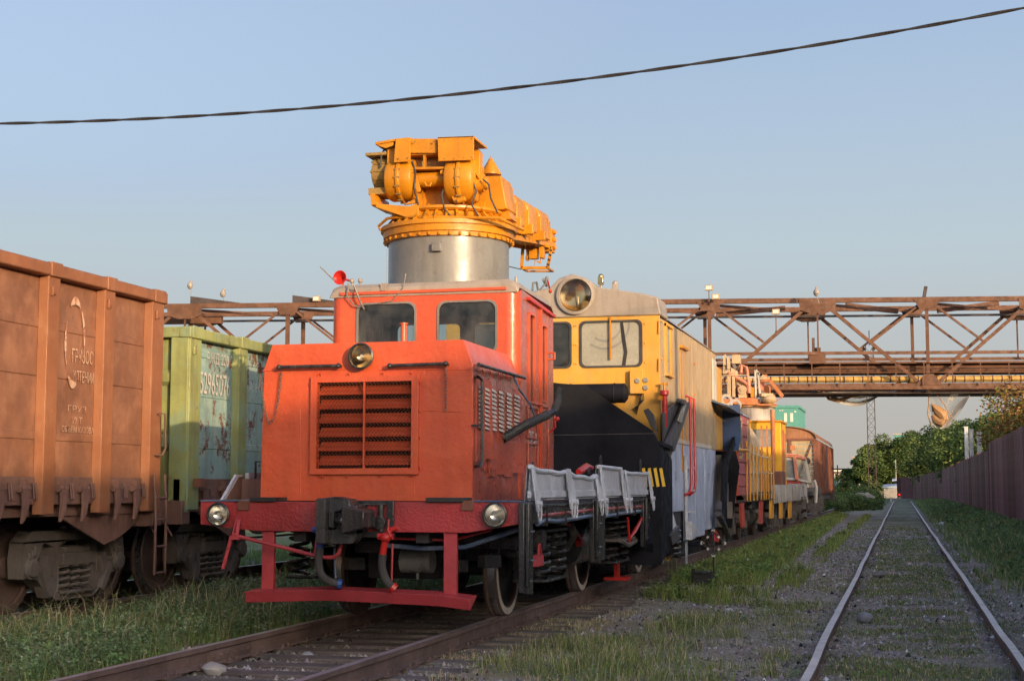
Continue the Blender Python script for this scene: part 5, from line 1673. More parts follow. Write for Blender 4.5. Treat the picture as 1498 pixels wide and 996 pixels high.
b = MB().box(bx - 0.14, bx + 0.18, 17.95, 18.15, 4.50, 4.80)
for z in (4.56, 4.66, 4.76): b.cyl((bx + 0.18, 18.05, z), (bx + 0.22, 18.05, z), 0.03, n=8)
b.build('boom_head', cr, loco, bev=0.006)
# hook cage hanging below the head
YK = 17.6
kz = lambda px, py: at(px, py, y=YK)
b = MB()
for a_, c_ in (((765, 360), (763, 392)), ((763, 392), (801, 392)), ((807, 362), (801, 392)), ((765, 360), (786, 356)), ((786, 356), (807, 362))): b.beam(kz(*a_), kz(*c_), 0.03, 0.035)
b.beam(kz(763, 392) + V((0, 0.3, 0)), kz(801, 392) + V((0, 0.3, 0)), 0.03, 0.02)
b.beam(kz(763, 392), kz(763, 392) + V((0, 0.3, 0)), 0.03, 0.02); b.beam(kz(801, 392), kz(801, 392) + V((0, 0.3, 0)), 0.03, 0.02)
b.build('hook_cage', cr, loco)
b = MB()
for k in range(4):
    p = kz(806.3 - k * 1.25, 364 + k * 7.0)
    b.ob(p + V((0, -0.02, -0.02)), (0.034, 0.005, 0.02), (0, 1, 0), 0.5)
b.build('warning_bars', 'black_matt', loco)
b = MB().cyl(kz(779, 356), kz(780, 376), 0.03, n=8); b.ob(kz(781, 372), (0.10, 0.10, 0.12)); b.cyl(kz(784, 364), kz(783, 388), 0.02, 0.008, n=8)
b.ob(kz(793, 370), (0.05, 0.12, 0.14)); b.cyl(kz(772, 357), kz(772, 372), 0.022, n=8); b.sph(kz(772, 377), (0.03, 0.03, 0.045), 8, 6)
b.tube([kz(786, 382), kz(790, 385), kz(792, 380), kz(790, 376)], 0.012, 6)
b.build('hook_block', cr, loco)
b = MB().tube([(bx - 0.5, 15.75, 4.22), (bx - 0.2, 16.5, 4.15), (bx - 0.05, 17.3, 4.18)], 0.006, 5)
b.build('slack_cable', 'black_matt', loco)
# ---------------------------------------------------------------- platform, drop sides and running gear of the locomotive
SX = -3.21
s_ = lambda px, py, x=SX: at(px, py, x=x)


def drop_side(par, px0, px1, ztl, ztr, zb=1.40, sag=0.0, xo=SX, mat='silver_paint', brk=True):
    """hinged side board with a rolled rim, between two photo columns of the plane x = xo"""
    y0, y1 = s_(px0, 700, xo).y, s_(px1, 700, xo).y
    n = 9
    b = MB()
    top = [(y0 + (y1 - y0) * i / n, ztl + (ztr - ztl) * i / n - sag * math.sin(PI * i / n) - sag * 0.3 * math.sin(3 * PI * i / n)) for i in range(n + 1)]
    for i in range(n):
        (ya, za), (yb, zb_) = top[i], top[i + 1]
        b.add([(xo, ya, zb), (xo, yb, zb), (xo + 0.02, yb, zb_), (xo + 0.02, ya, za), (xo - 0.03, ya, zb), (xo - 0.03, yb, zb), (xo - 0.01, yb, zb_), (xo - 0.01, ya, za)],
              [(0, 1, 2, 3), (5, 4, 7, 6), (3, 2, 6, 7)])
    o = b.build('drop_side', mat, par, smooth=0)
    b = MB().tube([(xo + 0.02, q[0], q[1] - 0.02) for q in top], 0.025, 6)
    b.box(xo - 0.005, xo + 0.025, y0, y1, zb + 0.02, zb + 0.085)
    b.build('rim', mat, o, bev=0.003)
    if brk:
        for yq, zt in ((y0 + 0.04, ztl), (y1 - 0.06, ztr)):
            b = MB().slab([(xo + 0.03, yq - 0.05, zt - 0.02), (xo + 0.03, yq + 0.02, zt), (xo + 0.07, yq + 0.10, zb + 0.05), (xo + 0.07, yq + 0.10, zb - 0.10), (xo + 0.06, yq + 0.02, zb - 0.10), (xo + 0.05, yq - 0.0, zb + 0.04)], (0.012, 0, 0))
            b.cyl((xo + 0.06, yq + 0.06, zb - 0.03), (xo + 0.11, yq + 0.06, zb - 0.03), 0.028, n=8)
            b.build('bracket', mat, o, bev=0.003)
            b = MB().tube([(xo + 0.09, yq - 0.01, zb - 0.02), (xo + 0.09, yq - 0.01, zb - 0.14), (xo + 0.09, yq + 0.02, zb - 0.18), (xo + 0.09, yq + 0.07, zb - 0.18), (xo + 0.09, yq + 0.10, zb - 0.14), (xo + 0.09, yq + 0.10, zb - 0.02)], 0.009, 6)
            b.build('latch_loop', mat, o)
    return o


drop_side(loco, 772, 826, 1.72, 1.69, sag=0.03)
drop_side(loco, 827, 869, 1.70, 1.66, sag=0.05)
drop_side(loco, 873, 906, 1.76, 1.75, sag=0.0)
drop_side(loco, 910, 946, 1.72, 1.72, sag=0.02)
b = MB()
for px, py, h in ((781, 683, 0.14), (863, 690, 0.13), (880, 672, 0.17), (938, 677, 0.17)):
    q = s_(px, py)
    b.tube([(SX - 0.01, q.y - 0.035, 1.66), (SX - 0.01, q.y - 0.035, q.z), (SX - 0.01, q.y, q.z + 0.04), (SX - 0.01, q.y + 0.035, q.z), (SX - 0.01, q.y + 0.035, 1.66)], 0.011, 6)
b.build('lifting_loop', 'black_gloss', loco)
b = MB().tube([s_(846, 690, -3.4), s_(850, 688, -3.4), s_(858, 682, -3.4), s_(866, 684, -3.4)], [0.03, 0.04, 0.04, 0.025], 8)
b.build('red_rag', 'bright_red', loco)
# dark sill with stencilled marks
b = MB().box(SX - 0.08, SX + 0.01, 12.75, 19.25, 1.19, 1.335)
b.box(SX - 0.085, SX + 0.03, 12.75, 19.25, 1.335, 1.36)
b.build('side_sill', 'black_gloss', loco, bev=0.004)
for px, tx in ((797, '103'), (852, '67'), (896, '12')):
    q = s_(px, 728)
    text('stencil_number', tx, 'lettering_white', loco, (SX + 0.012, q.y - 0.05, 1.245), (0, 1, 0), (0, 0, 1), 0.06, 0.11)
# stanchions
for px0, px1, zb in ((767, 781, 0.60), (869, 886, 0.72), (942, 952, 0.76)):
    y0, y1 = s_(px0, 750, SX + 0.03).y, s_(px1, 750, SX + 0.03).y
    b = MB().box(SX - 0.025, SX + 0.03, y0, y1 - 0.02, zb, 1.385)
    b.box(SX + 0.03, SX + 0.07, y0 + 0.02, y0 + 0.05, zb + 0.05, 1.38)
    b.ob((SX + 0.04, y0 + 0.10, zb + 0.05), (0.06, 0.12, 0.12)); b.ob((SX + 0.06, y0 + 0.1, 1.13), (0.05, 0.15, 0.02)); b.ob((SX + 0.06, y0 + 0.1, 0.88), (0.05, 0.15, 0.02))
    b.build('stanchion', 'black_gloss', loco, bev=0.012)
MB().tube([s_(788, 754), s_(868, 745), s_(945, 740)], 0.020, 8).build('air_pipe', 'maroon', loco)
MB().tube([s_(786, 766), s_(796, 760), s_(812, 762), s_(840, 758), s_(868, 753)], 0.024, 8).build('air_pipe', 'pipe_blue', loco)
MB().tube([s_(884, 755), s_(905, 751), s_(936, 747)], 0.024, 8).build('air_pipe', 'pipe_blue', loco)
b = MB()
for px, py in ((796, 757), (824, 756), (900, 748), (926, 745)):
    q = s_(px, py); b.ob((q.x, q.y, q.z + 0.01), (0.07, 0.025, 0.17))
b.build('pipe_clamp', 'black_gloss', loco)
MB().tube([s_(918, 757), s_(919, 766), s_(921, 792)], 0.016, 6).build('brake_lever', 'bright_red', loco)
MB().tube([s_(939, 757), s_(929, 776), s_(922, 786)], [0.016, 0.026, 0.012], 6).build('brake_lever', 'bright_red', loco)
b = MB().box(-3.30, -3.22, *[s_(787, 800).y, s_(797, 800).y], s_(790, 828).z, s_(790, 812).z)
b.tube([s_(787, 815, -3.26), s_(788, 797, -3.26), s_(790, 795, -3.26), s_(792, 812, -3.26)], 0.010, 6)
b.build('brake_shoe_holder', 'step_red', loco)
# undergear
for yq in (14.62, 18.24): wheelset(loco, XM, yq, ZM, 0.475, white=True, mat='black_matt')
b = MB()
for x in (-5.35, -4.17): b.box(x - 0.06, x + 0.06, YB + 0.1, 19.2, 1.02, 1.34)
b.box(-5.4, -4.1, 13.2, 13.35, 1.02, 1.34); b.box(-5.4, -4.1, 16.3, 16.45, 1.0, 1.34)
b.build('frame_beam', 'black_matt', loco)
for x in (-3.72, -5.80):
    for yq in (14.62, 18.24):
        b = MB().box(x - 0.10, x + 0.12, yq - 0.14, yq + 0.14, 0.56, 0.82)
        b.cyl((x, yq, 0.695), (x + (0.16 if x > XM else -0.16), yq, 0.695), 0.12, n=18)
        b.box(x - 0.06, x + 0.06, yq - 0.5, yq + 0.5, 0.82, 0.90)
        sg_ = 1 if x > XM else -1
        b.box(min(x, x + sg_ * 0.34), max(x, x + sg_ * 0.34), yq - 0.48, yq + 0.48, 0.585, 0.615)
        b.build('axle_box', 'black_gloss', loco, bev=0.01)
        for q in (-0.36, 0.36):
            MB().spring((x + (0.24 if x > XM else -0.24), yq + q, 0.62), 0.095, 0.45, 5.5, 0.019, 6).build('suspension_spring', 'black_gloss', loco)
        b = MB().box(x - 0.03, x + 0.03, yq - 0.62, yq + 0.62, 1.0, 1.25)
        b.box(min(x, x + sg_ * 0.34), max(x, x + sg_ * 0.34), yq - 0.48, yq + 0.48, 1.075, 1.10)
        b.beam((x, yq - 0.6, 1.05), (x, yq - 0.22, 0.62), 0.05, 0.08); b.beam((x, yq + 0.6, 1.05), (x, yq + 0.22, 0.62), 0.05, 0.08)
        b.build('axle_guard', 'black_matt', loco)
b = MB().cyl((-5.5, 13.7, 1.06), (-3.30, 13.7, 1.02), 0.10, n=18)
b.build('cross_tank', 'black_gloss', loco)
b = MB().cyl((-3.75, 16.4, 0.86), (-3.75, 17.45, 0.86), 0.24, n=24); b.lathe([(0, -0.05), (0.16, -0.03), (0.24, 0.0)], (-3.75, 16.4, 0.86), (0, 1, 0), 20)
b.tube([(-3.5, 16.3, 0.9), (-3.46, 16.5, 1.10), (-3.46, 16.9, 1.12), (-3.46, 17.1, 0.9)], 0.015, 6)
b.cyl((-3.6, 15.4, 0.9), (-3.6, 15.4, 1.15), 0.09, n=14); b.tube([(-3.5, 15.6, 1.2), (-3.45, 15.7, 1.0), (-3.55, 15.75, 0.85)], 0.05, 8)
b.build('air_tank', 'black_gloss', loco)
b = MB().ob((-3.45, 16.0, 0.93), (0.07, 0.12, 0.07), (1, 0, 0), 0.6); b.tube([(-3.42, 15.8, 1.0), (-3.42, 15.95, 0.95), (-3.42, 16.1, 0.97)], 0.013, 6)
b.tube([(-3.45, 14.9, 1.16), (-3.45, 15.5, 1.12)], 0.02, 6)
b.build('drain_valve', 'bright_red', loco)
b = MB().cyl((-4.55, 13.2, 0.83), (-4.25, 13.2, 0.83), 0.11, n=18); b.cyl((-4.4, 13.2, 0.72), (-4.4, 13.2, 0.66), 0.015, n=6)
b.build('compressor_bowl', 'pedestal_grey', loco)
b = MB()
b.cyl((-4.95, 13.6, 0.88), (-4.1, 13.6, 0.88), 0.07, n=12)
for k in range(14):
    b.ob((-5.3 + rnd.random() * 1.7, 13.1 + rnd.random() * 3.5, 0.78 + rnd.random() * 0.25), (0.1 + rnd.random() * 0.2, 0.12, 0.12), (0, 0, 1), rnd.random())
b.box(-5.15, -4.4, 13.9, 16.6, 0.62, 1.0)
b.build('engine_underside', 'black_matt', loco, bev=0.01)
# skid under the rear and platform well
b = MB().box(-4.6, -3.3, 17.6, 19.1, 0.86, 0.89)
b.tube([(-3.3, 17.6, 0.88), (-3.3, 18.2, 0.80), (-3.3, 18.8, 0.84), (-3.25, 19.15, 0.98)], 0.03, 6)
b.build('tool_tray', 'bogie_iron', loco)
b = MB().box(-3.75, -3.45, 18.85, 19.2, 0.32, 0.36); b.box(-3.62, -3.58, 18.9, 19.1, 0.36, 0.60)
b.build('rail_sweeper', 'bright_red', loco)
# left edge: side board standing on the deck, seen beside the hood
b = MB().box(-6.29, -5.83, 13.36, 13.39, 1.40, 1.60)
b.slab([(-6.30, 13.02, 1.40), (-6.30, 13.40, 1.40), (-6.30, 13.40, 1.62), (-6.30, 13.30, 1.62)], (0.02, 0, 0))
b.build('tool_box', 'wagon_low', loco)
MB().slab([(-6.31, 12.95, 1.40), (-6.31, 13.38, 1.40), (-6.31, 13.38, 1.64), (-6.31, 13.25, 1.64)], (0.025, 0.0, 0.0)).build('box_end', 'silver_paint', loco)
b = MB().tube([(-6.2, 13.5, 1.55), (-6.2, 13.5, 1.77), (-6.0, 13.5, 1.77), (-6.0, 13.5, 1.55)], 0.014, 6)
b.build('lifting_loop', 'black_gloss', loco)
b = MB().box(-6.31, -6.27, 13.5, 19.2, 1.39, 1.66); b.build('drop_side', 'silver_paint', loco)

# ---------------------------------------------------------------- snowplough car
sp = thing('snowplough_car', (XM, 23.4, 0), 'yellow snowplough car with black blades and one big round roof lamp', 'snowplough')
SXR, SXL = -3.20, -6.32
Y0, Y1 = 20.20, 26.62
zr = lambda y: 3.90 + 0.08 * (y - Y0) / (Y1 - Y0)
wA = [P for P in (at(850, 472, y=Y0), at(938, 535, y=Y0))]
fw = [rrect(-4.325, -3.465, 3.205, 3.835, 0.08), rrect(-5.20, -4.475, 3.205, 3.835, 0.08), rrect(-6.05, -5.35, 3.205, 3.835, 0.08)]
b = MB().holed([(SXL + 0.0, 0.9), (SXR, 0.9), (SXR, 3.905), (SXL, 3.905)], fw, lambda u, w_, d: (u, Y0 + d, w_), 0.03)
ff = b.build('front_wall', 'plough_yellow', sp, bev=0.006)
for k, h in enumerate(fw):
    xs_ = [p[0] for p in h]; zs = [p[1] for p in h]
    cxx, czz = (min(xs_) + max(xs_)) / 2, (min(zs) + max(zs)) / 2
    b = MB().holed([(cxx + (p[0] - cxx) * 1.05, czz + (p[1] - czz) * 1.06) for p in h], [[(cxx + (p[0] - cxx) * 0.97, czz + (p[1] - czz) * 0.97) for p in h]], lambda u, w_, d: (u, Y0 - 0.012 + d, w_), 0.02)
    wf = b.build('window_frame', 'rubber', ff)
    MB().box(min(xs_), max(xs_), Y0 + 0.012, Y0 + 0.018, min(zs), max(zs)).build('pane', 'blind_glass' if k == 0 else 'window_glass', ff)
b = MB()
for x in (-4.42, -4.39, -3.41, -5.27):
    for z in (3.25, 3.52, 3.79): b.sph((x, Y0 - 0.002, z), 0.014, 6, 4)
b.build('bolt_head', 'plough_yellow', ff)
MB().box(-3.905, -3.885, Y0 - 0.035, Y0 - 0.012, 3.30, 3.90).build('wiper_bar', 'crane_yellow', sp)
MB().box(-4.33, -3.46, Y0 + 0.10, Y0 + 0.11, 3.18, 3.86).build('sun_blind', 'blind_beige', sp)
b = MB()
for r_a in (0.22, 0.33): b.lathe([(r_a, 0), (r_a + 0.03, 0)], (-3.98, Y0 + 0.0105, 3.80), (0, -1, 0), 24, PI * 0.04, PI * 0.96)
b.v = [v for v in b.v]
b.build('blind_rings', 'window_shade', sp, smooth=0)
MB().slab([(-3.72, Y0 + 0.004, 3.82), (-3.69, Y0 + 0.004, 3.60), (-3.66, Y0 + 0.004, 3.40), (-3.69, Y0 + 0.004, 3.21), (-3.74, Y0 + 0.004, 3.21), (-3.71, Y0 + 0.004, 3.40), (-3.74, Y0 + 0.004, 3.60), (-3.76, Y0 + 0.004, 3.82)], (0, 0.006, 0)).build('curtain_cord', 'black_matt', sp)
b = MB().box(SXL + 0.1, SXR - 0.1, Y0 + 1.2, Y0 + 1.25, 1.0, 3.9)
b.build('bulkhead', 'interior', sp)
MB().lathe([(0.16, 0), (0.28, 0.01), (0.30, 0.0)], (-4.0, Y0 + 0.5, 3.70), (0.0, -1, 0), 24).build('heater_ring', 'window_shade', sp)
# sides
side = [(Y0 + 0.03, 2.185), (Y1, 2.215), (Y1, 3.93), (Y0 + 0.03, 3.86)]
for s, X_ in ((1, SXR), (-1, SXL)):
    b = MB().box(min(X_, X_ - s * 0.03), max(X_, X_ - s * 0.03), Y0 + 0.031, Y1, 2.18, 3.87)
    b.slab([(X_, Y0 + 0.031, 3.87), (X_, Y1, 3.87), (X_, Y1, 3.95)], (-s * 0.03, 0, 0))
    b.build('side_wall', 'side_yellow', sp)
    b = MB().box(min(X_ - s * 0.05, X_ - s * 0.08), max(X_ - s * 0.05, X_ - s * 0.08), Y0 + 0.1, Y1 - 0.05, 0.85, 2.18)
    b.build('lower_side', 'black_matt', sp)
# grey panels: tall doors
def spx(px, py=700): return s_(px, py, SXR).y
bz0 = 0.70
for a0, a1, z0 in ((978, 1000, 1.16), (1001, 1016, bz0), (1017, 1030, bz0 + 0.02), (1031, 1047, bz0 + 0.10)):
    y0, y1 = spx(a0), spx(a1)
    b = MB().box(SXR - 0.03, SXR + 0.002, y0 + 0.015, y1 - 0.01, z0, 2.17)
    b.build('grey_panel', 'panel_blue_grey', sp, bev=0.006)
b = MB().box(SXR - 0.01, SXR + 0.015, spx(978), spx(1040), 2.17, 2.235)
b.build('panel_strip', 'off_white', sp)
b = MB()
for z in (1.80, 1.45, 1.12): b.box(SXR + 0.01, SXR + 0.10, spx(1003), spx(1007), z, z + 0.03)
b.box(SXR + 0.004, SXR + 0.05, spx(1001) - 0.03, spx(1001) + 0.02, 0.74, 2.0)
b.slab([(SXR + 0.02, spx(1000), 1.0), (SXR + 0.02, spx(1010), 0.86), (SXR + 0.02, spx(1012), 0.80), (SXR + 0.02, spx(1000), 0.72)], (0.10, 0, 0))
b.build('step_bracket', 'silver_paint', sp, bev=0.004)
for px, tx in ((987, '25\n53'), (1036, '7')):
    text('stencil_number', tx, 'black_matt', sp, (SXR + 0.004, spx(px) - 0.02, 1.62), (0, 1, 0), (0, 0, 1), 0.13, 0.14)
# side windows, doors and frames
b = MB().box(SXR, SXR + 0.03, spx(974), spx(976), 3.12, 3.86); b.box(SXR, SXR + 0.05, spx(974), spx(983), 3.80, 3.84); b.box(SXR, SXR + 0.03, spx(981), spx(983), 3.12, 3.80)
b.box(SXR, SXR + 0.06, spx(974), spx(983), 3.09, 3.12)
b.build('window_frame', 'plough_yellow', sp)
MB().box(SXR - 0.0, SXR + 0.012, spx(976), spx(981), 3.12, 3.80).build('pane', 'window_shade', sp)
for px in (961,):
    b = MB()
    for pz in (470, 525):
        q0, q1, q2 = at(px + 3, pz, y=Y0 - 0.02), at(px + 3, pz + 18, y=Y0 - 0.02), at(px + 9, pz, x=SXR + 0.02)
        b.tube([q2, q0, q1], 0.012, 6)
    b.build('grab_rail', 'plough_yellow', sp)
b = MB().box(SXR + 0.001, SXR + 0.02, spx(998) - 0.02, spx(998), 1.75, 3.62); b.box(SXR + 0.001, SXR + 0.02, spx(1003), spx(1003) + 0.02, 2.2, 3.62); b.box(SXR, SXR + 0.06, spx(996), spx(1005), 3.62, 3.66)
b.build('door_frame', 'crane_yellow', sp)
MB().box(SXR + 0.001, SXR + 0.012, spx(998), spx(1003), 2.24, 3.62).build('side_door', 'side_yellow', sp)
b = MB()
y0, y1 = spx(1013), spx(1018)
b.box(SXR, SXR + 0.012, y0, y1, 2.75, 3.82)
b.build('hatch', 'side_yellow', sp, bev=0.004)
for q in (0.25, 0.75):
    MB().sph((SXR + 0.02, y0 + 0.25, 2.75 + 1.0 * q), 0.02, 6, 4).build('hatch_hinge', 'crane_yellow', sp)
for px in (1003, 1009):
    y = spx(px)
    MB().tube([(SXR, y, 2.92), (SXR + 0.08, y, 2.90), (SXR + 0.09, y, 1.60), (SXR + 0.08, y - 0.05, 1.45), (SXR + 0.03, y - 0.25, 1.40)], 0.022, 8).build('hand_rail', 'bright_red', sp)
# rear window, shade board, yellow rear cabin
MB().box(SXR + 0.001, SXR + 0.03, 26.0, 26.5, 3.05, 3.78).build('rear_window', 'off_white', sp, bev=0.01)
MB().slab([(SXR, 25.9, 3.02), (SXR, 27.9, 2.95), (SXR + 0.35, 27.9, 2.86), (SXR + 0.30, 25.9, 2.92)], (0, 0, 0.03)).build('drip_board', 'pipe_blue', sp)
b = MB().box(SXL + 0.1, SXR - 0.02, Y1 + 0.001, Y1 + 1.1, 2.2, 3.72)
b.build('rear_cabin', 'plough_yellow', sp)
# roof with the grey cowl
b = MB()
zt = 0.30
prof = [(SXR + 0.02, 0.0), (SXR - 0.25, 0.22), (SXR - 0.9, 0.34), (XM, 0.38), (SXL + 0.9, 0.34), (SXL + 0.25, 0.22), (SXL - 0.02, 0.0)]
vs = []
for y, dz_ in ((Y0 + 0.62, 0.0), (Y1 + 0.02, 0.02)):
    vs += [(p[0], y, 3.90 + dz_ + p[1] * 1.0) for p in prof]
b.add(vs, [(i + 1, i, i + 7, i + 8) for i in range(6)] + [(0, 1, 2, 3, 4, 5, 6), (13, 12, 11, 10, 9, 8, 7)])
b.build('roof', 'cap_grey', sp, smooth=20)
b = MB()
cp = [(SXL - 0.02, 3.908), (SXR + 0.02, 3.908), (SXR - 0.02, 4.16), (SXR - 0.25, 4.22), (-4.08, 4.33), (-4.18, 4.42), (-4.26, 4.47), (-4.45, 4.53), (-4.64, 4.47), (-4.76, 4.35), (-5.3, 4.24), (SXL + 0.1, 4.15)]
b.slab([(p[0], Y0 - 0.03, p[1]) for p in cp], (0, 0.70, 0))
b.build('roof_cowl', 'cap_grey', sp, bev=0.02)
q = at(842, 432, y=Y0 - 0.06)
b = MB().lathe([(0.265, 0.0), (0.275, 0.05), (0.235, 0.06), (0.225, 0.03), (0.215, 0.0)], (q.x, Y0 - 0.03, q.z), (0, -1, 0), 40)
rl = b.build('roof_lamp', 'cap_grey', sp)
prof_ = [(0.222 * t, 0.035 - 0.03 * (1 - t * t)) for t in (1, .8, .6, .4, .2, 0)]
MB().lathe(prof_, (q.x, Y0 - 0.03, q.z), (0, -1, 0), 40).build('reflector_bowl', 'amber_reflector', rl)
MB().lathe([(0.225 * t, 0.042 + 0.05 * (1 - t * t)) for t in (1, .8, .6, .4, .2, 0)], (q.x, Y0 - 0.03, q.z), (0, -1, 0), 40).build('lens', 'lens_glass', rl)
MB().cyl((q.x + 0.02, Y0 - 0.04, q.z - 0.20), (q.x + 0.02, Y0 - 0.05, q.z - 0.02), 0.012, 0.03, 8).build('bulb', 'window_shade', rl)
for px, py, nm, mt in ((879, 411, 'roof_marker_lamp', 'amber_reflector'), (900, 421, 'roof_fitting', 'cap_grey')):
    q = at(px, py, y=Y0 + 0.5)
    b = MB().cyl((q.x, q.y, 4.2), (q.x, q.y, q.z - 0.04), 0.018, n=8)
    b.ob((q.x, q.y, q.z), (0.08, 0.08, 0.11)); b.sph((q.x, q.y, q.z + 0.06), 0.045, 8, 6)
    b.build(nm, mt, sp, bev=0.01)
b = MB().tube([at(805, 414, y=Y0 - 0.3), at(803, 420, y=Y0 - 0.3), at(808, 428, y=Y0 - 0.3)], [0.02, 0.014, 0.03], 8)
# tanks, boxes and horns on the front wall
zt_ = at(880, 575, y=19.8)
b = MB().cyl((-4.9, 19.86, zt_.z), (-3.64, 19.86, zt_.z), 0.135, n=28); b.lathe([(0, 0.05), (0.09, 0.04), (0.135, 0.0)], (-3.64, 19.86, zt_.z), (1, 0, 0), 24)
for x in (-3.78, -4.4): b.lathe([(0.137, -0.015), (0.145, 0.0), (0.137, 0.015)], (x, 19.86, zt_.z), (1, 0, 0), 24)
b.build('air_tank', 'plough_black', sp)
q = at(932, 558, y=Y0 - 0.06)
b = MB().box(q.x - 0.1, q.x + 0.09, Y0 - 0.09, Y0, q.z - 0.17, q.z + 0.16)
bx_ = b.build('switch_box', 'plough_yellow', sp, bev=0.008)
for px, py in ((944, 556), (944, 567), (932, 557)):
    q = at(px, py, y=Y0 - 0.1)
    MB().lathe([(0, 0.02), (0.03, 0.02), (0.04, 0.0)], (q.x, Y0 - 0.09, q.z), (0, -1, 0), 14).build('socket', 'window_shade', bx_)
b = MB()
for k in range(4):
    q = at(934 + 2.2 * k, 576, y=Y0 - 0.04)
    b.tube([q, q + V((0.02, -0.03, -0.08)), q + V((-0.02 * k, -0.02, -0.16)), q + V((-0.10, 0.02, -0.22 - 0.02 * k))], 0.007, 5)
b.build('cable', 'black_matt', sp)
b = MB()
q = at(972, 572, y=Y0 + 0.15); x9 = SXR + 0.07
q = at(972, 572, x=x9)
b.lathe([(0.0, 0.01), (0.055, 0.01), (0.06, 0.0), (0.06, -0.05), (0.035, -0.07), (0.035, -0.5), (0, -0.5)], (q.x, q.y, q.z), (0, 0, 1), 20)
b.build('red_standpipe', 'bright_red', sp)
b = MB().cyl((q.x, q.y, q.z), (q.x, q.y, q.z + 0.12), 0.02, n=8); b.ob((q.x, q.y, q.z + 0.10), (0.10, 0.03, 0.03)); b.ob((q.x - 0.05, q.y - 0.05, q.z - 0.1), (0.06, 0.06, 0.06))
b.build('valve_head', 'crane_yellow', sp)
# front blade: big black shield in two faces
YP = 19.30
pl = lambda px, py, y=YP: at(px, py, y=y)
cn = V((-4.95, 18.95, 0))
R0 = [(-4.95, 2.98), (-4.40, 2.90), (-4.04, 2.865), (-3.92, 2.78), (-3.16, 2.26), (-3.09, 2.12), (-3.08, 2.02), (-3.08, 0.50), (-4.95, 0.50)]
f = lambda x: YP - 0.32 * (x - (-3.08)) / (-4.95 + 3.08)
b = MB().slab([(p[0], f(p[0]), p[1]) for p in R0], (0, 0.03, 0))
b.slab([(2 * -4.95 - p[0], f(p[0]), p[1]) for p in R0], (0, 0.03, 0))
bl = b.build('plough_blade', 'plough_black', sp)
b = MB().beam((-4.9, f(-4.9) - 0.006, 2.20), (-3.10, f(-3.1) - 0.006, 2.225), 0.01, 0.008)
b.build('weld_seam', 'wing_grey', bl)
for k in range(4):
    px = 939 + k * 8.5
    pts = [(px, 685), (px + 4.2, 684), (px + 9, 711), (px + 4.6, 712)]
    vs = []
    for a_, b_ in pts:
        p = pl(a_, b_); p = at(a_, b_, y=f(p.x) - 0.008); vs.append(p)
    MB().slab(vs, (0, 0.006, 0)).build('warning_stripe', 'stripe_yellow', bl, smooth=0)
b = MB().beam((-3.08, YP, 2.1), (-3.02, YP + 0.8, 2.05), 0.02, 0.05)
b.slab([(-3.075, YP + 0.03, 0.5), (-3.10, Y0 + 0.35, 0.75), (-3.10, Y0 + 0.35, 1.9), (-3.075, YP + 0.03, 2.08)], (-0.02, 0, 0))
b.beam((-3.1, 18.6, 0.75), (-3.25, 19.4, 1.15), 0.08, 0.12)
b.build('blade_support', 'plough_black', sp)
# folded wing plates beside the body
XW = SXR + 0.06
xw = lambda px, py, x=XW: at(px, py, x=x)
b = MB().slab([xw(967, 606), xw(994, 583), xw(1000, 585), xw(1004, 590), xw(980, 665), xw(969, 662)], (0.03, 0, 0))
b.slab([xw(967, 664), xw(980, 664), xw(978, 745), xw(969, 742)], (0.02, 0, 0))
b.build('wing_plate', 'wing_grey', sp, bev=0.004)
b = MB().slab([xw(982, 660, XW + 0.05), xw(970, 650, XW + 0.05), xw(997, 590, XW + 0.05), xw(1004, 588, XW + 0.05), xw(1004, 594, XW + 0.05)], (0.05, 0, 0))
for px, py in ((992, 586), (998, 588)): b.cyl(xw(px, py, XW + 0.03), xw(px, py, XW + 0.14), 0.03, n=10)
b.build('wing_arm', 'wing_grey', sp, bev=0.004)
MB().slab([xw(997, 596, XW + 0.11), xw(1003, 592, XW + 0.11), xw(996, 619, XW + 0.11), xw(990, 615, XW + 0.11)], (0.01, 0, 0)).build('step_tread', 'window_shade', sp)
b = MB().slab([at(941, 600, y=19.9), at(948, 597, y=19.9), at(956, 606, y=19.9), at(962, 632, y=19.9), at(952, 624, y=19.9)], (0, 0.05, 0))
b.build('hoist_lug', 'wing_grey', sp, bev=0.004)
b = MB().slab([xw(969, 745), xw(980, 745), xw(987, 768), xw(979, 782), xw(971, 775)], (0.03, 0, 0))
b.build('wing_tip', 'silver_paint', sp, bev=0.004)
b = MB().slab([xw(977, 783, XW + 0.04), xw(990, 768, XW + 0.04), xw(993, 786, XW + 0.04), xw(980, 797, XW + 0.04)], (0.04, 0, 0))
b.build('cutter_edge', 'wing_grey', sp)
MB().spring((-3.15, 20.9, 0.52), 0.10, 0.42, 5.5, 0.02, 6).build('wing_spring', 'black_gloss', sp)
# rear blade, dark blue and black
b = MB().slab([(-6.2, 27.7, 3.06), (-2.90, 27.85, 3.06), (-2.90, 27.85, 2.40), (-2.95, 27.9, 2.2), (-6.2, 27.7, 2.2)], (0, 0.04, 0))
b.build('rear_blade', 'dark_blue', sp)
b = MB().slab([(-6.2, 27.7, 2.195), (-3.0, 27.9, 2.195), (-2.93, 27.9, 1.9), (-3.1, 27.9, 0.75), (-6.2, 27.7, 0.75)], (0, 0.04, 0))
b.slab([at(1055, 680, x=-3.05), at(1077, 625, x=-3.05), at(1078, 632, x=-3.05), at(1062, 680, x=-3.05), at(1058, 760, x=-3.05), at(1053, 765, x=-3.05)], (0.05, 0, 0))
b.build('rear_wing', 'plough_black', sp, bev=0.004)
b = MB().box(-6.1, -3.35, Y1, 27.7, 0.9, 2.2); b.box(-3.4, -3.15, 26.8, 27.0, 0.8, 2.1); b.box(-3.4, -3.1, 27.2, 27.5, 1.0, 1.6)
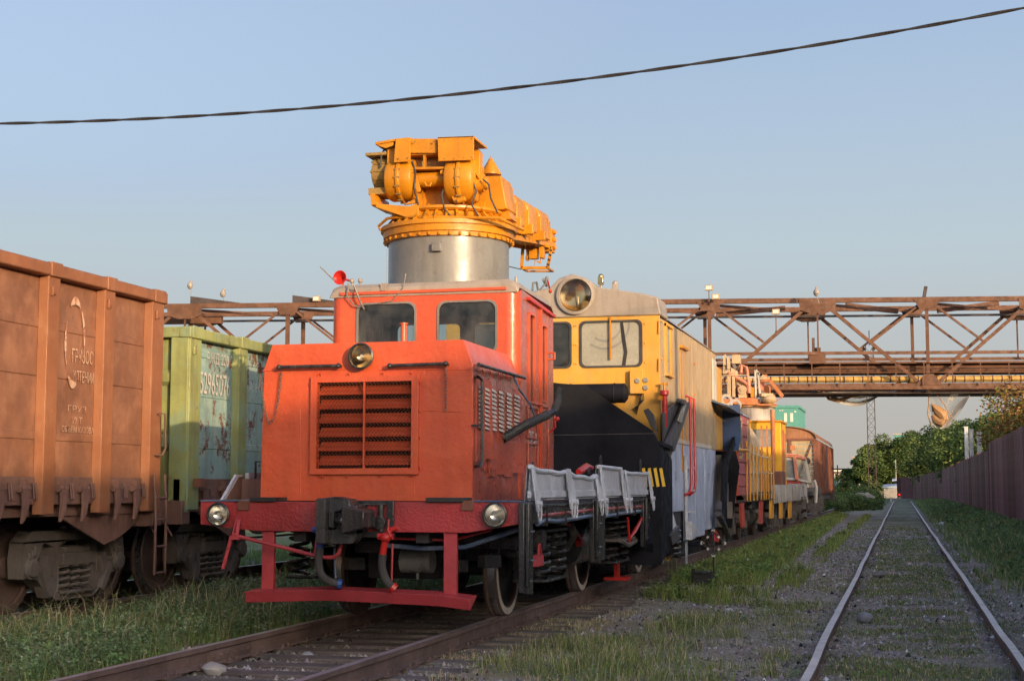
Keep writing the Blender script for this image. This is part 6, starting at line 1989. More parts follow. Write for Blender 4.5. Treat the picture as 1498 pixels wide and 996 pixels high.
b.ob((-3.1, 27.3, 1.1), (0.1, 0.3, 0.3), (0, 0, 1), 0.4)
b.build('rear_frame', 'bogie_iron', sp)
b = MB().tube([at(1052, 735, x=-3.05), at(1050, 750, x=-3.05), at(1060, 768, x=-3.05), at(1066, 785, x=-3.05)], [0.05, 0.07, 0.05, 0.04], 8)
b.build('hydraulic_hose', 'wing_grey', sp)
MB().slab([at(1043, 792, x=-3.1), at(1046, 775, x=-3.1), at(1051, 783, x=-3.1), at(1050, 792, x=-3.1)], (0.02, 0, 0)).build('red_flap', 'bright_red', sp)
# under gear
for yq in (22.35, 24.6): wheelset(sp, XM, yq, ZM, 0.475, white=True, mat='black_matt')
b = MB().box(-5.9, -3.6, 19.6, 27.5, 0.95, 1.2); b.box(-5.5, -4.0, 20.5, 24.5, 0.5, 0.95); b.box(-3.75, -3.6, 22.0, 22.7, 0.5, 0.95)
b.box(-3.9, -3.4, 23.1, 24.2, 0.45, 0.95)
b.build('under_frame', 'black_matt', sp)
MB().slab([(SXR, 22.55, 0.70), (SXR, 22.75, 0.70), (SXR, 22.68, 0.35), (SXR, 22.62, 0.35)], (-0.02, 0, 0)).build('guide_fork', 'silver_paint', sp)
# ---------------------------------------------------------------- red railcar with yellow railings
rc = thing('railcar', (XM, 33.5, 0), 'red railcar with maroon sides and yellow railings, behind the snowplough car', 'railcar')
X3 = -3.20
r_ = lambda px, py, x=X3: at(px, py, x=x)
ya, yb_, yd = 30.0, 32.7, 38.2
b = MB().holed([(-6.3, 1.35), (X3, 1.35), (X3, 3.02), (-6.3, 3.02)], [rrect(-4.3, -3.5, 2.3, 2.85, 0.05), rrect(-6.0, -5.2, 2.3, 2.85, 0.05)], lambda u, w_, d: (u, ya + d, w_), 0.04)
b.build('cab_front', 'brick_red', rc)
for x0 in (-4.3, -6.0): MB().box(x0, x0 + 0.8, ya + 0.015, ya + 0.02, 2.3, 2.85).build('pane', 'window_dark', rc)
b = MB()
for q in (X3 - 0.03, -6.3): b.box(q, q + 0.03, ya + 0.041, yb_, 1.35, 3.02)
b.box(-6.3, X3, yb_, yb_ + 0.03, 1.35, 3.02)
b.build('cab_side', 'dull_maroon', rc)
MB().box(X3 - 0.02, X3 + 0.012, ya - 0.005, ya + 0.22, 1.35, 3.04).build('corner_post', 'orange_red', rc)
for y0, y1 in ((30.45, 30.95), (32.1, 32.45)):
    b = MB().holed([(y0, 2.1), (y1, 2.1), (y1, 2.95), (y0, 2.95)], [[(y0 + 0.06, 2.16), (y1 - 0.06, 2.16), (y1 - 0.06, 2.89), (y0 + 0.06, 2.89)]], lambda u, w_, d: (X3 + 0.02 - d, u, w_), 0.02)
    wf = b.build('window_frame', 'pale_plank', rc)
    MB().box(X3 + 0.001, X3 + 0.006, y0 + 0.06, y1 - 0.06, 2.16, 2.89).build('pane', 'window_dark', wf)
for z in (1.55, 1.80, 2.05, 2.35, 2.60, 2.85):
    MB().box(X3 + 0.001, X3 + 0.03, 31.05, 32.05, z - 0.015, z + 0.015).build('side_rib', 'dull_maroon', rc, bev=0.006)
    if z < 2.1: MB().box(X3 + 0.001, X3 + 0.03, ya + 0.24, 31.04, z - 0.015, z + 0.015).build('side_rib', 'dull_maroon', rc, bev=0.006)
b = MB()
pr = [(X3 + 0.03, 3.02), (X3 - 0.2, 3.17), (X3 - 0.8, 3.28), (-4.75, 3.32), (-5.5, 3.28), (-6.1, 3.17), (-6.33, 3.02)]
b.add([(p[0], y, p[1]) for y in (ya - 0.1, yb_ + 0.1) for p in pr], [(i + 1, i, i + 7, i + 8) for i in range(6)] + [(0, 1, 2, 3, 4, 5, 6), (13, 12, 11, 10, 9, 8, 7)])
b.build('roof', 'roof_metal_blue', rc)
for y in (30.4, 32.2):
    MB().lathe([(0.07, -0.03), (0.13, -0.03), (0.13, 0.03), (0.07, 0.03), (0.07, -0.03)], (X3 - 0.25, y, 3.30), (0.3, -1, 0), 20).build('lifting_ring', 'cap_grey', rc)
b = MB().box(-5.2, -3.32, 33.0, 36.2, 1.4, 2.4)
b.tube([(-4.25, 33.0, 2.36), (-4.25, 36.2, 2.36)], 0.95, 28)
for q in (33.4, 34.6, 35.8): b.lathe([(0.95, -0.04), (0.975, 0), (0.95, 0.04)], (-4.25, q, 2.36), (0, 1, 0), 28)
b.build('fuel_tank', 'rusty_cream', rc)
b = MB()
for px in (1098, 1104, 1110): b.box(X3 - 0.5, X3 - 0.44, r_(px, 600).y, r_(px, 600).y + 0.06, 1.4, 3.0)
b.cyl((-3.7, 36.6, 1.4), (-3.7, 36.6, 3.25), 0.05, n=8)
b.build('hand_post', 'rusty_cream', rc)
b = MB().box(-6.3, X3, ya - 0.3, yd + 0.3, 1.24, 1.35)
b.box(-6.3, X3 + 0.02, ya - 0.3, yd + 0.3, 1.2, 1.25)
b.build('deck', 'black_gloss', rc)
b = MB()
px = 1089
rl = MB().tube([r_(1068, 657), r_(1090, 657), r_(1108, 666), r_(1128, 671)], 0.022, 6)
rl.build('top_rail', 'off_white', rc)
MB().tube([r_(1070, 658, X3 + 0.02), r_(1093, 658, X3 + 0.02)], 0.03, 6).build('top_rail', 'rail_yellow', rc)
for px in (1089.5, 1094, 1099, 1104, 1110, 1114, 1117, 1121, 1125, 1128.5):
    y = r_(px + 2, 700).y
    MB().tube([(X3 + 0.02, y, 2.50 - 0.005 * (px - 1089)), (X3 + 0.02, y, 1.95), (X3 + 0.05, y - 0.32, 1.72), (X3 + 0.05, y - 0.34, 1.22)], 0.017, 6).build('railing_bar', 'rail_yellow', rc)
MB().tube([r_(1100, 691), r_(1130, 692)], 0.018, 6).build('mid_rail', 'off_white', rc)
b = MB().slab([r_(1066, 727), r_(1086, 724), r_(1086, 733), r_(1066, 739)], (-0.05, 0, 0))
b.slab([r_(1084, 727), r_(1088, 727), r_(1091, 770), r_(1086, 771)], (-0.05, 0, 0))
b.build('side_frame', 'brick_red', rc)
MB().slab([r_(1113, 726), r_(1116.5, 726), r_(1116.5, 765), r_(1113, 766)], (-0.05, 0, 0)).build('side_post', 'brick_red', rc)
for yq in (31.0, 33.4, 36.8): wheelset(rc, XM, yq, ZM, 0.475, white=False, mat='black_matt', rims=False)
b = MB().box(-5.6, -3.7, 30, 38, 0.95, 1.24)
for k in range(22):
    b.ob((-3.45 + rnd.uniform(-0.15, 0.1), 30.2 + k * 0.36, 0.85 + rnd.uniform(-0.2, 0.2)), (0.12, rnd.uniform(0.1, 0.3), rnd.uniform(0.1, 0.35)), (1, 0, 0), rnd.uniform(-0.4, 0.4))
b.build('under_frame', 'bogie_iron', rc)
for yq in (31.0, 33.4, 36.8): MB().spring((-3.62, yq + 0.3, 0.6), 0.1, 0.4, 5, 0.02, 6).build('suspension_spring', 'black_gloss', rc)
MB().cyl((-3.5, 34.6, 0.85), (-3.5, 35.6, 0.85), 0.2, n=16).build('air_tank', 'black_gloss', rc)

# ---------------------------------------------------------------- yellow cabbed crane trolley with the rusty crane
yc = thing('crane_trolley', (XM, 45.5, 0), 'crane trolley with a yellow cab and rusty crane in front of the steel bridge', 'rail crane')
CY0 = 48.6
b = MB().holed([(-5.8, 1.38), (-3.75, 1.38), (-3.75, 3.62), (-5.8, 3.62)], [rrect(-4.7, -4.0, 2.8, 3.4, 0.08), rrect(-5.6, -4.95, 2.8, 3.4, 0.08)], lambda u, w_, d: (u, CY0 + d, w_), 0.04)
b.build('cab_front', 'cab_yellow', yc, bev=0.02)
for x0 in (-4.7, -5.6): MB().box(x0, x0 + 0.7, CY0 + 0.015, CY0 + 0.02, 2.8, 3.4).build('pane', 'window_shade', yc)
b = MB()
for q in (-3.78, -5.8): b.box(q, q + 0.03, CY0 + 0.041, CY0 + 2.1, 1.38, 3.6)
b.box(-5.8, -3.75, CY0 + 2.1, CY0 + 2.13, 1.38, 3.6)
b.build('cab_side', 'cab_yellow', yc)
MB().box(-5.85, -3.70, CY0 - 0.05, CY0 + 2.18, 3.62, 3.69).build('roof', 'crane_yellow', yc, bev=0.02)
b = MB()
b.box(-3.75, -3.73, CY0 + 0.6, CY0 + 1.2, 1.5, 3.4); b.box(-3.75, -3.735, CY0 + 1.5, CY0 + 1.9, 2.7, 3.3)
b.box(-3.76, -3.72, CY0 + 0.2, CY0 + 0.35, 1.5, 3.6)
b.build('door_frame', 'rusty_orange', yc)
b = MB()
for px in (1113, 1121): b.box(at(px, 650, y=44.5).x, at(px, 650, y=44.5).x + 0.05, 44.5, 44.55, 1.4, 3.35)
b.cyl((-3.95, 47.9, 1.4), (-3.95, 47.9, 4.0), 0.07, n=10)
b.build('exhaust_pipe', 'rusty_orange', yc)
MB().box(-4.3, -3.5, 45.2, 47.0, 1.4, 2.0).build('engine_box', 'boxcar_rust', yc, bev=0.03)
b = MB().cyl((XM, 50.2, 3.6), (XM, 50.2, 4.23), 0.66, n=40)
b.build('crane_pedestal', 'dirty_white', yc)
b = MB().lathe([(0.6, -0.1), (0.75, -0.05), (0.78, 0.05), (0.72, 0.12), (0.78, 0.16), (0.78, 0.2), (0, 0.22)], (XM, 50.2, 4.25), (0, 0, 1), 40)
b.build('slewing_ring', 'rusty_cream', yc)
YK2 = 49.4
k_ = lambda px, py, y=YK2: at(px, py, y=y)


def kb(px0, py0, px1, py1, y0=0.0, dy=0.5, mat='rusty_orange', name='crane_frame', bev=0.01):
    p, q = k_(px0, py1), k_(px1, py0)
    return MB().box(p.x, q.x, YK2 + y0, YK2 + y0 + dy, p.z, q.z).build(name, mat, yc, bev=bev)


b = MB().slab([k_(1049, 584), k_(1106, 581), k_(1113, 587), k_(1113, 592), k_(1104, 593), k_(1049, 590)], (0, 1.6, 0))
b.build('crane_platform', 'rusty_orange', yc, bev=0.02)
kb(1070, 518, 1081, 531, 0.2, 0.5, 'rusty_cream', 'crane_box')
kb(1057, 541, 1068, 547, 0.0, 0.5, 'rusty_cream', 'crane_box'); kb(1057, 532, 1064, 541, 0.1, 0.4, 'rusty_cream', 'crane_box')
kb(1064, 550, 1069, 581, -0.05, 0.3, 'rusty_cream', 'crane_post'); kb(1071, 550, 1075, 581, -0.05, 0.3, 'rusty_cream', 'crane_post')
kb(1057, 548, 1094, 550, -0.08, 0.05, 'rusty_cream', 'hand_rail', 0)
kb(1098, 566, 1106, 581, 0.0, 0.5, 'crane_yellow', 'crane_box'); kb(1077, 562, 1080, 578, 0.2, 0.2, 'orange_red', 'crane_post')
kb(1114, 563, 1124, 580, 0.3, 0.6, 'rusty_orange', 'crane_box'); kb(1081, 533, 1084, 548, 0.2, 0.2, 'salmon', 'crane_post')
b = MB().tube([k_(1084, 545), k_(1085, 534), k_(1092, 537), k_(1094, 548), k_(1094, 570)], 0.05, 8); b.tube([k_(1095, 555), k_(1096, 575)], 0.07, 8)
b.tube([k_(1066, 545), k_(1078, 552), k_(1094, 562)], 0.06, 8)
b.build('crane_pipe', 'salmon', yc)
b = MB().slab([k_(1069, 537), k_(1079, 543), k_(1079, 550), k_(1069, 545)], (0, 0.4, 0)); b.slab([k_(1058, 520), k_(1061, 518), k_(1062, 534), k_(1058, 534)], (0, 0.3, 0)); b.slab([k_(1063, 522), k_(1066, 522), k_(1068, 540), k_(1064, 540)], (0, 0.3, 0))
b.build('crane_bracket', 'rusty_cream', yc)
q = k_(1086, 570); b = MB().cyl((q.x, YK2 - 0.05, q.z), (q.x, YK2 + 0.3, q.z), 0.15, n=20); b.cyl((q.x, YK2 - 0.09, q.z), (q.x, YK2, q.z), 0.06, n=12); b.box(q.x - 0.13, q.x + 0.13, YK2, YK2 + 0.3, q.z - 0.27, q.z - 0.05)
q = k_(1083, 558); b.cyl((q.x, YK2 + 0.1, q.z), (q.x, YK2 + 0.5, q.z), 0.14, n=16); b.sph(k_(1125, 584), (0.25, 0.3, 0.18)); b.ob(k_(1120, 578), (0.4, 0.4, 0.1), (0, 0, 1), 0.4)
b.build('winch_motor', 'rusty_cream', yc)
b = MB()
for a_, c_ in (((1105, 541), (1106, 582)), ((1109, 545), (1113, 588)), ((1106, 541), (1111, 548))): b.beam(k_(*a_), k_(*c_), 0.06, 0.06)
b.beam(k_(1096, 552), k_(1106, 552), 0.04, 0.05)
b.build('ladder_rail', 'off_white', yc)
rk = random.Random(21)
for k in range(46):
    px_, py_ = rk.uniform(1058, 1122), rk.uniform(534, 580)
    if py_ < 548 and px_ > 1098: continue
    q = k_(px_, py_, YK2 + rk.uniform(0.2, 1.2))
    mt_ = rk.choice(['rusty_orange', 'rusty_cream', 'boxcar_rust', 'bogie_iron', 'salmon', 'rusty_orange'])
    sz_ = (rk.uniform(0.06, 0.22), rk.uniform(0.1, 0.3), rk.uniform(0.08, 0.34))
    if k % 3: MB().ob(q, sz_, (0, 1, 0), rk.uniform(-0.6, 0.6)).build('machine_part', mt_, yc)
    else: MB().cyl(q, q + V((rk.uniform(-.3, .3), 0.1, rk.uniform(-.3, .3))), rk.uniform(0.03, 0.09), n=8).build('machine_pipe', mt_, yc)
b = MB().beam(k_(1113, 557), k_(1127, 556), 0.07, 0.08); b.beam(k_(1127, 557), k_(1145, 580), 0.10, 0.12); b.beam(k_(1129, 565), k_(1144, 582), 0.04, 0.04)
b.beam(k_(1112, 580), k_(1134, 578), 0.03, 0.04); b.beam(k_(1145, 580), k_(1128, 592), 0.02, 0.02); b.beam(k_(1108, 592), k_(1136, 592), 0.3, 0.05)
b.build('jib', 'rusty_orange', yc)
b = MB().box(-6.3, X3, 38.9, 56.0, 1.22, 1.36); b.build('deck', 'black_matt', yc)
for i, (a0, a1) in enumerate(((1129, 1137), (1137.5, 1145), (1145.5, 1153), (1153.5, 1160), (1160.5, 1167), (1167.5, 1178))):
    y0, y1 = r_(a0, 700).y, r_(a1, 700).y
    MB().box(X3 - 0.02, X3 + 0.02, y0, y1 - 0.04, 1.20, 1.56 if i < 3 else 1.62).build('drop_side', 'dirty_white', yc, bev=0.01)
    for q in np.linspace(y0 + 0.2, y1 - 0.2, 3): MB().box(X3 + 0.02, X3 + 0.07, q - 0.05, q + 0.05, 1.1, 1.58).build('side_bracket', 'dirty_white', yc)
for a0, a1 in ((1128, 1132), (1142, 1145.5), (1155, 1158.5)):
    MB().slab([r_(a0, 725), r_(a1, 725), r_(a1, 757), r_(a0, 758)], (-0.05, 0, 0)).build('side_post', 'pale_plank' if 0 else 'rail_yellow', yc)
b = MB().box(-5.6, -3.7, 39, 56, 0.9, 1.22)
for k in range(40):
    b.ob((-3.4 + rnd.uniform(-0.2, 0.15), 39 + k * 0.42, 0.75 + rnd.uniform(-0.25, 0.25)), (0.12, rnd.uniform(0.1, 0.4), rnd.uniform(0.1, 0.35)), (1, 0, 0), rnd.uniform(-0.4, 0.4))
b.build('under_frame', 'bogie_iron', yc)
for yq in (40.5, 43.5, 48.5, 52.5): wheelset(yc, XM, yq, ZM, 0.475, mat='black_matt', rims=False)

# ---------------------------------------------------------------- salmon and white cabbed track machine
wc = thing('track_machine', (XM, 60, 0), 'small track machine with a salmon and white cab of big windows', 'track machine')
c_ = lambda px, py, y=57.0: at(px, py, y=y)
ft = MB()
b = MB().holed([tuple((c_(px, py).x, c_(px, py).z)) for px, py in ((1130, 702), (1167, 702), (1163, 668), (1150, 665), (1130, 665))], [[tuple((c_(px, py).x, c_(px, py).z)) for px, py in ((1133, 698), (1163, 698), (1160, 673), (1133, 673))]], lambda u, w_, d: (u, 57 + d, w_), 0.06)
b.build('cab_front', 'off_white', wc, bev=0.01)
p0, p1 = c_(1133, 698), c_(1160, 673)
MB().box(p0.x, p1.x + 0.05, 57.02, 57.03, p0.z, p1.z).build('windscreen', 'window_shade', wc)
P_ = [c_(1166, 702), c_(1162, 667)]
q_ = [at(1184, 705, y=59.0), at(1177, 671, y=59.0)]
b = MB()
b.beam(P_[0], P_[1], 0.14, 0.14); b.beam(P_[1], q_[1], 0.14, 0.12); b.beam(c_(1130, 665), P_[1], 0.14, 0.12)
b.build('cab_frame', 'salmon', wc, bev=0.02)
b = MB().beam(q_[1], q_[0], 0.14, 0.14); b.beam(P_[0] + V((0, 0, 0.02)), q_[0], 0.10, 0.10)
b.build('door_frame', 'off_white', wc, bev=0.02)
MB().add([P_[0] + V((0.0, 0.1, 0.05)), q_[0] + V((-0.02, -0.1, 0.05)), q_[1] + V((-0.02, -0.1, -0.05)), P_[1] + V((0, 0.1, -0.05))], [(0, 1, 2, 3)]).build('side_pane', 'window_glass', wc)
MB().box(-5.9, P_[1].x + 0.1, 56.9, 59.2, P_[1].z + 0.02, P_[1].z + 0.1).build('roof', 'salmon', wc, bev=0.03)
b = MB().box(c_(1156, 664).x, c_(1162, 664).x, 57.1, 57.5, c_(0, 665).z, c_(0, 661).z + 0.05); b.build('roof_lamp', 'rusty_orange', wc)
b = MB()
for o in (0, 0.35):
    b.tube([at(1178, 702, y=59.2) + V((o, 0, 0)), at(1181, 712, y=59.2) + V((o, 0, 0)), at(1180, 735, y=59.2) + V((o, 0, 0))], 0.07, 6)
b.build('step_rail', 'off_white', wc)
MB().box(-5.9, -3.3, 57, 64.5, 1.2, 1.5).build('deck', 'bogie_iron', wc)
MB().box(-5.8, -3.75, 57.1, 59, 1.5, c_(0, 700).z).build('cab_body', 'brick_red', wc)
b = MB().box(-5.6, -3.6, 57.5, 64, 0.6, 1.2)
for k in range(16): b.ob((-3.3 + rnd.uniform(-0.1, 0.1), 57.5 + k * 0.42, 0.8 + rnd.uniform(-0.3, 0.2)), (0.15, rnd.uniform(0.1, 0.5), rnd.uniform(0.1, 0.4)))
b.build('under_frame', 'bogie_iron', wc)
for yq in (59, 62.6): wheelset(wc, XM, yq, ZM, 0.475, mat='black_matt', rims=False)
MB().slab([at(1188, 706, y=61), at(1195, 706, y=61), at(1194, 746, y=61), at(1188, 748, y=61)], (0, 0.08, 0)).build('end_board', 'dirty_white', wc)
MB().tube([at(1186, 720, y=60.8), at(1190, 728, y=60.8), at(1198, 733, y=60.8)], 0.03, 6).build('brake_hose', 'black_matt', wc)

# ---------------------------------------------------------------- covered goods wagon
BX, BY0, BY1 = -5.18, 67.2, 83.0
bc = thing('covered_wagon', (BX, 75, 0), 'rusty covered goods wagon with plank ends and curved roof, last vehicle of the train', 'goods wagon')
hx = 1.56
e_ = lambda px, py: at(px, py, y=BY0)
ez = e_(1196, 643).z
az = e_(1150, 624).z
b = MB()
prof = [(BX + hx * math.sin(math.radians(a)) * 1.0, ez + (az - ez) * math.cos(math.radians(a)) ** 0.8) for a in range(-88, 89, 11)]
b.slab([(p[0], BY0, p[1]) for p in prof], (0, 0.06, 0))
b.build('end_cap', 'boxcar_roof', bc)
b = MB()
n = len(prof)
b.add([(BX + (p[0] - BX) * 1.02, y, p[1] + 0.03) for y in (BY0 - 0.12, BY1 + 0.12) for p in prof] + [(BX + (p[0] - BX) * 1.0, y, p[1] + 0.0) for y in (BY0 - 0.12, BY1 + 0.12) for p in prof],
      [(i, i + 1, n + i + 1, n + i) for i in range(n - 1)] + [(2 * n + i + 1, 2 * n + i, i, i + 1)[::-1] for i in range(n - 1)])
b.build('roof', 'boxcar_roof', bc, smooth=50)
zb = 1.25
k = 12
for i in range(k):
    z0 = zb + (ez - zb) * i / k
    z1 = zb + (ez - zb) * (i + 1) / k
    MB().box(BX - hx + 0.05, BX + hx - 0.05, BY0 + 0.05 + rnd.uniform(0, 0.012), BY0 + 0.08, z0 + 0.01, z1 - 0.008).build('end_plank', 'pale_plank', bc)
b = MB()
for x in (BX - hx + 0.06, BX - 0.52, BX + 0.38, BX + hx - 0.08): b.box(x - 0.06, x + 0.08, BY0 - 0.02, BY0 + 0.05, zb, ez)
b.beam((BX + 0.5, BY0 + 0.0, zb + 0.1), (BX + hx - 0.15, BY0 + 0.0, ez - 0.05), 0.05, 0.10, (0, 1, 0))
b.beam((BX - 0.5, BY0 + 0.0, zb + 0.1), (BX - hx + 0.15, BY0 + 0.0, ez - 0.05), 0.05, 0.10, (0, 1, 0))
b.box(BX - hx, BX + hx, BY0 - 0.05, BY0 + 0.06, ez - 0.02, ez + 0.08)
b.build('end_frame', 'boxcar_rust', bc)
for s in (-1, 1):
    xo = BX + s * hx
    b = MB().box(min(xo, xo - s * 0.05), max(xo, xo - s * 0.05), BY0, BY1, zb - 0.05, ez)
    b.build('side_wall', 'boxcar_rust', bc)
    for i in range(12):
        y = BY0 + 0.1 + (BY1 - BY0 - 0.3) * i / 11
        MB().box(min(xo, xo + s * 0.07), max(xo, xo + s * 0.07), y, y + 0.14, zb - 0.05, ez).build('side_post', 'boxcar_rust', bc)
    MB().box(min(xo + s * 0.001, xo + s * 0.06), max(xo + s * 0.001, xo + s * 0.06), 73.6, 76.4, zb + 0.05, ez - 0.1).build('sliding_door', 'boxcar_rust', bc, bev=0.01)
MB().cyl((BX - 0.1, BY0 - 0.3, 1.1), (BX - 0.1, BY0, 1.1), 0.15).build('coupler', 'bogie_iron', bc)
b = MB().box(BX - 1.4, BX + 1.4, BY0, BY1, 0.9, 1.2); b.build('under_frame', 'bogie_iron', bc)
for yq in (BY0 + 2.2, BY1 - 2.2): bogie(bc, BX, yq, ZM)
MB().box(BX + 1.0, BX + 1.6, BY1 + 0.2, BY1 + 1.2, 0.8, 1.7).build('buffer_box', 'bogie_iron', bc)
q = e_(1181, 674); MB().lathe([(0.0, 0.05), (0.13, 0.05), (0.15, 0.0)], (q.x, BY0 - 0.03, q.z), (0, -1, 0), 16).build('tail_disc', 'black_matt', bc)

# ---------------------------------------------------------------- steel pipe and conveyor bridge
A_ = V((1.332, 68.867, 0)); U_ = V((0.98266, 0.18541, 0)); N_ = V((-0.18541, 0.98266, 0))
bd = thing('truss_bridge', (1.33, 70.5, 0), 'long rusty steel truss bridge carrying pipes and a walkway high over the tracks', 'bridge')
T_ = lambda s, z, off=0.0: A_ + U_ * s + N_ * off + V((0, 0, z))
S0, S1 = -39.3, 12.0
HP = 4.91
for off, mt in ((0.0, 'bridge_rust'), (3.4, 'bridge_rust')):
    MB().beam(T_(S0, 10.0, off), T_(S1, 10.0, off), 0.20, 0.22).build('top_chord', mt, bd)
    MB().beam(T_(S0, 6.05, off), T_(S1, 6.05, off), 0.22, 0.28).build('bottom_chord', mt, bd)
    MB().beam(T_(S0, 7.58, off + 0.02), T_(S1, 7.58, off + 0.02), 0.10, 0.14).build('mid_rail', mt, bd)
    for k in range(-4, 2):
        s = k * 2 * HP
        MB().beam(T_(s, 6.2, off), T_(s, 9.9, off), 0.15, 0.18).build('vertical', mt, bd)
        for d in (-1, 1):
            if S0 - 0.1 <= s + d * HP <= S1:
                MB().beam(T_(s + d * 0.35, 6.15, off), T_(s + d * HP - d * 0.25, 9.9, off), 0.10, 0.15).build('diagonal', mt, bd)
                MB().beam(T_(s + d * 0.15, 9.9, off), T_(s + d * HP * 0.50, 8.1, off), 0.07, 0.10).build('sub_diagonal', mt, bd)
            b = MB().slab([T_(s - 0.6, 10.0, off - 0.14), T_(s + 0.6, 10.0, off - 0.14), T_(s + 0.35, 9.55, off - 0.14), T_(s - 0.35, 9.55, off - 0.14)], N_ * 0.02)
        b.build('gusset_plate', mt, bd)
        sp_ = s + HP
        if sp_ < S1:
            MB().slab([T_(sp_ - 0.85, 10.02, off - 0.135), T_(sp_ + 0.85, 10.02, off - 0.135), T_(sp_ + 0.8, 9.55, off - 0.135), T_(sp_ + 0.3, 9.38, off - 0.135), T_(sp_ - 0.3, 9.38, off - 0.135), T_(sp_ - 0.8, 9.55, off - 0.135)], N_ * 0.02).build('gusset_plate', mt, bd)
            MB().beam(T_(sp_, 7.6, off), T_(sp_, 9.9, off), 0.07, 0.09).build('hanger', mt, bd)
        MB().slab([T_(s - 0.6, 6.1, off - 0.14), T_(s + 0.6, 6.1, off - 0.14), T_(s + 0.2, 6.6, off - 0.14), T_(s - 0.2, 6.6, off - 0.14)], N_ * 0.02).build('gusset_plate', mt, bd)
for k in range(-8, 3):
    s = k * HP
    if S0 <= s <= S1:
        MB().beam(T_(s, 9.9, 0.1), T_(s, 9.9, 3.3), 0.14, 0.18).build('cross_beam', 'bridge_rust', bd)
        MB().beam(T_(s, 5.95, 0.1), T_(s, 5.95, 3.3), 0.16, 0.22).build('cross_beam', 'bridge_rust', bd)
    if S0 <= s and s + HP <= S1: MB().beam(T_(s, 9.85, 0.1), T_(s + HP, 9.85, 3.3), 0.10, 0.12).build('wind_brace', 'bridge_rust', bd)
MB().beam(T_(S0, 9.62, 3.0), T_(S1, 9.62, 3.0), 0.10, 0.10).build('cable_duct', 'bridge_dark', bd)
b = MB().cyl(T_(S0, 6.92, 1.0), T_(S1, 6.92, 1.0), 0.22, n=16); b.cyl(T_(S0, 6.86, 1.7), T_(S1, 6.86, 1.7), 0.18, n=12)
b.build('steam_pipe', 'bridge_rust', bd)
MB().beam(T_(S0, 7.17, 0.7), T_(S1, 7.17, 0.7), 0.5, 0.08).build('upper_flange', 'bridge_rust', bd)
MB().cyl(T_(S0, 6.46, 1.2), T_(S1, 6.46, 1.2), 0.15, n=14).build('lagged_pipe', 'pipe_lagging', bd)
b = MB()
s = S0
while s < S1:
    b.lathe([(0.152, -0.03), (0.165, 0), (0.152, 0.03)], T_(s, 6.46, 1.2), U_, 14); s += 0.42
b.build('pipe_band', 'bridge_rust', bd)
MB().beam(T_(S0, 5.78, 1.7), T_(S1, 5.78, 1.7), 2.6, 0.05).build('walkway_floor', 'bridge_dark', bd)
s = S0 + 0.3
while s < S1:
    MB().beam(T_(s, 6.1, -0.3), T_(s, 7.12, -0.3), 0.05, 0.05).build('railing_post', 'bridge_rust', bd)
    s += 1.25
MB().beam(T_(S0, 7.13, -0.3), T_(S1, 7.13, -0.3), 0.05, 0.05).build('hand_rail', 'bridge_rust', bd)
MB().beam(T_(S0, 6.66, -0.3), T_(S1, 6.66, -0.3), 0.03, 0.03).build('hand_rail', 'bridge_rust', bd)
# support towers, both outside or hidden from the main view
for s in (S0 + 0.5, S1 - 0.5):
    for off in (0, 3.4):
        MB().beam(T_(s, 0, off), T_(s, 5.9, off), 0.4, 0.4, (0, 1, 0)).build('support_leg', 'bridge_rust', bd)
    MB().beam(T_(s, 0.3, 0), T_(s, 5.7, 3.4), 0.15, 0.15).build('support_brace', 'bridge_rust', bd)
# small box on the deck, broken cross pieces
b = MB().ob(T_(-4.91, 7.35, 0.3), (0.7, 0.6, 0.5)); b.ob(T_(-4.91, 7.7, 0.3), (0.3, 0.3, 0.3)); b.ob(T_(-5.1, 7.9, 0.2), (0.12, 0.12, 0.8))
b.build('valve_station', 'bridge_rust', bd)
for s0, s1, z0, z1, w2 in ((-9.4, -6.2, 9.55, 9.85, 0.2), (-3.4, -1.0, 9.95, 9.65, 0.22), (0.8, 3.6, 9.65, 10.0, 0.2), (-36.5, -33.0, 9.5, 9.5, 0.35)):
    MB().beam(T_(s0, z0, 1.5), T_(s1, z1, 1.5), w2, w2).build('loose_pipe', 'bridge_rust', bd)
MB().slab([T_(-34.0, 10.15, 0.2), T_(-29.8, 10.15, 0.2), T_(-29.8, 10.3, 0.2), T_(-33.9, 10.55, 0.2)], N_ * 0.08).build('brace_plate', 'bridge_dark', bd) if False else None
for s in (-34.2, -24.3 + 3.0 - 8): 
    MB().slab([T_(s, 10.13, 0.2), T_(s + 2.6, 10.13, 0.2), T_(s, 10.5, 0.2)], N_ * 0.06).build('brace_plate', 'bridge_dark', bd)
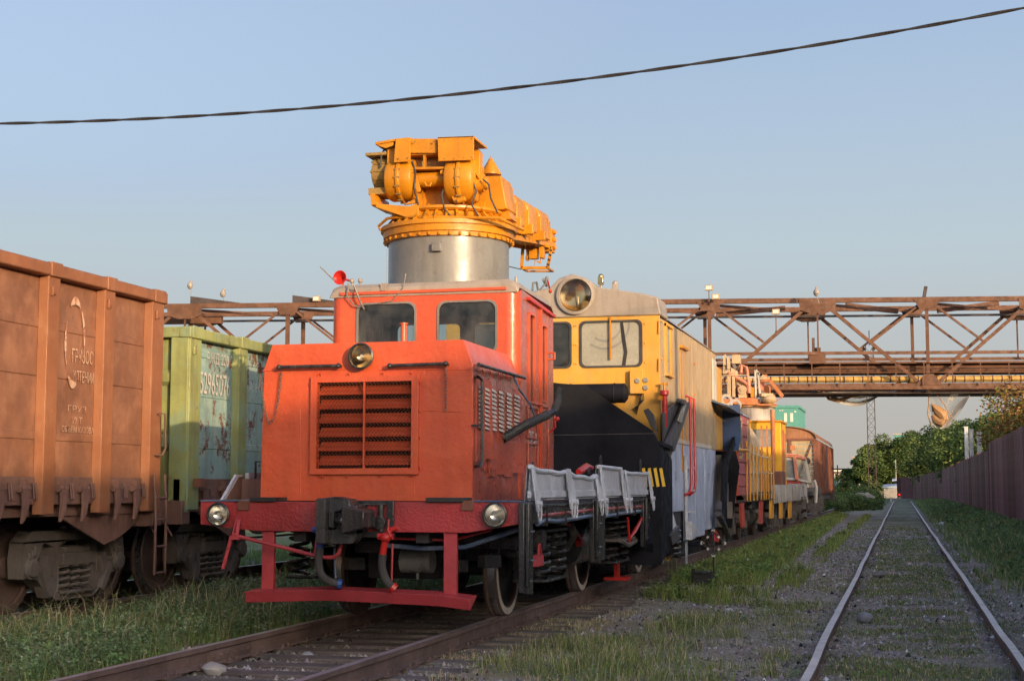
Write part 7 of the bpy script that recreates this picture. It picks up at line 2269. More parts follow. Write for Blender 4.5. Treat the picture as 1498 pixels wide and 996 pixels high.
# floodlights on the bridge, each a thing of its own
def flood(px, py, s_px, label, kind=0):
    p = at(px, py, y=66.5 if px > 900 else 62.9 + (px - 250) * 0.003)
    t = thing('floodlight', (p.x, p.y, p.z), label, 'lamp', 'lamps on the steel bridge')
    if kind == 0:
        b = MB().box(p.x - 0.17, p.x + 0.17, p.y - 0.08, p.y + 0.1, p.z - 0.12, p.z + 0.12)
        hsg = b.build('housing', 'pale_plank', t, bev=0.01)
        MB().box(p.x - 0.13, p.x + 0.13, p.y - 0.09, p.y - 0.082, p.z - 0.08, p.z + 0.08).build('reflector', 'lamp_white', hsg)
        b = MB().cyl((p.x, p.y, p.z - s_px), (p.x, p.y, p.z - 0.1), 0.02, n=6); b.ob((p.x, p.y, p.z - s_px), (0.1, 0.06, 0.08))
        b.build('stem', 'bridge_rust', t)
    else:
        b = MB().sph(p, (0.13, 0.15, 0.17)); b.cyl(p + V((0, 0, 0.1)), p + V((0.02, 0.1, 0.24)), 0.06, n=8); hsg = b.build('housing', 'cap_grey', t)
        MB().lathe([(0.10, 0.0), (0.06, 0.03), (0, 0.04)], p + V((0, -0.12, -0.02)), (-0.2, -1, -0.3), 16).build('glass_face', 'window_shade', hsg)
        MB().tube([p, p + V((0.05, 0, -0.25)), p + V((0.12, 0, -s_px))], 0.02, 6).build('stem', 'pedestal_grey', t)
flood(278, 418, 0.7, 'round spotlight on the bridge rail above the gap between the goods wagons', 1)
flood(326, 430, 0.5, 'round spotlight on the bridge above the green goods wagon', 1)
flood(463, 437, 0.35, 'small box floodlight on the bridge just left of the red horn')
flood(1037, 421, 0.6, 'taller box floodlight on the bridge above the end of the snowplough car')
flood(1047, 434, 0.2, 'lower box floodlight on the bridge top beside a taller one')
flood(1135, 456, 0.9, 'box floodlight on a thin stem inside the bridge truss')
flood(1194, 428, 0.5, 'round spotlight above the triangular gusset of the bridge', 1)
MB().beam(T_(-0.1, 10.1, 0.0), T_(0.0, 10.6, 0.0), 0.12, 0.14).build('post_stub', 'bridge_dark', bd)
# torn netting hanging from the bridge
def sheet(name, pts, mat, label, cat, nz=6, sag=0.3):
    """cloth through four photo corners on the bridge plane"""
    A0, B0, C0, D0 = pts
    n = 10
    b = MB()
    vs = []
    for j in range(n + 1):
        for i in range(n + 1):
            u, v_ = i / n, j / n
            p = (A0 * (1 - u) + B0 * u) * (1 - v_) + (D0 * (1 - u) + C0 * u) * v_
            p = p + V((0, sag * math.sin(PI * u) * math.sin(PI * v_) + 0.1 * math.sin(9 * u + 5 * v_), -sag * 0.6 * math.sin(PI * u) * v_))
            vs.append(p)
    b.add(vs, [(j * (n + 1) + i, j * (n + 1) + i + 1, (j + 1) * (n + 1) + i + 1, (j + 1) * (n + 1) + i) for j in range(n) for i in range(n)])
    o = b.build(name, mat, None, smooth=80, loc=pts[0])
    return tag(o, label, cat)
yb2 = 70.0
g_ = lambda px, py, y=yb2: at(px, py, y=y)
nt1 = sheet('net', (g_(1358, 573), g_(1422, 573), g_(1400, 612), g_(1362, 622)), 'net_mesh', 'torn grey net hanging from the bridge with a rusty cloth bundle in it', 'net', sag=0.5)
nt2 = sheet('net', (g_(1204, 573), g_(1315, 572), g_(1290, 576), g_(1225, 588)), 'net_mesh', 'sagging strip of netting slung under the middle of the bridge', 'net', sag=0.6)
b = MB().tube([g_(1204, 573), g_(1212, 583), g_(1226, 586), g_(1245, 580), g_(1270, 576), g_(1300, 574), g_(1314, 580)], [0.03, 0.08, 0.12, 0.06, 0.04, 0.04, 0.03], 6)
o = b.build('hem', 'burlap', nt2)
b = MB().tube([g_(1366, 602), g_(1364, 594), g_(1371, 600), g_(1378, 606), g_(1381, 613), g_(1377, 618), g_(1369, 614), g_(1365, 607)], [0.08, 0.14, 0.22, 0.26, 0.20, 0.22, 0.2, 0.1], 8)
b.build('cloth_bundle', 'burlap', nt1)
MB().tube([g_(1358, 573), g_(1359, 590), g_(1357, 605), g_(1362, 622)], 0.03, 5).build('hem', 'burlap', nt1)
MB().tube([g_(1368, 573), g_(1380, 590), g_(1392, 610)], 0.02, 5).build('hem', 'burlap', nt1)
# ---------------------------------------------------------------- fence of profiled steel sheets
m = M['fence_sheet']
n, l = m.node_tree.nodes, m.node_tree.links
oi = n.new('ShaderNodeObjectInfo')
bs_ = n['Principled BSDF'].inputs['Base Color'].links[0].from_socket
hv = n.new('ShaderNodeHueSaturation')
mr = n.new('ShaderNodeMapRange'); l.new(oi.outputs['Random'], mr.inputs[0]); mr.inputs[3].default_value = 0.6; mr.inputs[4].default_value = 1.6
mr2 = n.new('ShaderNodeMapRange'); l.new(oi.outputs['Random'], mr2.inputs[0]); mr2.inputs[3].default_value = 0.95; mr2.inputs[4].default_value = 0.75
l.new(mr.outputs[0], hv.inputs['Value']); l.new(mr2.outputs[0], hv.inputs['Saturation']); l.new(bs_, hv.inputs['Color'])
l.new(hv.outputs[0], n['Principled BSDF'].inputs['Base Color'])
fc = thing('steel_fence', (3.5, 60, 0), 'tall maroon fence of profiled steel sheets along the right track', 'fence')


def sheet_mb(h):
    b = MB(); b.local = True
    k = 5
    pts = []
    for i in range(k):
        y = i * 1.14 / k
        for q, d in ((0, 0), (0.05, 0.0), (0.07, 0.045), (0.15, 0.045), (0.17, 0.0)): pts.append((y + q, d))
    pts.append((1.14, 0))
    b.add([(-d, y, z) for z in (0, h) for y, d in pts], [(i + 1, i, len(pts) + i, len(pts) + i + 1) for i in range(len(pts) - 1)])
    return b


def fx(y): return 3.5 if y < 120 else (3.5 - 0.6 * (y - 120) / 30 if y < 150 else 2.9 - 1.4 * (y - 150) / 50)
pa = sheet_mb(3.12).build('fence_sheet', 'fence_sheet', fc, smooth=0, loc=(fx(8), 8, 0.15))
pb_ = sheet_mb(2.86).build('fence_sheet', 'fence_sheet', fc, smooth=0, loc=(fx(63), 62.7, 0.15))
y = 8.0 + 1.13
while y < 200:
    src = pa if y < 61.3 else pb_
    if not 62.0 < y < 63.0:
        ang = math.atan2(fx(y) - fx(y + 1.13), 1.13)
        o = inst(src, (fx(y), y, 0.15 + rnd.uniform(-0.02, 0.02) - (0.25 * (y - 100) / 100 if y > 100 else 0)), fc, (0, 0, ang))
    y += 1.128
for i in range(3):
    inst(pb_, (1.5 - 0.55 * i, 200.5 + 0.9 * i, -0.1), fc, (0, 0, 0.95))
b = MB()
for z in (0.7, 2.6): b.box(3.52, 3.56, 8, 120, z, z + 0.04)
y = 9
while y < 120: b.box(3.52, 3.58, y, y + 0.06, 0, 3.1); y += 2.5
b.build('fence_frame', 'boxcar_rust', fc)

# ---------------------------------------------------------------- trees
def tree(name, x, y, h, r, zc, label, base, alt, nl, ls, seed, kind_group='trees behind the steel fence', nclump=26, trunk=0.16):
    rr = np.random.default_rng(seed)
    t = thing(name, (x, y, 0), label, 'tree', kind_group)
    b = MB()
    cz = (h + zc) / 2
    b.tube([(x, y, -0.1), (x + 0.1, y, zc * 0.5), (x - 0.05, y + 0.1, cz), (x, y, h * 0.85)], [trunk, trunk * 0.8, trunk * 0.5, 0.03], 8)
    cl = []
    for i in range(nclump):
        a = rr.uniform(0, 2 * PI); u = rr.uniform(-1, 1); q = rr.uniform(0.35, 0.92)
        s = math.sqrt(max(0, 1 - u * u))
        c = V((x + r * q * s * math.cos(a), y + r * q * s * math.sin(a), cz + (h - zc) / 2 * q * u * 0.95))
        cl.append((c, r * rr.uniform(0.22, 0.42)))
        if i < 10: b.tube([(x, y, zc * 0.6 + (c.z - zc * 0.6) * 0.35), V((x, y, c.z - 0.3)).lerp(c, 0.5) - V((0, 0, 0.15)), c], [trunk * 0.4, trunk * 0.22, 0.015], 6)
    b.build('trunk', 'bark', t)
    pts, cc = [], []
    per = nl // nclump
    for c, cr_ in cl:
        d = rr.normal(size=(per, 3)); d /= np.linalg.norm(d, axis=1)[:, None]
        rad = cr_ * (0.45 + 0.6 * rr.random((per, 1)) ** 0.6)
        pts.append(np.array(c)[None] + d * rad * np.array([1.15, 1.15, 0.8]))
        tone = rr.uniform(0.7, 1.3)
        bb = np.array(base) * tone if rr.random() > 0.3 else np.array(alt) * tone
        cc.append(np.clip(bb[None] * (1 + rr.normal(0, 0.22, (per, 1))), 0.005, 0.6))
    pts = np.concatenate(pts); cc = np.concatenate(cc)
    v, tt, c2 = leaves(pts, ls * rr.uniform(0.6, 1.3, len(pts)), cc, 0.5)
    v = v - np.array([x, y, 0])
    np_mesh('crown', v, tt, c2, 'foliage', t, (x, y, 0))
    return t


DK, MD, LG, BR = (0.055, 0.095, 0.030), (0.085, 0.14, 0.042), (0.14, 0.19, 0.055), (0.22, 0.145, 0.05)
tree('broadleaf_tree', 5.6, 64.0, 5.9, 2.9, 2.0, 'brownish green tree reaching over the fence beneath the right end of the bridge', (0.30, 0.17, 0.06), (0.20, 0.22, 0.05), 11000, 0.15, 1, nclump=34)
tree('broadleaf_tree', 9.2, 72.5, 7.0, 3.4, 2.2, 'dark tree at the right edge whose crown hides the end of the bridge', DK, LG, 20000, 0.19, 2, nclump=36)
tree('broadleaf_tree', 8.3, 86, 7.0, 3.2, 1.0, 'olive brown tree behind the pale concrete posts', BR, MD, 20000, 0.20, 3, nclump=36)
G2 = 'green trees lined up beyond the fence'
for i, (x, y, h, r, base) in enumerate(((6.3, 100, 6.0, 3.0, MD), (6.9, 113, 6.8, 3.4, DK), (5.9, 127, 6.8, 3.2, MD), (6.2, 143, 7.6, 3.6, LG), (5.6, 160, 8.3, 3.8, MD), (4.8, 178, 8.8, 3.8, DK), (3.9, 197, 9.3, 3.9, LG))):
    tree('broadleaf_tree', x, y, h, r, 0.8, '%s of the seven green trees in the row behind the fence' % ('nearest', 'second nearest', 'third nearest', 'middle one', 'third farthest', 'second farthest', 'farthest')[i], base, (LG if base is not LG else MD), 15000, 0.27, 10 + i, G2, 34)
G3 = 'trees closing off the end of the track'
for i, (x, y, h, r, base) in enumerate(((-6.6, 229, 5.6, 2.0, MD), (-4.6, 226, 8.2, 2.7, MD), (-2.2, 230, 9.6, 3.1, LG), (0.4, 228, 10.6, 3.2, MD), (3.0, 233, 10.4, 3.3, DK), (-3.4, 236, 8.6, 2.8, DK), (1.6, 240, 10.2, 3.2, DK), (6.0, 228, 10.5, 3.6, MD), (9.5, 226, 11.5, 3.6, MD))):
    tree('broadleaf_tree', x, y, h, r, 0.2, ('small leftmost tree of the thicket at the end of the track', 'rounded tree just right of the leftmost one in the far thicket', 'yellowish green tree behind the lattice mast', 'tall mid green tree above the blue roofed shed', 'darker tall tree right of the one above the shed', 'dark low tree between the mast and the pale buildings', 'dark tree at the back of the far thicket above the shed', 'tall tree of the far thicket rising over the fence end', 'tallest tree of the far thicket, farthest right over the fence')[i], base, (LG if base is not LG else DK), 12000, 0.36, 30 + i, G3, 36)
for i, (x, y, h, r) in enumerate(((-27, 390, 6, 5), (-20, 395, 6.5, 5), (-14, 400, 5.5, 5), (-9, 385, 5, 4.5))):
    tree('broadleaf_tree', x, y, h, r, 0.2, '%s of the four low trees on the skyline beyond the pipe trestle' % ('leftmost', 'second from left', 'second from right', 'rightmost')[i], (0.07, 0.09, 0.04), MD, 3000, 0.8, 50 + i, 'low far trees on the skyline', 20)
G4 = 'bushes beyond the covered wagon'
for i, (x, y, h, r, base) in enumerate(((-4.4, 93, 0.9, 1.3, LG), (-3.1, 96, 1.0, 1.3, LG), (-2.3, 101, 0.8, 1.1, MD), (-3.7, 104, 1.2, 1.6, MD), (-2.5, 110, 1.0, 1.3, LG), (-4.6, 113, 1.5, 1.5, LG), (-2.3, 121, 1.1, 1.2, MD), (-3.5, 126, 1.5, 1.8, MD), (-2.9, 142, 1.5, 1.5, LG), (-4.8, 135, 2.0, 1.9, MD), (-3.4, 160, 1.6, 1.5, MD), (-5.0, 172, 2.6, 2.0, DK))):
    base = LG if i % 3 else MD
    tree('bush', x, y, h * 0.9, r, -0.3, ('nearest pale green bush behind the covered wagon', 'nearest bush left of the path beyond the covered wagon', 'small green bush at the edge of the path', 'wide green bush in front of the concrete slabs', 'pale green bush bordering the path beyond the slabs', 'pale green bush close behind the last wagon coupler', 'small bush by the path left of the far rails', 'wide bush at the foot of the lattice mast', 'low pale bush left of the distance marker', 'tall bush beyond the last wagon below the pale hall', 'low bush left of the blue roofed shed', 'dark tall bush at the back under the leftmost far tree')[i], base, (LG if base is not LG else MD), 5000, 0.13, 60 + i, G4, 26, 0.04)
for o in list(col.objects):
    if o.name.startswith('bush') and not o.parent: o['category'] = 'bush'
s = tree('sapling', -3.95, 108, 3.1, 0.55, 0.8, 'slim young sapling rising above the bushes beyond the covered wagon', LG, MD, 1500, 0.16, 90, None, 16, 0.03)
if 'group' in s: del s['group']

# ---------------------------------------------------------------- posts, mast, shed, signal
for px, y, pyt, lb in ((1413, 92.7, 625, 'leftmost and tallest of the three white concrete posts behind the fence'), (1420.5, 88, 629, 'middle one of three white concrete posts behind the fence'), (1432, 79, 633, 'rightmost and shortest white concrete post behind the fence')):
    p = at(px, pyt, y=y)
    t = thing('concrete_post', (p.x, y, 0), lb, 'post')
    w_ = 0.11
    MB().box(p.x - w_, p.x + w_, y - w_, y + w_, -0.1, p.z).build('shaft', 'white_pole', t, bev=0.02)
    MB().box(p.x - w_ - 0.02, p.x + w_ + 0.02, y - w_ - 0.02, y + w_ + 0.02, p.z, p.z + 0.05).build('cap', 'white_pole', t)
p = at(1310, 672, y=215)
t = thing('pole', (p.x, 215, 0), 'thin grey pole before the far trees above the blue roofed shed', 'pole')
MB().cyl((p.x, 215, 0), (p.x, 215, p.z), 0.09, 0.07, 8).build('shaft', 'pedestal_grey', t)
MB().box(p.x - 0.2, p.x + 0.2, 214.9, 215.0, p.z - 0.3, p.z - 0.25).build('cross_arm', 'pedestal_grey', t)
ym = 161
c0 = at(1275, 640, y=ym)
ms = thing('lattice_mast', (c0.x, ym, 0), 'tall thin steel lattice mast rising behind the bridge', 'mast')
hw = 0.40
cor = [(-hw, -hw), (hw, -hw), (hw, hw), (-hw, hw)]
for cx_, cy_ in cor: MB().box(c0.x + cx_ - 0.04, c0.x + cx_ + 0.04, ym + cy_ - 0.04, ym + cy_ + 0.04, 0, 16.6).build('leg', 'bridge_dark', ms)
z = 0.2
i = 0
while z < 16:
    for k in range(4):
        (xa, ya_), (xb, yb3) = cor[k], cor[(k + 1) % 4]
        if i % 2: xa, ya_, xb, yb3 = xb, yb3, xa, ya_
        MB().beam((c0.x + xa, ym + ya_, z), (c0.x + xb, ym + yb3, z + 0.95), 0.04, 0.04).build('brace', 'bridge_dark', ms) if k in (0, 2) else None
    MB().beam((c0.x - hw, ym - hw, z), (c0.x + hw, ym - hw, z), 0.04, 0.04).build('rung', 'bridge_dark', ms)
    z += 0.95; i += 1
b = MB().box(c0.x - 0.5, c0.x + 0.5, ym - 0.5, ym + 0.5, 15.2, 15.3); b.cyl((c0.x, ym, 16.6), (c0.x, ym, 18.2), 0.05, n=6)
for dx in (-0.5, 0.35): b.lathe([(0.1, 0), (0.22, 0.2), (0.18, 0.24), (0.0, 0.1)], (c0.x + dx, ym - 0.4, 16.2), (dx, -1, -0.2), 12)
b.build('lamp_head', 'bridge_dark', ms)

# shed with blue roof
Ys = 208
f_ = lambda px, py, y=Ys: at(px, py, y=y)
sh = thing('shed', (f_(1305, 720).x, Ys, 0), 'small pale shed with a blue metal roof at the far end of the right track', 'shed')
p0, p1 = f_(1293, 722), f_(1318, 722)
for i in range(10):
    x0 = p0.x + (p1.x - p0.x) * i / 10; x1 = p0.x + (p1.x - p0.x) * (i + 1) / 10
    MB().box(x0 + 0.01, x1 - 0.02, Ys, Ys + 0.05 + 0.02 * (i % 2), -0.1, f_(0, 714).z).build('wall_board', 'concrete', sh)
b = MB().box(p0.x + 0.02, p1.x - 0.02, Ys + 0.1, Ys + 5, -0.1, f_(0, 714).z); b.build('wall', 'pale_wall', sh)
MB().slab([f_(1290.5, 713), f_(1316, 714.5), f_(1333, 708.5), f_(1332, 706), f_(1312, 710), f_(1292, 711.5)], (0, 6, 0.3)).build('roof', 'roof_metal_blue', sh)
MB().slab([f_(1305, 701.5, 213), f_(1335, 699.5, 213), f_(1335, 701.5, 213), f_(1305, 703.5, 213)], (0, 5, 0.2)).build('upper_roof', 'roof_metal_blue', sh)
MB().box(f_(1307, 0, 213).x, f_(1334, 0, 213).x, 213.2, 217, 0, f_(0, 702, 213).z).build('upper_wall', 'bridge_dark', sh)
for px in (1312, 1319): MB().box(f_(px, 0).x - 0.04, f_(px, 0).x + 0.04, Ys - 0.1, Ys - 0.02, 0, f_(0, 712).z).build('post', 'white_pole', sh)
p = at(1315.7, 724, y=185)
sg = thing('dwarf_signal', (p.x, 185, 0), 'short white dwarf signal showing a red light at the end of the right track', 'signal')
b = MB().box(p.x - 0.11, p.x + 0.11, 185, 185.2, p.z - 0.05, p.z + 0.22); hs = b.build('head', 'black_matt', sg)
MB().cyl((p.x, 184.96, p.z + 0.06), (p.x, 185, p.z + 0.06), 0.10, n=14).build('red_light', 'signal_red', hs)
MB().box(p.x - 0.13, p.x + 0.13, 184.98, 185.2, p.z - 0.45, p.z - 0.22).build('white_plate', 'lamp_white', sg)
MB().box(p.x - 0.06, p.x + 0.06, 185.02, 185.18, -0.1, p.z - 0.05).build('post', 'black_matt', sg)
p = at(1303.5, 728, y=150)
o = MB().box(p.x - 0.08, p.x + 0.08, 150, 150.15, -0.05, p.z + 0.08).build('distance_marker', 'lamp_white', None, loc=(p.x, 150, 0), bev=0.01)
tag(o, 'tiny white marker stub left of the red dwarf signal', 'marker')

# ---------------------------------------------------------------- far buildings
def bldg(name, px0, px1, pyt, y, mat, label, depth=12, wins=None, wm='window_dark', roofm=None, cat='building', zb=0.0):
    a, c = at(px0, pyt, y=y), at(px1, pyt, y=y)
    t = thing(name, ((a.x + c.x) / 2, y, 0), label, cat)
    MB().box(a.x, c.x, y, y + depth, zb, a.z).build('wall', mat, t)
    MB().box(a.x - 0.15, c.x + 0.15, y - 0.15, y + depth + 0.15, a.z, a.z + 0.35).build('parapet', roofm or mat, t)
    for (x0, x1, z0, z1) in wins or []:
        p, q = at(x0, z1, y=y), at(x1, z0, y=y)
        f = MB().box(p.x, q.x, y - 0.06, y - 0.003, p.z, q.z).build('window', wm, t)
        nn = max(1, int((q.z - p.z) / 0.9))
        for k in range(1, nn): MB().box(p.x - 0.02, q.x + 0.02, y - 0.10, y - 0.062, p.z + (q.z - p.z) * k / nn - 0.06, p.z + (q.z - p.z) * k / nn + 0.06).build('bar', mat, f)
    return t
tb = bldg('factory_building', 1118, 1168, 597, 200, 'teal_wall', 'teal green industrial block with two white window strips behind the train', 14, [(1147, 1151, 604, 617), (1156, 1160, 604, 617), (1140, 1142, 599.5, 601), (1143.5, 1145.5, 599.5, 601), (1162, 1164.5, 601, 603)], 'lamp_white')
p, q = at(1131, 592, y=204), at(1140, 597, y=204)
MB().box(p.x, q.x, 204, 208, q.z, p.z).build('roof_house', 'teal_wall', tb)
wl = [(px, px + 2.5, py, py + 3.5) for px in (1265, 1270, 1275, 1280, 1285) for py in (656, 662)]
bldg('unfinished_building', 1263, 1288, 653, 330, 'pale_wall', 'pale unfinished concrete building, the higher of two, behind the lattice mast', 14, wl)
MB_ = bldg('unfinished_building', 1247, 1265, 670, 300, 'pale_wall', 'lower pale concrete building left of the lattice mast', 12, [(px, px + 2.5, py, py + 4) for px in (1249, 1254, 1259) for py in (674, 681)])
bldg('slab_building', 1308, 1336, 636, 420, 'teal_wall', 'pale green flat topped building showing above the thicket', 12, [(1311, 1333, 641, 643)], 'pale_wall', roofm='pale_wall')
bldg('low_building', 1205, 1252, 700, 250, 'teal_wall', 'low turquoise building beyond the last goods wagon', 12, [(1224, 1231, 703, 707), (1234, 1241, 703, 707), (1244, 1250, 703, 707)], 'lamp_white', roofm='lamp_white')
bldg('low_building', 1196, 1250, 690, 275, 'pale_wall', 'low whitish hall with a pale roof behind the turquoise building', 12, [(px, px + 3, 693, 696) for px in range(1222, 1250, 6)], roofm='lamp_white')
ptr = thing('pipe_trestle', (at(1235, 700, y=230).x, 230, 0), 'thin steel pipe trestle with posts beyond the last goods wagon', 'trestle')
for py in (686, 691): MB().beam(at(1200, py, y=230), at(1250, py, y=230), 0.25, 0.22).build('pipe', 'bridge_dark', ptr)
for px in (1205, 1215, 1225, 1235, 1245):
    p = at(px, 680 if px == 1225 else 686, y=230); MB().box(p.x - 0.08, p.x + 0.08, 229.9, 230.1, 0, p.z).build('post', 'bridge_dark', ptr)
# broken concrete slabs in the bushes
for i, (px, py, sx, lb) in enumerate(((1262, 723, 1.0, 'pale broken concrete slab lying on the bushes, the left one'), (1272, 726, 0.7, 'pale concrete block leaning at the right of the broken slab'))):
    p = at(px, py, y=112)
    o = MB().ob(p, (sx, 0.7, 0.22 + 0.15 * i), (0, 1, 0.2), 0.1 + 0.4 * i).build('concrete_slab', 'concrete', None, loc=(p.x, p.y, 0), bev=0.03)
    tag(o, lb, 'slab')

# ---------------------------------------------------------------- point indicator by the train
sw = thing('point_indicator', (-2.93, 22.4, 0), 'black point lever box with white tipped diamond frame on a thin post', 'track indicator')
d_ = lambda px, py, y=22.4: at(px, py, y=y)
p, q = d_(1014, 860), d_(1041, 838)
bx2 = MB().box(p.x, q.x, 22.32, 22.6, -0.02, q.z).build('box', 'black_matt', sw, bev=0.01)
b = MB().box(p.x - 0.02, q.x + 0.02, 22.30, 22.62, q.z, q.z + 0.02); b.box(q.x - 0.01, q.x + 0.03, 22.3, 22.36, -0.02, q.z + 0.03); b.ob((p.x + 0.02, 22.34, q.z + 0.04), (0.05, 0.05, 0.06))
b.build('lid', 'black_gloss', sw)
c = d_(1043.5, 794)
MB().cyl((c.x, 22.4, 0), (c.x, 22.4, c.z + 0.17), 0.011, n=6).build('post', 'black_matt', sw)
b = MB(); w2 = MB()
R_ = 0.165
pp = [V((c.x + R_, 22.4, c.z)), V((c.x, 22.4, c.z + R_ * 1.08)), V((c.x - R_, 22.4, c.z)), V((c.x, 22.4, c.z - R_ * 1.08))]
for i in range(4):
    a, e = pp[i], pp[(i + 1) % 4]
    b.beam(a, e, 0.02, 0.028, (0, 1, 0))
    m_ = (a + e) / 2; d = (e - a).normalized()
    w2.beam(m_ - d * 0.018, m_ + d * 0.018, 0.032, 0.034, (0, 1, 0))
    w2.ob(a, (0.05, 0.026, 0.05))
b.cyl(c, c + V((0.0, -0.02, 0.0)), 0.03, n=8)
b.build('diamond_frame', 'black_matt', sw)
w2.build('white_tips', 'lamp_white', sw)
for dy in (-0.08, 0.08): MB().cyl((XM + 0.6, 22.3 + dy, 0.06), (-3.0, 22.4 + dy * 0.5, 0.05), 0.016, n=6).build('pull_rod', 'black_matt', sw)
o = MB().box(-3.9, -3.0, 22.12, 22.3, -0.02, 0.05).build('timber', 'sleeper_wood', sw, bev=0.01)

# ---------------------------------------------------------------- stones and litter
def rock(px, py, r, mat, label, name='stone', cat='stone', flat=0.75, seed=1):
    p = at(px, py, z=0.03)
    rr = random.Random(seed)
    b = MB().sph((p.x, p.y, 0.02 + r * flat * 0.7), (r, r * 0.9, r * flat), 10, 7)
    b.v = [(v[0] + rr.uniform(-1, 1) * r * 0.12, v[1] + rr.uniform(-1, 1) * r * 0.12, v[2] + rr.uniform(-1, 1) * r * 0.10) for v in b.v]
    o = b.build(name, mat, None, loc=(p.x, p.y, 0.0), smooth=50)
    return tag(o, label, cat)
rock(1266, 908, 0.088, 'stone', 'rounded blue grey stone lying between the right rails', seed=3)
rock(1168, 783, 0.12, 'pale_litter', 'small pale stone on the path left of the right track', seed=4)
rock(1468, 820, 0.14, 'pale_litter', 'pale scrap of litter in the grass at the right edge', 'litter_scrap', 'litter', 0.3, 5)
rock(1066, 893, 0.06, 'pale_litter', 'small white scrap on the dirt right of the point indicator', 'litter_scrap', 'litter', 0.4, 6)
rock(314, 985, 0.10, 'concrete', 'largest whitish stone between the near rails at the bottom', seed=7, flat=0.6)
rock(263, 986, 0.075, 'concrete', 'whitish stone beside the near left rail at the bottom', seed=8, flat=0.6)
rock(70, 975, 0.06, 'pale_litter', 'white scrap in the grass at the bottom left corner', 'litter_scrap', 'litter', 0.8, 9)
rock(450, 961, 0.06, 'stone', 'grey stone on a sleeper in front of the locomotive', seed=10, flat=0.6)
rock(1285, 843, 0.10, 'gravel', 'dark flat stone inside the right track below the horizon', seed=11, flat=0.4)
rock(1380, 748 + 20, 0.2, 'pale_litter', 'pale rubble piece in the grass at the foot of the fence', 'rubble', 'rubble', 0.4, 12)
rock(735, 962, 0.08, 'gravel', 'dark stone beside the near rail', seed=13, flat=0.5)
p = at(402, 910, z=0.05)
o = MB().box(p.x - 0.06, p.x + 0.05, p.y - 0.04, p.y + 0.05, -0.05, 0.13).build('wooden_stub', 'sleeper_wood', None, loc=(p.x, p.y, 0), bev=0.008)
tag(o, 'short square wooden stub outside the left rail', 'peg')
# dandelion clocks in the tall grass
heads = [(241, 800), (268, 868), (92, 917), (35, 945), (180, 905), (372, 848), (388, 853), (402, 866), (230, 900), (120, 925), (150, 880), (1094, 818), (300, 870)]
for px, py in heads:
    p = at(px, py + 14, z=0.10)
    hz = at(px, py, y=p.y).z
    t = thing('dandelion', (p.x, p.y, 0), 'white dandelion seed head standing in the grass', 'flower', 'dandelion clocks in the grass')
    MB().cyl((p.x, p.y, 0), (p.x, p.y, hz), 0.003, n=4).build('stem', 'wagon_green', t)
    MB().sph((p.x, p.y, hz), 0.020, 8, 6).build('seed_head', 'pale_litter', t)
for px, py in ((983, 812), (990, 805), (978, 815)):
    p = at(px, py + 30, z=0.10); hz = at(px, py, y=p.y).z
    t = thing('yellow_flower', (p.x, p.y, 0), 'yellow flowering weed beside the rail under the snowplough car', 'flower', 'yellow flowers by the rail')
    MB().cyl((p.x, p.y, 0), (p.x, p.y, hz), 0.006, n=4).build('stem', 'wagon_green', t)
    b = MB()
    for k in range(7): b.sph((p.x + rnd.uniform(-.04, .04), p.y + rnd.uniform(-.04, .04), hz + rnd.uniform(-.06, .04)), 0.018, 6, 4)
    b.build('blossom', 'stripe_yellow', t)

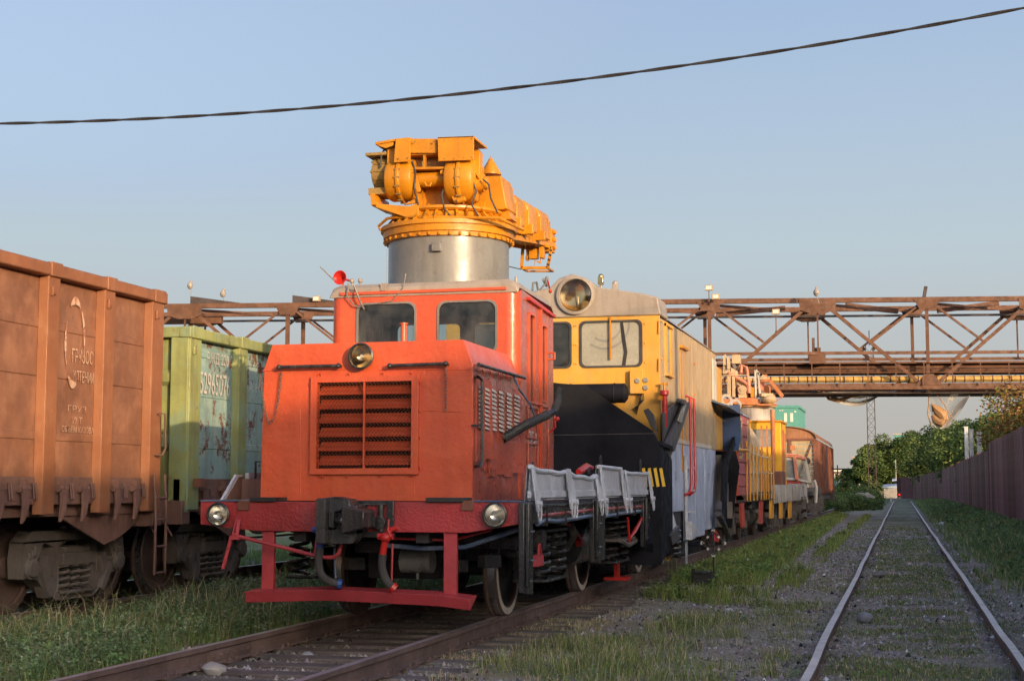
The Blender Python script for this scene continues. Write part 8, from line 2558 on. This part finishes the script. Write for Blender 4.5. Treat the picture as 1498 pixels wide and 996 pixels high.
# ---------------------------------------------------------------- overhead cable between two poles outside the view
P0, P1 = V((-14.0, 12.0, 5.30)), V((6.2, 12.0, 6.35))
pts = []
N = 240
c_pts = [at(px, py, y=12) for px, py in ((0, 181), (250, 163), (500, 151), (749, 129), (1000, 97), (1250, 58), (1498, 12))]
for i in range(N + 1):
    x = P0.x + (P1.x - P0.x) * i / N
    # sagging curve fitted through three heights
    xa, za, xb, zb2, xc, zc2 = c_pts[0].x, c_pts[0].z, c_pts[3].x, c_pts[3].z, c_pts[6].x, c_pts[6].z
    z = za * (x - xb) * (x - xc) / ((xa - xb) * (xa - xc)) + zb2 * (x - xa) * (x - xc) / ((xb - xa) * (xb - xc)) + zc2 * (x - xa) * (x - xb) / ((xc - xa) * (xc - xb))
    pts.append(V((x, 12.0, z)))
b = MB()
for ph in (0, PI):
    b.tube([p + V((0, 0.006 * math.cos(i * 0.6 + ph), 0.006 * math.sin(i * 0.6 + ph))) for i, p in enumerate(pts)], 0.0095, 6)
o = b.build('overhead_cable', 'black_matt', None, loc=(0, 12, 5))
tag(o, 'thick twisted black cable sagging across the sky above the train', 'cable')
for p in (pts[0], pts[-1]):
    t = thing('utility_pole', (p.x, 12.0, 0), 'wooden pole outside the picture that carries the %s end of the black cable' % ('left' if p.x < 0 else 'right'), 'pole')
    MB().cyl((p.x, 12.0, 0), (p.x, 12.0, p.z + 0.3), 0.14, 0.10, 12).build('shaft', 'bark', t)
    MB().box(p.x - 0.05, p.x + 0.05, 11.6, 12.4, p.z - 0.02, p.z + 0.08).build('cross_arm', 'bark', t)

# ---------------------------------------------------------------- unseen long hall added on the right, outside the view, to shade the yard
HW = 6.80
wh = thing('shade_warehouse', (21, 0, 0), 'unseen long low hall added beyond the fence on the right to shade the yard', 'shade_warehouse')
MB().box(14, 28, -80, 50, -0.1, HW - 0.25).build('wall', 'shade_warehouse_wall', wh)
MB().slab([(13.7, -80.3, HW - 0.22), (28.3, -80.3, HW - 0.22), (28.3, -80.3, HW - 0.05), (21, -80.3, HW + 0.9), (13.7, -80.3, HW)], (0, 130.6, 0)).build('roof', 'roof_metal_blue', wh)
y = -76
while y < 46:
    f = MB().box(13.95, 13.997, y, y + 3.2, 3.2, 5.2).build('window', 'window_dark', wh)
    MB().box(13.92, 13.948, y + 1.55, y + 1.65, 3.2, 5.2).build('bar', 'white_pole', f)
    y += 6
